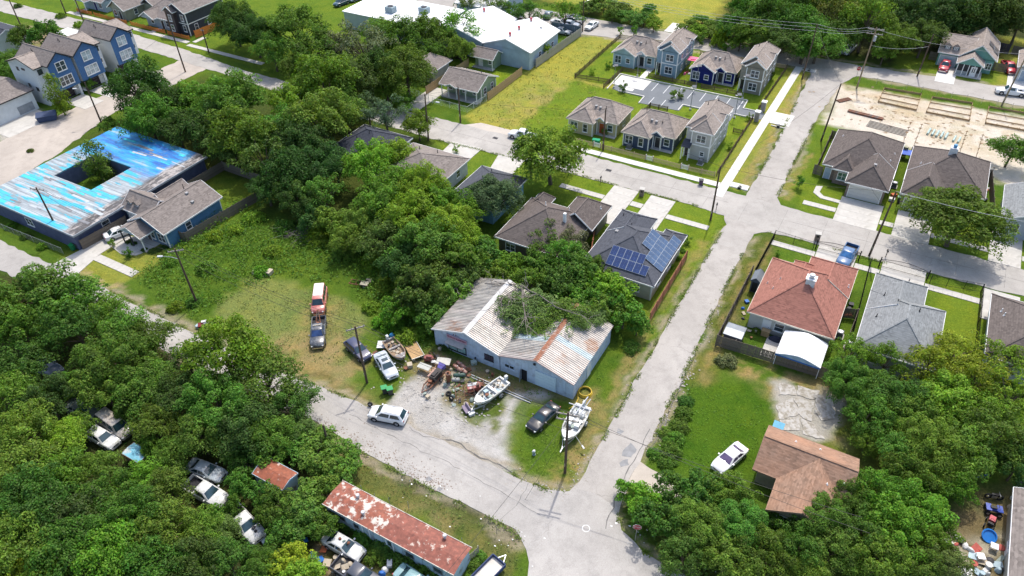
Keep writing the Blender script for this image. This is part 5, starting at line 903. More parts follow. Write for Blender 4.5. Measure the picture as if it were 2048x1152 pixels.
# ------------------------------------------------------------------ vehicles
def heading(f, r): d = G(*f) - G(*r); return math.atan2(d.y, d.x)
WHEELS = {}
def wheel(parent, x, y, r, wd=.2, flat=False):
 if r not in WHEELS:
  t = MB(); n = 16; prof = [(r * .58, -wd / 2), (r * .93, -wd / 2), (r, -wd / 4), (r, wd / 4), (r * .93, wd / 2), (r * .58, wd / 2)]
  t.loft([[(p * math.cos(a), q, p * math.sin(a)) for p, q in prof] for a in [2 * math.pi * i / n for i in range(n + 1)]], close=True, caps=False)
  d = MB(); d.tube((0, -wd * .46, 0), (0, wd * .46, 0), r * .56, r * .56, 12)
  for k in range(5): a = k * 2 * math.pi / 5; [d.obox((math.cos(a) * r * .28, sg * wd * .47, math.sin(a) * r * .28), (r * .5, .02, r * .13), 0, 0, -a) for sg in (-1, 1)]
  WHEELS[r] = (t.mesh('tyre', RUBBER, 40), d.mesh('rim', mat('alloy_rim', (.45, .46, .48), .35, .7)))
 w_ = link('wheel', WHEELS[r][0], parent, (x, y, r)); link('rim', WHEELS[r][1], w_); return w_
SPEC = {  # length, half width, height, belt, bonnet z, boot z, cabin base x0 x1, roof x0 x1, wheel x, wheel r
 'sedan': dict(L=4.75, w=.91, H=1.45, belt=.95, hood=.90, boot=1.0, cb=(-1.75, 1.05), cr=(-.95, .25), wx=(-1.42, 1.42), r=.33),
 'suv': dict(L=4.65, w=.93, H=1.70, belt=1.04, hood=1.0, boot=1.04, cb=(-2.24, 1.32), cr=(-1.75, .5), wx=(-1.4, 1.4), r=.36),
 'wagon': dict(L=4.4, w=.87, H=1.58, belt=1.02, hood=.98, boot=1.05, cb=(-2.1, .95), cr=(-1.6, .2), wx=(-1.3, 1.32), r=.33),
 'van': dict(L=5.0, w=.98, H=2.0, belt=1.15, hood=1.12, boot=1.15, cb=(-2.45, 1.5), cr=(-2.35, .95), wx=(-1.5, 1.5), r=.36),
 'pickup': dict(L=5.6, w=.98, H=1.82, belt=1.12, hood=1.10, boot=1.05, cb=(-.75, 1.35), cr=(-.55, .65), wx=(-1.75, 1.75), r=.39)}
def vehicle(name, kind, label, color, f, r, cat, glasscol=None, group=None, bed=None, roofcol=None, wear=None, at=None, rz=None, z=0., sunroof=False):
 S = SPEC[kind]; L, w_, H, b = S['L'], S['w'], S['H'], S['belt']; p = at if at else (G(*f) + G(*r)) / 2; rot = rz if rz is not None else heading(f, r)
 e = thing(name, label, cat, (p.x, p.y, z), rot, group); m = color if not isinstance(color, tuple) else paint('paint_%.2f_%.2f_%.2f' % color, color, wear=wear)
 h = L / 2; st = []
 xs = [(-h, .68, .5, S['boot'] * .82), (-h + .08, .87, .3, S['boot'] * .95), (-h + .3, .97, .24, S['boot']), (S['cb'][0] - .05 if kind != 'pickup' else -.95, 1, .22, S['boot'] if kind != 'pickup' else b), (-.4, 1, .22, b), (S['cb'][1] - .1, 1, .22, b), (S['cb'][1] + .25, 1, .22, S['hood']), (h - .55, .97, .24, S['hood'] * .95), (h - .22, .90, .26, S['hood'] * .86), (h - .06, .78, .32, S['hood'] * .72), (h, .62, .42, S['hood'] * .6)]
 if kind == 'pickup': xs = [x for x in xs if x[0] > -1.0]; xs.insert(0, (-.95, 1, .24, b * .98))
 for x, k, zb, zt in xs:
  W_ = w_ * k; st.append([(x, s * a, q) for s, a, q in ((-1, W_ * .82, zb), (-1, W_ * .98, zb + .12), (-1, W_, (zb + zt) / 2), (-1, W_ * .96, zt - .07), (-1, W_ * .86, zt), (1, 0, zt + .035), (1, W_ * .86, zt), (1, W_ * .96, zt - .07), (1, W_, (zb + zt) / 2), (1, W_ * .98, zb + .12), (1, W_ * .82, zb))])
 body = MB(); body.loft(st)
 x0, x1 = S['cb']; r0, r1 = S['cr']; wb, wr = w_ * .9, w_ * .70; zb = b - .02
 cab = [(x0, wb * .93, zb), (x1, wb * .93, zb)]; ring = lambda xa, xb, ww, zz: [(xa, -ww * .93, zz), (xa + .12, -ww, zz), (xb - .15, -ww, zz), (xb, -ww * .9, zz), (xb, ww * .9, zz), (xb - .15, ww, zz), (xa + .12, ww, zz), (xa, ww * .93, zz)]
 body.loft([ring(x0, x1, wb, zb), ring(r0 - .03, r1 + .05, wr * 1.02, H - .06), ring(r0 + .1, r1 - .12, wr * .9, H)])
 bo = body.build('body', m, e, 35)
 if roofcol: MB().loft([ring(r0 + .05, r1 - .6, wr * .95, H - .005), ring(r0 + .12, r1 - .65, wr * .88, H + .02)]).build('roof_panel', roofcol, e)
 gm = glasscol or CARGLASS; T = lambda t, side, z_: None
 def lerp(a, c, t): return a + (c - a) * t
 def pt(xb, xr, yb, yr, t): return Vector((lerp(xb, xr, t), lerp(yb, yr, t), lerp(zb, H - .06, t)))
 def quad(name, A, n, th=.012):
  n = Vector(n).normalized() * th; q = [a + n for a in A]; MB().loft([[a - n for a in A], q]).build(name, gm, bo)
 quad('windshield', [pt(x1, r1 + .05, s * wb * .86, s * wr * .86, t) for s, t in ((-1, .08), (1, .08), (1, .94), (-1, .94))], (.6, 0, .8))
 quad('rear_window', [pt(x0, r0 - .03, s * wb * .84, s * wr * .84, t) for s, t in ((1, .12), (-1, .12), (-1, .9), (1, .9))], (-.7, 0, .7))
 for s in (-1, 1):
  def sd(ua, ub):
   A = []
   for u_, t in ((ua, .12), (ub, .12), (ub, .88), (ua, .88)): A.append(Vector((lerp(lerp(x0 + .18, r0 + .12, t), lerp(x1 - .25, r1 - .1, t), u_), s * lerp(wb, wr * 1.02, t), lerp(zb, H - .06, t))))
   return A if s < 0 else A[::-1]
  for ua, ub in (((.04, .47), (.52, .98)) if kind not in ('pickup', 'van') else ((.1, .95),) if kind == 'pickup' else ((.02, .3), (.34, .62), (.68, .98))): quad('side_window', sd(ua, ub), (0, s, .35))
  for x in S['wx']: wheel(e, x, s * (w_ - .075), S['r']); MB().tube((x, s * (w_ - .2), S['r'] + .03), (x, s * (w_ + .006), S['r'] + .03), S['r'] * 1.13, S['r'] * 1.13, 14).build('wheel_arch', BLACKP, bo)
  MB().obox((h - .16, s * w_ * .62, S['hood'] * .68), (.2, .36, .14), -s * .6).build('headlight', mat('lamp_lens', (.6, .62, .62), .15), bo)
  if kind != 'pickup': MB().obox((-h + .09, s * w_ * .68, S['boot'] * .84), (.14, .3, .16), s * .4).build('tail_light', paint('red_lens', (.35, .01, .01)), bo)
  MB().obox((x1 - .35, s * (w_ + .06), b + .06), (.14, .18, .13)).build('wing_mirror', m, bo)
 MB().obox((h - .03, 0, .42), (.1, w_ * 1.4, .16)).build('bumper', m if kind in ('sedan', 'suv', 'wagon') else CHROME, bo); MB().obox((h - .015, 0, .66), (.06, w_ * .8, .12)).build('grille', BLACKP, bo)
 MB().obox((-h + .02, 0, .45), (.1, w_ * 1.5, .16)).build('bumper', m if kind in ('sedan', 'suv', 'wagon') else CHROME, bo)
 if kind == 'suv':
  for s in (-1, 1): MB().box(-1.0, 1.0, s * w_ - .03, s * w_ + .015, .24, .4).build('side_skirt', BLACKP, bo); MB().tube((-1.5, s * wr * .82, H + .03), (.1, s * wr * .82, H + .03), .025, .025, 5).build('roof_rail', STEEL, bo)
 if sunroof: MB().obox(((r0 + r1) / 2 + .15, 0, H + .012), (.55, .75, .015)).build('sunroof', CARGLASS, bo)
 if kind == 'pickup':
  fl = MB().box(-h + .04, -.95, -w_ * .9, w_ * .9, .45, .62).build('bed_floor', bed or BLACKP, e)
  for s in (-1, 1): MB().loft([[(x, s * w_ * .86, .3), (x, s * w_, .5), (x, s * w_ * .99, 1.0), (x, s * w_ * .93, 1.06), (x, s * w_ * .86, 1.04)] for x in (-h + .03, -.93)]).build('bed_side', m, e)
  MB().box(-h, -h + .07, -w_ * .86, w_ * .86, .5, 1.05).build('tailgate', m, e); MB().box(-1.0, -.93, -w_ * .86, w_ * .86, .5, 1.06).build('bed_front', m, e)
  for s in (-1, 1): MB().box(-h - .02, -h + .03, s * w_ * .9 - .07, s * w_ * .9 + .07, .6, .95).build('tail_light', paint('red_lens', (.35, .01, .01)), e)
 return e
WHT = (.72, .73, .73); SLV = (.46, .49, .50); BLK = (.018, .02, .024); NVY = (.035, .04, .075); RED = (.42, .03, .045)
vehicle('white_suv', 'suv', 'clean white SUV standing on the road edge by the gravel forecourt', WHT, (749, 831), (805, 842), 'SUV')
vehicle('black_sedan', 'sedan', 'black sedan parked on the grass in front of the workshop', BLK, (1068, 858), (1104, 824), 'car')
vehicle('silver_sedan', 'sedan', 'silver sedan with open sunroof beside the green-lidded bins', (.43, .47, .50), (786, 758), (761, 717), 'car', sunroof=True)
vehicle('dark_blue_wagon', 'wagon', 'dark blue wagon on dry grass behind the utility pole', (.045, .05, .10), (736, 724), (700, 690), 'car')
vehicle('white_coupe', 'sedan', 'white car parked alone on the green lawn by the worn brown house', WHT, (1437, 940), (1477, 906), 'car', glass('purple_tinted_glass', (.10, .07, .14)))
vehicle('white_hatchback', 'sedan', 'white car under the porch roof of the blue house', WHT, (262, 463), (222, 478), 'car')
vehicle('blue_pickup', 'pickup', 'blue pickup in the gated drive behind the red-roofed house', (.06, .14, .28), (1684, 532), (1700, 504), 'pickup', glass('blue_sky_glass', (.05, .16, .35)))
vehicle('white_compact', 'sedan', 'white car in the drive beside the big round oak', WHT, (1997, 480), (2009, 456), 'car')
vehicle('white_work_pickup', 'pickup', 'white pickup parked along the far street at the top right', WHT, (1996, 186), (2044, 192), 'pickup', bed=PVC)
vehicle('red_classic_truck', 'pickup', 'red truck in the drive of the sea-green house', RED, (1883, 147), (1893, 127), 'pickup')
vehicle('red_pickup', 'pickup', 'red pickup squeezed between the sea-green house and the pale garage', RED, (2021, 149), (2010, 132), 'pickup')
vehicle('dark_red_sedan', 'sedan', 'dark red car at the right edge in front of the blue-grey garage', (.25, .02, .03), (2044, 158), (2052, 142), 'car')
vehicle('silver_pickup', 'pickup', 'silver pickup in the shade of the woods at the top junction', SLV, (1683, 114), (1706, 94), 'pickup')
vehicle('parked_white_sedan', 'sedan', 'white car at the end of the corrugated fence by the yellow-green field', WHT, (1174, 62), (1192, 50), 'car')
vehicle('street_pickup', 'pickup', 'white pickup at the kerb, partly behind the big street tree', WHT, (1022, 272), (1070, 282), 'pickup', bed=PVC)
vehicle('teal_suv', 'suv', 'dark teal SUV by the flat white warehouse, top edge', (.02, .07, .10), (673, 14), (694, 6), 'SUV')
vehicle('lilac_sedan', 'sedan', 'pale blue-grey car cut by the top edge near the flat warehouse', (.25, .28, .38), (704, 4), (724, -3), 'car')
vehicle('red_suburban', 'van', 'faded red wagon with white roof hitched behind the tow truck', (.46, .13, .11), (638, 634), (644, 589), 'wagon', roofcol=mat('chalky_white_paint', (.70, .66, .62)), wear=(.55, .27, .22), z=.18)
# tow truck
t = vehicle('tow_truck', 'pickup', 'dark tow truck with boom facing the camera on the meadow', (.06, .065, .075), (637, 694), (640, 650), 'tow truck', glass('dark_blue_glass', (.03, .06, .16)), wear=(.16, .17, .18))
MB().tube((-.9, .35, .9), (-2.9, .08, 1.9), .06).tube((-.9, -.35, .9), (-2.9, -.08, 1.9), .06).tube((-2.0, .2, .6), (-2.9, .08, 1.9), .05).tube((-2.0, -.2, .6), (-2.9, -.08, 1.9), .05).tube((-2.95, -.15, 1.9), (-2.95, .15, 1.9), .1).build('tow_boom', RUSTM, t)
MB().tube((-2.9, 0, 1.85), (-3.5, 0, .75), .02).build('tow_cable', STEEL, t); MB().obox((-1.5, 0, .8), (.5, .6, .35)).build('winch', RUSTM, t); MB().obox((-3.4, 0, .7), (.12, 1.5, .12)).build('wheel_lift_bar', RUSTM, t); MB().obox((-.1, 0, 1.86), (.12, 1.0, .1)).build('beacon_bar', mat('pale_amber_bar', (.5, .45, .35)), t)
# vehicles rotting in the wooded junkyard
OLDW = (.58, .58, .56)
for nm, kd, lb, co, f, r, ct, ww in (
 ('junked_white_sedan', 'sedan', 'white junked car with litter on its roof, nearest the mobile home', OLDW, (721, 1116), (658, 1080), 'car', (.42, .43, .38)),
 ('junked_flatbed', 'pickup', 'white junked pickup with parts piled on its bonnet, below the trees', OLDW, (516, 1078), (470, 1030), 'pickup', (.45, .44, .42)),
 ('junked_pickup', 'pickup', 'white junked pickup with dark open bed among the bushes', OLDW, (448, 1010), (384, 974), 'pickup', None),
 ('junked_silver_sedan', 'sedan', 'silver-grey junked car with leaves on its windscreen', (.36, .40, .42), (448, 960), (384, 936), 'car', (.28, .30, .28)),
 ('junked_white_hatch', 'wagon', 'white junked car draped with litter above the blue-roofed shed', OLDW, (234, 896), (188, 870), 'car', (.4, .3, .28)),
 ('junked_van', 'van', 'tan junked van with empty window frames in the woods', (.42, .38, .32), (260, 876), (212, 842), 'van', (.3, .25, .2)),
 ('junked_green_car', 'sedan', 'dull green junked car under the trees left of the tan van', (.11, .14, .13), (190, 834), (146, 816), 'car', (.2, .2, .18)),
 ('junked_blue_truck', 'pickup', 'wrecked blue-grey pickup deep in the trees at the far left', (.11, .15, .22), (118, 752), (70, 728), 'pickup', (.2, .2, .24))):
 vehicle(nm, kd, lb, co, f, r, ct, wear=ww, group='cars rotting in the wooded junkyard')
v = vehicle('junked_bed_pickup', 'pickup', 'dark junked pickup with tubs in its bed at the bottom edge', (.06, .065, .08), (748, 1176), (688, 1138), 'pickup', group='cars rotting in the wooded junkyard')
vehicle('junked_teal_car', 'sedan', 'teal car roof cut by the bottom edge beside the mobile home', (.22, .36, .37), (862, 1190), (806, 1152), 'car', group='cars rotting in the wooded junkyard')
# storage lot behind the warehouse: rows of cars
lot_cars = [(1148, 46, BLK), (1140, 53, (.3, .34, .4)), (1132, 60, (.05, .08, .2)), (1124, 67, (.4, .42, .45)), (1152, 40, NVY), (1096, 34, (.05, .10, .13)), (1120, 50, (.5, .5, .5)), (1040, 36, BLK), (1022, 42, SLV), (1008, 33, WHT), (990, 26, NVY), (1030, 26, SLV), (1050, 20, BLK)]
words = ['black car at the far end of the row along the corrugated fence', 'grey car second in the row along the corrugated fence', 'dark blue car in the middle of the row along the corrugated fence', 'light grey car nearest in the row along the corrugated fence', 'navy car tucked at the corner of the corrugated fence', 'dark teal car at the gable end of the white warehouse', 'grey car beside the tarpaulin pile by the warehouse', 'black car behind the white warehouse ridge', 'silver car behind the white warehouse, nearest the roof edge', 'white car under the tree behind the warehouse', 'navy car in the gap between the two white roofs', 'silver car farther back under the warehouse tree', 'black car cut by foliage behind the warehouse, topmost']
for (px, py, c), lb in zip(lot_cars, words): vehicle('stored_car', 'sedan', lb, c, None, None, 'car', group='cars in the storage lot', at=G(px, py), rz=RND.choice([.1, .0, 3.1]) if px > 1110 else RND.uniform(-.4, .4) + 1.57)

# ------------------------------------------------------------------ boats, trailers and yard junk
def trailer(label, p, rz, L, wd, z=.5, group='boat trailers'):
 e = thing('boat_trailer', label, 'trailer', (p.x, p.y, 0), rz, group); m = mat('galvanised_steel', (.42, .44, .45), .45, .6)
 for s in (-1, 1): MB().bar((-L * .45, s * wd * .35, z), (L * .3, s * wd * .3, z), .08, .12).build('frame_rail', m, e); MB().bar((L * .3, s * wd * .3, z), (L * .62, 0, z - .05), .08, .12).build('tongue_arm', m, e)
 for x in (-L * .4, -L * .1, L * .2): MB().bar((x, -wd * .36, z + .01), (x, wd * .36, z + .01), .08, .08).build('cross_member', m, e)
 MB().bar((-L * .18, -wd * .5, .33), (-L * .18, wd * .5, .33), .06, .06).build('axle', m, e)
 for s in (-1, 1): wheel(e, -L * .18, s * wd * .52, .29, .17); MB().loft([[(-L * .18 + math.cos(a) * .36, s * wd * .52 + o_, .33 + math.sin(a) * .34) for a in [math.pi * i / 6 for i in range(7)]] for o_ in (-.13, .13)], close=False, caps=False).build('fender', m, e)
 MB().bar((L * .58, 0, z), (L * .72, 0, z - .05), .1, .1).tube((L * .6, .0, z), (L * .6, 0, .05), .03).build('coupler', m, e); MB().tube((L * .5, 0, z), (L * .5, 0, z + .75), .04).obox((L * .5, 0, z + .75), (.2, .15, .2)).build('winch_post', m, e); return e
def boat(name, label, p, rz, L, wd, z=.62, consoles=True, hullcol=(.70, .72, .70), rake=0.):
 e = thing(name, label, 'boat', (p.x, p.y, z), rz); m = paint('gelcoat_%.2f' % hullcol[0], hullcol, .35, .3, (.55, .56, .52)); inner = mat('boat_liner', (.52, .54, .53), .6, dirt=(.3, .28, .24), dirtamt=.4) if hullcol[0] > .5 else mat('bare_timber_liner', (.24, .17, .11), .8, var=.3)
 st = [(-.5, .88, .0), (-.3, .97, 0), (0, 1, 0), (.2, .93, .02), (.34, .72, .08), (.44, .42, .2), (.5, .06, .4)]; out = []; inn = []
 for x, k, kz in st:
  a = wd / 2 * k; t = .62 + .22 * max(0, x + .1)
  out.append([(x * L, -a, t), (x * L, -a * .96, t * .55 + kz * .3), (x * L, -a * .7, .12 + kz), (x * L, 0, kz), (x * L, a * .7, .12 + kz), (x * L, a * .96, t * .55 + kz * .3), (x * L, a, t)]); i_ = max(.02, a - .16)
  inn.append([(x * L * .97, -a, t), (x * L * .97, -i_, t + .03), (x * L * .97, -i_ * .9, min(t - .05, .28 + kz)), (x * L * .97, i_ * .9, min(t - .05, .28 + kz)), (x * L * .97, i_, t + .03), (x * L * .97, a, t)])
 MB().loft(out, close=False, caps=False).add([out[0][i] for i in range(7)], [tuple(range(7))]).build('hull', m, e, 40)
 MB().loft(inn, close=False, caps=False).build('liner', inner, e); MB().box(-L * .5, -L * .46, -wd * .42, wd * .42, .15, .62).build('transom', m, e)
 MB().box(-L * .12, -L * .06, -wd * .4, wd * .4, .3, .58).build('thwart', m, e); MB().loft([[(L * .28, -wd * .37, .74), (L * .28, wd * .37, .74), (L * .28, wd * .37, .70), (L * .28, -wd * .37, .70)], [(L * .46, -wd * .12, .80), (L * .46, wd * .12, .80), (L * .46, wd * .12, .76), (L * .46, -wd * .12, .76)]]).build('foredeck', m, e)
 ob = MB().obox((-L * .53, 0, .85), (.4, .32, .5)).obox((-L * .55, 0, .35), (.16, .1, .8)).build('outboard_motor', mat('outboard_cowl', (.6, .62, .6), .4), e)
 if consoles:
  for s in (-1, 1): MB().obox((L * .05, s * wd * .22, .62), (.75, .55, .5)).build('console', m, e); MB().obox((-L * .22, s * wd * .2, .52), (.5, .48, .4)).build('seat', mat('faded_seat', (.4, .42, .42)), e)
 return e
p1 = G(981, 796); a1 = heading((950, 822), (1008, 776)); trailer('galvanised trailer under the white open boat full of junk', p1, a1, 5.2, 1.9)
b1 = boat('open_boat', 'white open boat heaped with junk on a trailer before the workshop', p1, a1, 5.2, 2.0, consoles=False)
p2 = G(1148, 858); a2 = heading((1128, 896), (1166, 826)); trailer('galvanised trailer under the console boat beside the corner pole', p2, a2, 5.6, 2.1); b2 = boat('console_boat', 'white boat with twin consoles and folded mast beside the corner utility pole', p2, a2, 5.6, 2.25)
mw = MB(); MB().bar((-.4, -.25, 1.15), (-3.6, .2, 1.35), .12, .12).build('mast', mat('grey_spar', (.45, .46, .48)), b2); MB().bar((-.6, .3, 1.15), (-3.4, .6, 1.35), .09, .09).build('boom', MATS['grey_spar'], b2); MB().bar((-1.9, -1.5, 1.2), (-2.0, 1.3, 1.2), .1, .1).build('cross_spar', MATS['grey_spar'], b2)
MB().tube((1.6, .5, .9), (2.4, 2.0, .1), .02).obox((2.45, 2.1, .1), (.5, .18, .05), .9).build('oar', mat('pale_oar', (.6, .6, .58)), b2)
def local(e, x, y, z): c, s = math.cos(e.rotation_euler.z), math.sin(e.rotation_euler.z); return Vector((e.location.x + c * x - s * y, e.location.y + s * x + c * y, e.location.z + z))
JC = [mat('junk_white', (.62, .62, .6), .6), mat('junk_blue', (.03, .14, .45), .5), mat('junk_green_grey', (.30, .36, .32), .7), mat('junk_tan', (.42, .36, .27), .8), mat('junk_dark', (.05, .05, .055), .6), RUSTM, mat('junk_pale_blue', (.35, .45, .5), .6)]
CW = {}
def colorword(m):
 n = m.name
 for k in ('white', 'blue', 'green', 'tan', 'dark', 'rust', 'orange', 'red', 'olive', 'pink', 'clay'):
  if k in n: return {'rust': 'rusty', 'green': 'grey-green', 'clay': 'clay'}.get(k, k)
 return 'grey'
ORDS = ['first', 'second', 'third', 'fourth', 'fifth', 'sixth', 'seventh', 'eighth', 'ninth', 'tenth', 'eleventh', 'twelfth']
def ordinal(L):
 """tell look-alikes of one heap apart by their order from the left"""
 D = {}
 for o in L: D.setdefault(o['label'], []).append(o)
 for lb, q in D.items():
  if len(q) > 1:
   for i, o in enumerate(sorted(q, key=lambda o: PX(o.location)[0])): o['label'] = lb + ', ' + ORDS[min(i, 11)] + ' such from the left'
def junk(label, group, pts, zs, seed, sizes=(.2, .55), mats=None, name='scrap_item'):
 """a heap of distinct odds and ends: bags, boxes, tubs and pieces of sheet, each its own object"""
 r = random.Random(seed); out = []
 for p in pts:
  k = r.randrange(4); a, b, c = r.uniform(*sizes), r.uniform(*sizes), r.uniform(sizes[0] * .5, sizes[1] * .7); m = r.choice(mats or JC); b_ = MB()
  if k == 0: b_.dome((0, 0, 0), a * .6, b * .6, c, 9, 3)
  elif k == 1: b_.obox((0, 0, c / 2), (a, b, c), 0, r.uniform(-.1, .1), r.uniform(-.1, .1)).obox((0, 0, c + .02), (a * 1.06, b * 1.06, .04))
  elif k == 2: b_.tube((0, 0, 0), (0, 0, c), a * .35, a * .42, 10).torus((0, 0, c), a * .42, .025, 'Z', 10, 4)
  else: b_.obox((0, 0, c * .3), (a * 1.5, b, .04), 0, r.uniform(-.3, .3), r.uniform(-.35, .35)).obox((a * .2, 0, c * .15), (.08, b * .8, c * .3))
  o = b_.build(('rounded_bundle', 'lidded_box', 'round_tub', 'tilted_sheet')[k], m, None, 30, (p[0], p[1], zs if len(p) < 3 else p[2])); o.rotation_euler.z = r.uniform(0, 6.28); out.append(tag(o, '%s %s %s' % (colorword(m), ('rounded bundle', 'lidded box', 'round tub', 'tilted sheet')[k], label), 'junk', group))
 ordinal(out)
junk('in the white open boat', 'junk heaped in the open boat', [tuple(local(b1, x, y, .28 + dz)) for x, y, dz in ((-1.9, -.4, 0), (-1.8, .4, .1), (-1.3, 0, 0), (-1.2, -.5, .1), (-1.0, .5, 0), (-.7, -.2, .1), (.1, .3, 0), (.3, -.4, 0), (.6, .1, .1), (1.0, -.3, 0), (1.1, .3, .1), (1.5, 0, .1), (-1.6, -.1, .25), (.5, .45, .2))], 0, 3)
junk('in the console boat', 'gear in the console boat', [tuple(local(b2, x, y, .28)) for x, y in ((-1.9, -.4), (-1.7, .4), (-.9, 0), (.9, -.2), (1.3, .2), (-1.3, .6), (.5, 0))], 0, 5, mats=[JC[0], JC[4], JC[2]])
# weathered skiff full of scrap, timber pontoon, panels
sk = boat('old_skiff', 'weathered grey skiff full of scrap behind the silver sedan', G(793, 708), heading((806, 722), (781, 690)), 4.4, 2.0, .35, False, (.22, .20, .19)); junk('in the weathered skiff', 'scrap in the skiff', [tuple(local(sk, x, y, .3)) for x, y in ((-1.5, .3), (-1.2, -.4), (-.8, .1), (-.2, -.4), (0, .4), (.5, 0), (.9, -.3), (1.2, .3), (-1.5, -.2))], 0, 8, mats=[JC[3], JC[3], RUSTM, JC[4]])
e = thing('timber_pontoon', 'flat timber-decked pontoon lying in the weeds beside the skiff', 'pontoon', G(829, 706), heading((833, 714), (821, 693)))
for s in (-1, 1): MB().tube((-1.5, s * .62, .2), (1.4, s * .62, .2), .2, .2, 10).build('float', mat('dull_aluminium', (.45, .45, .42), .4, .6), e)
for k in range(9): MB().box(-1.5 + k * .33, -1.5 + k * .33 + .31, -.8, .8, .4, .45).build('deck_plank', mat('tan_plank', (.42, .27, .13), .8, var=.2), e)
MB().bar((1.45, -.85, .5), (1.45, .85, .5), .08, .14).bar((-1.5, .85, .5), (1.45, .85, .5), .06, .1).build('edge_rail', MATS['dull_aluminium'], e)
def table(name, label, p, rz, L, wd, z, tm, lm, cat='table'):
 e = thing(name, label, cat, (p.x, p.y, 0), rz); MB().box(-L / 2, L / 2, -wd / 2, wd / 2, z - .05, z).build('table_top', tm, e)
 for x in (-1, 1):
  for y in (-1, 1): MB().box(x * L * .45 - .03, x * L * .45 + .03, y * wd * .42 - .03, y * wd * .42 + .03, 0, z - .05).build('leg', lm, e)
 return e
table('work_table', 'pale work table on legs standing in the dirt of the yard', G(850, 742), .05, 1.7, .9, .85, mat('pale_tabletop', (.42, .42, .38), dirt=(.15, .15, .14), dirtamt=.2), STEEL)
f = table('steel_frame_bench', 'steel frame bench with mesh top and timber under it', G(888, 732), .35, 1.8, 1.2, .9, mat('wire_mesh_grey', (.33, .33, .31), .5, .5), RUSTM, 'bench'); MB().obox((.1, -.1, .35), (1.3, .7, .3)).build('timber_stack', mat('tan_plank', (.42, .27, .13)), f)
table('white_panel_table', 'low white panel on trestles beside the dark blue wagon', G(767, 694), .5, 1.5, 1.3, .5, JC[0], RUSTM)
table('white_stool', 'small white stool beside the red engine hoist', G(868, 728), .3, .55, .5, .5, JC[0], STEEL, 'stool')
o = MB().tube((0, 0, 0), (0, 0, .7), .33, .36, 14).dome((0, 0, .7), .36, .36, .28, 14, 3).build('blue_drum', mat('blue_plastic_drum', (.04, .22, .42), .4), None, 40, G(785, 678)); tag(o, 'blue plastic drum in the weeds above the skiff', 'drum')
# machine on a trailer (wood chipper) and engine
e = thing('machine_trailer', 'dark rusty machine on a two-wheeled trailer in the middle of the yard', 'machine', G(868, 764), heading((851, 778), (884, 742)))
for s in (-1, 1): MB().bar((-1.6, s * .5, .5), (1.4, s * .5, .5), .12, .16).build('frame_rail', RUSTM, e); wheel(e, -.5, s * .75, .36)
MB().obox((-.4, .12, .95), (1.7, .8, .8)).obox((-.2, .1, 1.42), (.9, .5, .2)).build('engine_housing', mat('sooty_metal', (.05, .045, .045), .6, .3), e); MB().obox((-.35, -.42, 1.1), (1.6, .3, .25)).build('side_tank', mat('pinkish_tank', (.4, .25, .2)), e); MB().loft([[(-1.3, -.3, .9), (-1.3, .3, .9), (-1.3, .3, 1.3), (-1.3, -.3, 1.3)], [(-2.0, -.5, .95), (-2.0, .5, .95), (-2.0, .5, 1.6), (-2.0, -.5, 1.6)]]).build('feed_chute', mat('purple_chute', (.12, .10, .32)), e)
MB().bar((1.4, .5, .5), (2.5, 0, .45), .1, .12).bar((1.4, -.5, .5), (2.5, 0, .45), .1, .12).build('drawbar', RUSTM, e); MB().tube((.7, 0, .5), (.7, 0, 1.0), .3, .3, 10).tube((1.2, .1, .5), (1.2, .1, .8), .2, .24, 8).build('pump', RUSTM, e)
e = thing('engine_hoist', 'red iron engine on a stand beside the weeds', 'engine', G(858, 722), .4); MB().obox((0, 0, .5), (1.1, .6, .5)).obox((.1, 0, .85), (.7, .4, .25)).build('engine_block', paint('faded_red_iron', (.25, .06, .05), .6, 0), e); MB().tube((.55, 0, .5), (.75, 0, .5), .28, .28, 10).build('flywheel', RUSTM, e)
for x in (-.4, .4): MB().box(x - .04, x + .04, -.35, .35, 0, .3).build('stand', RUSTM, e)
e = thing('office_chair', 'dark office chair standing by the red engine', 'chair', G(874, 718), 1.0); MB().obox((0, 0, .48), (.5, .5, .1)).build('seat', BLACKP, e); MB().obox((-.25, 0, .85), (.08, .48, .6), 0, 0, -.15).build('backrest', BLACKP, e); MB().tube((0, 0, .1), (0, 0, .45), .04).build('stem', STEEL, e); MB().bar((-.3, 0, .08), (.3, 0, .08), .06, .05).bar((0, -.3, .085), (0, .3, .085), .06, .05).build('base', BLACKP, e)
def tank(label, p, rz, L, r, m, z=None, group='gas tanks lying in the yard', name='gas_tank'):
 e = thing(name, label, 'tank', (p.x, p.y, 0), rz, group); z = z or r + .08; b = MB(); n = 12
 b.loft([[(x, rr * math.cos(2 * math.pi * k / n), z + rr * math.sin(2 * math.pi * k / n)) for k in range(n)] for x, rr in ((-L / 2 - r * .5, r * .3), (-L / 2 - r * .3, r * .75), (-L / 2, r), (L / 2, r), (L / 2 + r * .3, r * .75), (L / 2 + r * .5, r * .3))]); b.build('shell', m, e, 40)
 for x in (-L * .3, L * .3): MB().box(x - .05, x + .05, -r * .8, r * .8, 0, z - r * .55).build('saddle', RUSTM, e)
 MB().tube((0, 0, z + r - .02), (0, 0, z + r + .14), .06).build('valve', STEEL, e)
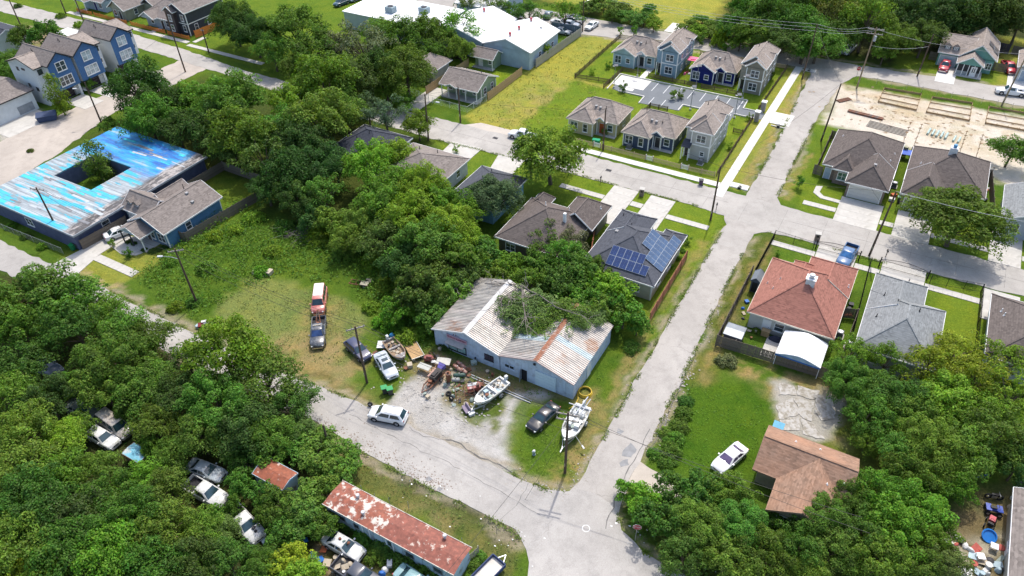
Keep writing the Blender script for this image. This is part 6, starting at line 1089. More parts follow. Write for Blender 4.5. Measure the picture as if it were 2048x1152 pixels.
RT = rusty('rusty_pink_tank', (.28, .12, .08), (.40, .25, .20), .5, 1.2); tank('rusty pink gas tank farthest back of the three lying together', G(923, 734), -.3, 1.4, .27, RT); tank('rusty pink gas tank in the middle of the three lying together', G(916, 740), -.3, 1.4, .27, RT); tank('short rusty pink gas tank, front one of the three lying together', G(928, 746), -.25, .9, .26, RT); tank('dark green tank lying beside the iron pipes', G(919, 754), .55, 1.3, .26, mat('dark_green_tank', (.06, .11, .09), .4)); tank('pale concrete-grey tank lying beside the green one', G(912, 763), .5, .8, .26, mat('pale_grey_tank', (.35, .36, .34)))
e = thing('iron_boiler', 'upright rusty iron pipe boiler among the weeds of the yard', 'boiler', G(898, 764)); MB().tube((0, 0, .25), (0, 0, 1.5), .32, .32, 14).tube((0, 0, 1.5), (0, 0, 1.6), .38, .38, 14).build('shell', RUSTM, e, 40); MB().tube((0, 0, 1.6), (0, 0, 1.9), .14, .12, 10).build('flue', RUSTM, e)
for k in range(3): a = k * 2.1; MB().bar((math.cos(a) * .25, math.sin(a) * .25, .28), (math.cos(a) * .38, math.sin(a) * .38, 0), .05, .05).build('leg', RUSTM, e)
# scaffold cage with red compressor
e = thing('scaffold_cage', 'rusty scaffold cage tangled with weeds left of the open boat', 'scaffold', G(930, 792), .75)
for x in (-1.1, 0, 1.1):
 for y in (-.6, .6): MB().tube((x, y, 0), (x, y, 1.35), .03, .03, 5).build('upright', RUSTM, e)
for z in (.25, .7, 1.3):
 for y in (-.6, .6): MB().tube((-1.15, y, z), (1.15, y, z), .025, .025, 5).build('rail', RUSTM, e)
 for x in (-1.1, 0, 1.1): MB().tube((x, -.65, z), (x, .65, z), .025, .025, 5).build('rail', RUSTM, e)
for s in (-1, 1): MB().tube((-1.1, s * .6, .2), (1.1, s * .6, 1.3), .02, .02, 5).build('brace', RUSTM, e)
e = thing('red_compressor', 'red and white compressor with shiny cover behind the open boat', 'compressor', G(948, 783), .75); MB().obox((0, 0, .75), (1.6, .9, .7)).build('casing', paint('brick_red_case', (.28, .06, .05), .5, .1, (.4, .3, .28)), e); MB().obox((-.1, .15, 1.15), (1.2, .35, .12), 0, .3).build('cover', mat('white_sheet_cover', (.6, .62, .62)), e); MB().tube((.5, -.2, 1.1), (.5, -.2, 1.5), .2, .2, 10).build('filter', RUSTM, e)
for s in (-1, 1): wheel(e, 0, s * .55, .32)
e = thing('rusty_cart', 'tall rusty cart frame behind the red compressor', 'cart', G(962, 772), .4); MB().obox((0, 0, .35), (.8, .6, .1)).build('deck', RUSTM, e); MB().torus((0, 0, .8), .42, .05, 'Y', 16, 5).build('hoop', RUSTM, e)
for s in (-1, 1): wheel(e, 0, s * .38, .24, .12)
for k, (px, py, lb) in enumerate(((903, 800, 'worn tyre standing by the scaffold cage, nearest the road'), (897, 788, 'worn tyre lying by the scaffold cage, nearer the workshop'), (952, 722, 'tyre leaning against the workshop wall below its window'))):
 e = thing('discarded_wheel', lb, 'tyre', G(px, py) + Vector((0, 0, .12 if k == 1 else .33)), 0, 'old tyres in the yard'); e.rotation_euler = (0, 0, 0) if k == 1 else (1.3, 0, k); MB().torus((0, 0, 0), .26, .11, 'Z', 18, 7, .9).build('tyre', RUBBER, e, 60)
e = thing('car_seat', 'purple-grey bench seat dumped on the grass before the boat', 'seat', G(932, 822), -.55); MB().obox((0, 0, .3), (1.3, .55, .2)).build('seat_cushion', mat('purple_grey_vinyl', (.20, .16, .22), .5), e); MB().obox((0, .3, .55), (1.3, .14, .5), 0, -.25).build('backrest', MATS['purple_grey_vinyl'], e); MB().box(-.6, .6, -.2, .2, 0, .2).build('base', BLACKP, e)
o = MB().box(-.4, .4, -.35, .35, 0, .32).box(-.43, .43, -.38, .38, .32, .36).build('white_box', JC[0], None, 0, G(942, 827)); o.rotation_euler.z = -.5; tag(o, 'white lidded box beside the dumped bench seat', 'box')
junk('on the weedy yard floor', 'scrap iron scattered in the yard', [tuple(G(px, py)[:2]) for px, py in ((905, 770), (912, 780), (920, 802), (932, 808), (944, 800), (908, 810), (916, 772), (925, 764), (890, 772), (902, 740), (940, 765), (850, 790), (856, 796), (886, 790), (938, 752), (948, 728), (975, 745), (985, 752), (1000, 760), (938, 740), (862, 706), (880, 700), (812, 738), (820, 733), (960, 812), (906, 793), (750, 705), (744, 710), (752, 716))], .0, 12, (.25, .7), [RUSTM, RUSTM, JC[4], JC[3], JC[2]])
# bins, wheel, hydrant, hose coil
def bin_(label, p, rz, body, lid, group=None, open_=False):
 e = thing('wheelie_bin', label, 'bin', (p.x, p.y, 0), rz, group); MB().loft([[(-.24, -.26, .08), (.24, -.26, .08), (.24, .26, .08), (-.24, .26, .08)], [(-.32, -.32, 1.0), (.34, -.32, 1.0), (.34, .32, 1.0), (-.32, .32, 1.0)]]).build('body', body, e)
 l = MB().obox((.0, 0, 1.05), (.78, .72, .07), 0, 0, .08).build('lid', lid, e)
 for s in (-1, 1): MB().tube((.28, s * .2, .12), (.28, s * .3, .12), .12, .12, 10).build('wheel', RUBBER, e)
 MB().tube((.38, -.3, .98), (.38, .3, .98), .025).build('handle', BLACKP, e)
GLID = mat('bright_green_lid', (.02, .27, .08), .4); GBOD = mat('dark_grey_bin', (.05, .055, .055), .5)
bin_('left one of two dark bins with green lids by the silver sedan', G(770, 786), .9, GBOD, GLID); bin_('right one of two dark bins with green lids by the silver sedan', G(781, 788), .9, GBOD, GLID); bin_('green bin at the end of the blue house drive', G(148, 500), .3, mat('green_bin', (.02, .2, .08), .4), GLID); bin_('dark bin beside the green bin at the blue house drive', G(156, 497), .3, GBOD, GBOD); bin_('purple-grey bin standing out in the street near the corner', G(1401, 370), .4, mat('plum_bin', (.09, .06, .10)), GBOD); bin_('dark bin beside the sidewalk at the top junction', G(1600, 128), .2, mat('brown_bin', (.09, .07, .06)), GBOD); bin_('green-topped bin beside the chimney house garage', G(1797, 405), .2, GBOD, mat('mint_lid', (.35, .6, .4)))
e = thing('wheel_on_post', 'spare wheel with a bent post standing at the verge by the bins', 'wheel', G(741, 812), .4); wheel(e, 0, 0, .33); MB().tube((0, 0, .33), (.05, .1, 1.0), .03).tube((-.15, .1, 1.0), (.25, .1, 1.0), .03).build('post', BLACKP, e)
e = thing('fire_hydrant', 'white-topped grey fire hydrant on the corner grass', 'hydrant', G(1068, 909)); MB().tube((0, 0, 0), (0, 0, .6), .13, .13, 10).tube((0, 0, 0), (0, 0, .06), .2, .2, 10).tube((0, -.24, .42), (0, .24, .42), .07, .07, 8).build('barrel', mat('grey_green_hydrant', (.2, .26, .27)), e, 40); MB().dome((0, 0, .6), .17, .17, .2, 10, 3).build('bonnet', WHITE, e, 40); MB().tube((.0, 0, .42), (-.22, 0, .42), .09, .09, 8).build('pumper_cap', WHITE, e)
hc = thing('yellow_hose_coil', 'coil of yellow hose on the ground at the workshop corner', 'hose', G(1170, 786)); HY = mat('yellow_hose', (.62, .42, .04), .5)
for k in range(4): MB().torus((0, 0, .06 + k * .1), .85 - k * .03, .055, 'Z', 24, 6).build('loop', HY, hc)
MB().path([(-.7, .5, .1), (-.9, -.3, .06), (-.3, -1.3, .06), (-.2, -2.3, .06), (-.6, -3.2, .06)], .05).build('loose_end', HY, hc)
# overturned scooter heap, chassis in the grass
e = thing('mobility_cart', 'overturned red and grey cart with wheels at the meadow edge by the road', 'cart', G(411, 654), .5); MB().obox((-.5, 0, .35), (.7, .6, .5), .2, .5).build('seat', paint('dull_red', (.25, .04, .03), .5, 0), e); MB().obox((.2, .1, .45), (.6, .5, .5), .3).build('crate', mat('grey_crate', (.2, .2, .23)), e); MB().obox((-.1, .3, .75), (.7, .3, .2), .3, .3).build('bundle', JC[0], e)
for x, y in ((.7, -.35), (.75, .4), (.1, -.5)): wheel(e, x, y, .30, .12)
junk('beside the overturned cart', 'rubbish by the cart', [tuple(G(*q)[:2]) for q in ((396, 655), (402, 662), (362, 618))], 0, 20, (.3, .6))
e = thing('trailer_chassis', 'rusting trailer chassis lying in the meadow grass behind the red wagon', 'trailer', G(720, 570), .25)
for s in (-1, 1): MB().bar((-1.5, s * .45, .4), (1.5, s * .45, .4), .08, .12).build('frame_rail', RUSTM, e); wheel(e, .9, s * .6, .3)
MB().obox((.8, 0, .5), (1.2, .9, .06)).build('deck', mat('pale_boards', (.35, .32, .24)), e)
for x in (-1.4, -.5): MB().bar((x, -.5, .42), (x, .5, .42), .06, .06).build('cross_member', RUSTM, e)
junk('in the meadow grass', 'boards in the meadow', [tuple(G(*q)[:2]) for q in ((510, 545), (525, 549), (540, 548), (740, 562))], 0, 31, (.5, 1.2), [JC[3], mat('dark_board', (.06, .05, .04))])
# utility trailer, bottom edge; junkyard floor litter
e = thing('cargo_trailer', 'white-floored cargo trailer with blue sides at the bottom edge', 'trailer', G(976, 1152), 1.35); BS = mat('navy_trailer_side', (.04, .06, .14)); MB().box(-1.6, 1.6, -.8, .8, .5, .58).build('deck', mat('sandy_deck', (.6, .56, .5)), e)
for s in (-1, 1): MB().box(-1.65, 1.65, s * .84 - .04, s * .84 + .04, .5, 1.0).build('side_board', BS, e); wheel(e, -.2, s * .98, .3, .16)
for x in (-1.65, 1.65): MB().box(x - .04, x + .04, -.8, .8, .5, 1.0).build('end_board', BS, e)
MB().bar((1.6, -.5, .48), (2.6, 0, .45), .07, .1).bar((1.6, .5, .48), (2.6, 0, .45), .07, .1).build('tongue', STEEL, e)
junk('in the junkyard clearing', 'litter in the junkyard clearing', [tuple(G(*q)[:2]) for q in ((648, 1100), (640, 1118), (655, 1128), (668, 1140), (625, 1110), (700, 1132), (715, 1140), (688, 1126), (672, 1118), (770, 1140), (780, 1130), (530, 1085), (545, 1092), (525, 1075), (560, 1110), (612, 1082), (764, 1148))], 0, 41, (.3, .75), [JC[0], JC[1], JC[3], mat('junk_orange', (.5, .14, .06)), JC[4], JC[6]])
junk('in the dark junked pickup bed', 'tubs in the pickup bed', [tuple(local(v, x, y, .63)) for x, y in ((-2.3, -.4), (-2.2, .4), (-1.6, 0), (-1.4, .5), (-1.3, -.5))], 0, 44, (.35, .6), [JC[0], JC[3], mat('junk_olive', (.3, .28, .1))])
junk('on top of a junked car', 'litter on junked cars', [(*G(512, 1064, .95)[:2], 1.08), (*G(508, 1058, .95)[:2], 1.1), (*G(688, 1082, 1.45)[:2], 1.44), (*G(697, 1086, 1.45)[:2], 1.44), (*G(680, 1078, 1.45)[:2], 1.44)], 0, 46, (.2, .38), [JC[4], RUSTM, JC[2]])
# backyard clutter at the lower right edge
h = House('tan_edge_house', 'tan wall of a house running down the right edge', 21.5, 30, 46, 61); h.wall(22.2, 30, 40, 62.5, 2.7, BEIGE); h.gable(21.7, 31, 39.5, 63, 2.75, 2.0, 'y', SH_MID, BEIGE, .4); h.win('W', 57, .9, 1.0, 1.2, 22.2); h.win('W', 51.5, .6, 1.2, 1.6, 22.2)
def bike(name, label, p, rz, col, r=.32, fat=.05, cat='bicycle', body=True):
 e = thing(name, label, cat, (p.x, p.y, 0), rz)
 for x in (-.55, .55): o = MB().torus((x, 0, r + fat), r, fat, 'Y', 16, 5).build('wheel', RUBBER, e); MB().tube((x, -.04, r + fat), (x, .04, r + fat), .05).build('hub', STEEL, o)
 MB().bar((-.55, 0, r), (0, 0, .3), .05, .05).bar((0, 0, .3), (.4, 0, .75), .05, .05).bar((-.15, 0, .72), (.4, 0, .75), .05, .05).bar((-.55, 0, r), (-.15, 0, .72), .05, .05).bar((.4, 0, .78), (.55, 0, r), .05, .05).build('frame', col, e)
 MB().tube((.38, -.3, .95), (.38, .3, .95), .02).build('handlebar', STEEL, e); MB().obox((-.18, 0, .82), (.35 if body else .25, .2, .1)).build('saddle', BLACKP, e)
 if body: MB().obox((-.02, 0, .5), (.5, .28, .35)).build('engine', STEEL, e); MB().obox((.18, 0, .78), (.42, .25, .2)).build('fuel_tank', col, e)
 return e
bike('bicycle', 'blue bicycle leaning in the shade under the trees, lower right', G(1962, 958), .6, JC[1], body=False); bike('motorcycle', 'dark motorcycle in the shade behind the blue quad bike', G(1985, 998), .3, BLACKP, .3, .1, 'motorcycle')
e = thing('quad_bike', 'blue quad bike in the backyard beside the motorcycle', 'quad bike', G(1984, 1024), .2)
for x in (-.55, .55):
 for s in (-1, 1): wheel(e, x, s * .45, .27, .22)
MB().obox((0, 0, .55), (1.4, .5, .3)).obox((.5, 0, .72), (.5, .85, .1)).obox((-.55, 0, .72), (.5, .85, .1)).build('body', paint('quad_blue', (.02, .06, .35)), e); MB().obox((-.1, 0, .82), (.6, .3, .12)).build('seat', BLACKP, e); MB().tube((.35, -.35, 1.0), (.35, .35, 1.0), .025).build('handlebar', BLACKP, e)
e = thing('red_ride_on_mower', 'red and black ride-on machine between the quad bike and the blue pool', 'mower', G(1978, 1050), 1.4)
for x in (-.5, .5):
 for s in (-1, 1): wheel(e, x, s * .4, .24, .18)
MB().obox((.4, 0, .55), (.7, .55, .4)).build('bonnet', paint('toy_red', RED), e); MB().obox((-.35, 0, .6), (.5, .5, .15)).obox((-.58, 0, .8), (.08, .5, .35)).build('seat', BLACKP, e); MB().torus((.0, 0, .9), .17, .02, 'Z', 12, 4).build('steering_wheel', BLACKP, e)
e = thing('paddling_pool', 'round blue paddling pool leaning in the backyard', 'pool', G(1976, 1075) + Vector((0, 0, .25)), 0); e.rotation_euler = (.5, .1, 0); MB().tube((0, 0, 0), (0, 0, .05), .62, .65, 24).build('base', paint('pool_blue', (.02, .18, .55), .4, .2), e); MB().torus((0, 0, .12), .65, .08, 'Z', 24, 6).build('rim', MATS['pool_blue'], e)
table('white_patio_table', 'small round white patio table near the blue pool', G(1985, 1098), 0, .7, .7, .6, PVC, PVC); table('white_side_table', 'second white table beside scattered toys', G(1958, 1118), .4, .7, .7, .6, PVC, PVC)
o = MB().box(-.35, .35, -.35, .35, 0, .9).box(-.2, .2, -.37, -.35, .5, .75).build('white_fridge', PVC, None, 0, G(2016, 1112)); tag(o, 'white cooler cabinet against the tan wall', 'cabinet')
o = MB().loft([[(-.5, -.4, 0), (.5, -.4, 0), (.5, .4, 0), (-.5, .4, 0)], [(-.6, -.45, .7), (.6, -.45, .7), (.6, .45, .7), (-.6, .45, .7)]]).build('white_tub', PVC, None, 0, G(1925, 1148)); tag(o, 'white plastic tub under the trees at the bottom right', 'tub')
junk('strewn on the pale backyard', 'things strewn in the backyard', [tuple(G(*q)[:2]) for q in ((1895, 1085), (1905, 1080), (1912, 1090), (1920, 1084), (1930, 1092), (1940, 1100), (1952, 1098), (1946, 1130), (1966, 1126), (1975, 1134), (1980, 1122), (1972, 1140), (1990, 1130), (2000, 1120), (1996, 1142), (2008, 1136), (1955, 1145), (1962, 1150), (1975, 1150), (2012, 1148), (2002, 1095), (1945, 1112), (1904, 1092), (1914, 1078), (2030, 1000), (2034, 985), (2022, 1015), (2040, 972))], 0, 51, (.3, .8), [JC[0], JC[0], JC[6], mat('junk_red', (.38, .09, .07)), JC[3], JC[2], JC[4]])
# red house yard things
o = MB().dome((0, 0, 0), .9, .9, .9, 12, 3).build('grill_cover', mat('dark_cover', (.03, .035, .06)), None, 30, (-5.1, 75.9, 0)); tag(o, 'dark blue covered bench at the wall of the red-roofed house', 'cover'); o.scale = (1.1, .5, .8)
o = MB().box(-.5, .5, -.3, .3, 0, .9).box(-.55, .55, -.35, .35, .9, .95).build('wood_cabinet', mat('tan_cabinet', (.36, .25, .13)), None, 0, (-6.6, 76.2, 0)); tag(o, 'tan cabinet against the wall of the red-roofed house', 'cabinet')
junk('in the red-roofed house yard', 'pots in the fenced yard', [(-8.6, 76), (-7.8, 76.1), (-10.6, 80), (-10.2, 79.0), (-10.5, 81.5), (-10, 78), (-7.4, 73.2), (-8.0, 74.8)], 0, 61, (.3, .6), [JC[4], JC[1], JC[3], mat('clay', (.4, .2, .1))])
def ac(label, x, y, z=0): e = thing('air_conditioner', label, 'air conditioner', (x, y, z)); MB().box(-.4, .4, -.4, .4, .08, .85).build('casing', mat('grey_ac_case', (.13, .14, .15)), e); MB().tube((0, 0, .85), (0, 0, .9), .3, .3, 12).build('fan_guard', STEEL, e); MB().box(-.55, .55, -.55, .55, 0, .08).build('pad', CONC, e)
ac('air conditioner between the red-roofed and grey-roofed houses, nearer the red one', 1.9, 80.6); ac('air conditioner at the side of the grey-roofed house', 3.3, 79.2); ac('air conditioner in front of the slate blue cottage', -41.0, 113.0); ac('air conditioner in front of the off-white two-storey cottage', -27.9, 113.7); ac('air conditioner beside the brick house with the garage', 2.7, 121.5)
junk('along a house side wall', 'things along the side walls', [(2.0, 86.5), (2.1, 87.6), (2.0, 85.4), (3.0, 117), (3.1, 118.2), (16.4, 122), (16.2, 124), (16.8, 120.4), (15.9, 126.5), (16.6, 128)], 0, 71, (.5, .9), [JC[0], JC[4], mat('junk_orange', (.5, .14, .06)), JC[1]])
o = MB().obox((0, 0, 1.2), (2.2, 1.6, .08), .1, .1).build('blue_tarp', mat('royal_blue_tarp', (.02, .09, .45), .5), None, 0, (3.1, 132.0, 0)); 
for k in range(4): pass
tag(o, 'royal blue tarp stretched behind the brown-roofed houses', 'tarp')
e = thing('pink_canopy', 'pink canopy on thin posts beside the navy cottage', 'canopy', (-41.9, 150.6, 0)); MB().obox((0, 0, 2.3), (2.6, 2.2, .1), .1).obox((0, 0, 2.42), (1.4, 1.2, .15), .1).build('cover', mat('hot_pink_cloth', (.75, .16, .28), .7), e)
for x in (-1.1, 1.1):
 for y in (-.9, .9): MB().box(x - .03, x + .03, y - .03, y + .03, 0, 2.3).build('post', STEEL, e)
junk('beside the pink canopy', 'things by the pink canopy', [(-42.4, 148.6), (-41.8, 148), (-42.6, 147.4), (-41.4, 149.3)], 0, 81, (.4, .8), [mat('junk_red', (.5, .06, .05)), JC[0], mat('hot_pink_cloth', (.7, .2, .35))])
o = MB().obox((0, 0, .3), (1.3, .7, .6), .2).obox((0, 0, .62), (1.4, .8, .06), .2).build('green_sandbox', mat('green_plastic', (.02, .3, .15)), None, 0, (-47.2, 112.2, 0)); tag(o, 'green plastic box on the lawn of the yellow cottage', 'box')
e = thing('gate_kiosk', 'dark blue hatchback-roofed dumpster beside the townhouse drive', 'dumpster', G(97, 240), .9); MB().loft([[(-1.6, -.9, .1), (1.6, -.9, .1), (1.6, .9, .1), (-1.6, .9, .1)], [(-1.8, -1, 1.2), (1.8, -1, 1.2), (1.8, 1, 1.2), (-1.8, 1, 1.2)]]).build('body', mat('navy_steel', (.04, .06, .12)), e); MB().obox((0, 0, 1.32), (3.7, 2.1, .1), 0, .12).build('lid', mat('navy_lid', (.05, .07, .13)), e)
e.name = 'dumpster'; e['label'] = 'dark blue dumpster inside a board enclosure beside the nearest townhouse'
# ------------------------------------------------------------------ fences
def boards(name, label, pts, hgt, m, step=.16, wd=.145, world=True, rails=True, cat='fence', group=None, th=.025, picket=False, postm=None, pstep=2.4):
 """a fence of single boards on posts and rails; past 300 boards the farther ones are joined into one part"""
 P = [Vector((*p[:2], 0)) for p in (pts if world else W(pts))]; c = sum(P, Vector()) / len(P); e = thing(name, label, cat, c, 0, group)
 bm_ = MB()
 if picket: bm_.add([(-wd / 2, -th / 2, .06), (wd / 2, -th / 2, .06), (wd / 2, th / 2, .06), (-wd / 2, th / 2, .06), (-wd / 2, -th / 2, hgt - .08), (wd / 2, -th / 2, hgt - .08), (wd / 2, th / 2, hgt - .08), (-wd / 2, th / 2, hgt - .08), (0, -th / 2, hgt), (0, th / 2, hgt)], [(0, 1, 5, 8, 4), (3, 7, 9, 6, 2), (0, 4, 7, 3), (1, 2, 6, 5), (4, 8, 9, 7), (5, 6, 9, 8)])
 else: bm_.box(-wd / 2, wd / 2, -th / 2, th / 2, .03, hgt)
 bmesh_ = bm_.mesh('board', m); spots = []
 for a, b in zip(P, P[1:]):
  d = b - a; L = d.length; rz = math.atan2(d.y, d.x); n = max(1, int(L / step))
  for i in range(n): spots.append((a + d * ((i + .5) / n), rz))
  np_ = max(1, round(L / pstep))
  for i in range(np_ + 1):
   q = a + d * (i / np_) + Vector((math.sin(rz), -math.cos(rz), 0)) * -.07; MB().box(-.05, .05, -.05, .05, 0, hgt + .06).build('post', postm or m, e, 0, q - c).rotation_euler.z = rz
  if rails:
   nn = Vector((-math.sin(rz), math.cos(rz), 0)) * .035
   for z in ((hgt * .2, hgt * .8) if hgt < 1.5 else (hgt * .14, hgt * .52, hgt * .9)): MB(c).bar(a + nn + Vector((0, 0, z)), b + nn + Vector((0, 0, z)), .04, .09).build('rail', postm or m, e)
 spots.sort(key=lambda s: (s[0] - Vector((0, 0, CAMZ))).length); r = random.Random(len(spots))
 for p, rz in spots[:300]: o = link('board', bmesh_, e, p - c + Vector((0, 0, r.uniform(-.025, .015)))); o.rotation_euler = (r.uniform(-.01, .01), r.uniform(-.012, .012), rz)
 if len(spots) > 300:
  rest = MB(c)
  for p, rz in spots[300:]: rest.obox(p + Vector((0, 0, hgt / 2)), (wd, th, hgt), rz)
  stuff(rest.build('board_run', m, e))
 return e
B_ = boards
B_('board_fence', 'tall weathered board fence wrapping the yard of the red-roofed house', [(-11.6, 87.4), (-11.7, 71.3), (2.6, 72.0)], 1.9, WOODG)
B_('board_fence', 'short board fence between the red-roofed and grey-roofed houses', [(1.5, 84.4), (3.1, 84.9), (2.7, 72.4)], 1.8, WOODG); B_('reddish_fence', 'reddish board fence running beside the solar-panelled house', [(-21.0, 86.5), (-20.8, 71.4)], 1.8, WOODR); B_('reddish_fence', 'short reddish fence between the solar house and the brown house', [(-35.0, 84.5), (-33.6, 80.5), (-33.6, 76)], 1.7, WOODR)
B_('board_fence', 'weathered fence behind the brick house with the garage', [(-9.6, 119.6), (-9.8, 132.9), (3.0, 132.6)], 1.8, WOODG); B_('board_fence', 'weathered fence behind the chimney house', [(3.6, 133.2), (16.2, 131.2), (17.2, 120)], 1.8, WOODG); B_('board_fence', 'short fence gate left of the brick house entrance', [(-10, 119.5), (-8.6, 119.3)], 1.8, WOODG)
B_('board_fence', 'weathered fence between the turquoise-roofed building and the blue house drive', [(-103.2, 45.6), (-102.6, 53.4)], 1.8, WOODG); B_('board_fence', 'weathered fence closing the back lawn of the blue house', [(-101.6, 60.4), (-101.4, 72.8), (-88.4, 72.6)], 1.8, WOODG); B_('board_fence', 'long side fence along the blue house wall', [(-90.4, 54.6), (-88.4, 72.5)], 1.8, WOODG); B_('board_fence', 'short return of fence at the blue house corner', [(-91.5, 54.4), (-90.5, 54.5)], 1.8, WOODG)
B_('dark_fence', 'long dark fence behind the sea-green house', [(1.4, 190.6), (16.4, 189.0)], 2.2, mat('dark_stained_board', (.05, .045, .06), .9), .2, .19); B_('dark_fence', 'dark fence continuing to the right edge, top corner', [(17, 189.2), (32, 188.6)], 2.0, mat('brown_grey_board', (.10, .09, .085), .9), .2, .19); B_('dark_fence', 'weathered fence left of the sea-green house drive', [(1.6, 178.5), (3.0, 178.4)], 1.8, WOODG); B_('dark_fence', 'weathered fence right of the sea-green house porch', [(13.8, 178.4), (16.6, 178.2)], 1.8, WOODG)
B_('tan_fence', 'new tan board fence right of the sage green house', [(-73.6, 117.6), (-73.4, 131.5)], 1.8, WOODT); B_('tan_fence', 'tan board fence left of the sage green house', [(-86.4, 114.2), (-86.0, 130)], 1.8, WOODT); B_('corrugated_fence', 'grey sheet fence along the warehouse and the field', [(-72.4, 136), (-71.4, 156.8)], 2.0, mat('grey_sheet', (.36, .36, .35), .5, .3), .42, .41, cat='fence'); B_('corrugated_fence', 'dark sheet fence closing the storage lot at the street', [(-71.6, 157.2), (-79, 156.6)], 2.0, mat('dark_sheet', (.12, .16, .19), .5), .42, .41)
B_('tan_fence', 'short tan fence between the trees of the middle block', [(-68.6, 77.0), (-65.4, 80.6)], 1.8, WOODT); B_('tan_fence', 'short tan fence beside the dark slate house', [(-74.6, 89), (-74.4, 93.2)], 1.8, WOODT)
B_('orange_fence', 'orange stained fence beside the dark two-storey house', [(-153.4, 113.8), (-153.0, 122)], 1.8, WOODO, .2, .19)
for i, (a, b, lb) in enumerate(((-196, -190, 'pale blue house'), (-189, -176.5, 'olive house'), (-175, -162.5, 'light blue-grey wing'), (-161.5, -154, 'dark two-storey house'))): B_('orange_picket_fence', 'orange picket fence in front of the ' + lb + ' on the far street', [(a, 112.3), (b, 112.3)], 1.0, WOODO, .2, .11, picket=True)
# cottage picket fences
PKD = mat('dark_picket_wood', (.14, .10, .06), .85, var=.25); PKT = mat('tan_picket_wood', (.46, .36, .22), .85, var=.2)
for pts, m, lb in (([(-62.6, 135.2), (-62.7, 159.6)], PKD, 'picket fence along the field beside the light blue cottage'), ([(-62.6, 135.2), (-55.0, 136.2)], PKD, 'picket fence at the lower end of the light blue cottage lawn'), ([(-55.2, 133.5), (-55, 142.6)], PKD, 'picket fence along the white parking pad'), ([(-55.2, 142.9), (-51, 143)], PKD, 'short picket fence left of the light blue cottage walk'), ([(-49, 142.6), (-38.4, 142.6)], PKD, 'picket fence before the blue two-storey cottage'), ([(-37.4, 142.6), (-29.4, 142.8)], PKD, 'picket fence before the navy cottage'), ([(-62.6, 159.4), (-52, 160.4)], PKT, 'picket fence behind the light blue cottage by the street'), ([(-43, 158.6), (-31, 159.6)], PKT, 'picket fence behind the navy cottage'), ([(-24.6, 159.8), (-30, 159.6)], PKT, 'picket fence behind the taupe cottage'),
 ([(-24.4, 138.2), (-24.2, 160)], PKD, 'picket fence beside the sidewalk at the taupe cottage'), ([(-24.4, 134), (-24.2, 111)], PKD, 'picket fence beside the sidewalk at the off-white cottage'), ([(-52.4, 110.4), (-47.0, 110.5)], PKT, 'street picket fence before the yellow cottage'), ([(-45.6, 110.5), (-36.9, 110.5)], PKT, 'street picket fence before the slate blue cottage'), ([(-35.5, 110.5), (-30.4, 110.5)], PKT, 'street picket fence between the slate and off-white cottages'), ([(-29.0, 110.5), (-24.4, 110.8)], PKT, 'street picket fence before the off-white cottage'), ([(-43.9, 124.6), (-43.6, 129.8), (-40, 129.9)], PKD, 'dark picket fence behind the yellow cottage'), ([(-34.4, 128.8), (-32, 128.8)], PKD, 'short dark picket fence behind the slate blue cottage'), ([(-26.2, 127.4), (-24.5, 127.4)], PKD, 'short picket fence beside the off-white cottage')):
 B_('picket_fence', lb, pts, 1.0, m, .22, .11, picket=True)
for x0, x1, y, lb in ((-47.0, -45.6, 110.6, 'white picket gate before the yellow cottage'), (-36.9, -35.5, 110.6, 'white picket gate before the slate blue cottage'), (-30.4, -29.0, 110.6, 'white picket gate before the off-white cottage')): B_('picket_gate', lb, [(x0 + .05, y), (x1 - .05, y)], 1.05, WHITE, .2, .11, picket=True, cat='gate')
for x, y, lb in ((-23.6, 138.4, 'brick gate pillar with white cap on the far side of the parking entrance'), (-23.6, 133.8, 'brick gate pillar with white cap on the near side of the parking entrance')):
 e = thing('gate_pillar', lb, 'pillar', (x, y, 0)); MB().box(-.4, .4, -.4, .4, 0, 1.9).build('shaft', mat('pillar_grey_brick', (.28, .26, .23), .9, bmp=.2, bs=8), e); MB().box(-.5, .5, -.5, .5, 1.9, 2.05).build('cap', WHITE, e)
# iron fence and arched gates of the red-roofed and grey-roofed houses; chain-link fences
IRON = mat('black_iron', (.012, .012, .014), .5, .4)
def iron(label, pts, hgt=1.5, step=.14, m=IRON, name='iron_fence', mesh=False):
 P = [Vector((*p, 0)) for p in pts]; c = sum(P, Vector()) / len(P); e = thing(name, label, 'fence', c); bars = MB(c)
 for a, b in zip(P, P[1:]):
  d = b - a; L = d.length; n = max(1, round(L / 2.4))
  for i in range(n + 1): q = a + d * (i / n); MB(c).tube(q, q + Vector((0, 0, hgt + .1)), .04, .04, 6).build('post', m, e)
  for z in ((.15, hgt) if not mesh else (hgt,)): MB(c).tube(a + Vector((0, 0, z)), b + Vector((0, 0, z)), .022, .022, 5).build('rail', m, e)
  if mesh:
   k = int(L / .22); dz = hgt
   for i in range(k):
    for s in (0, 1):
     u0, u1 = i / k, min(1, (i + 2.2) / k); z0, z1 = (.03, hgt * min(1, (u1 - u0) * L / (2.2 * L / k))) if s == 0 else (hgt, .03)
     bars.bar(a + d * u0 + Vector((0, 0, z0)), a + d * u1 + Vector((0, 0, z1)), .008, .008)
  else:
   k = int(L / step)
   for i in range(k): q = a + d * ((i + .5) / k); bars.bar(q + Vector((0, 0, .1)), q + Vector((0, 0, hgt + .08)), .018, .018)
 stuff(bars.build('wire_mesh' if mesh else 'infill_bars', m, e)); return e
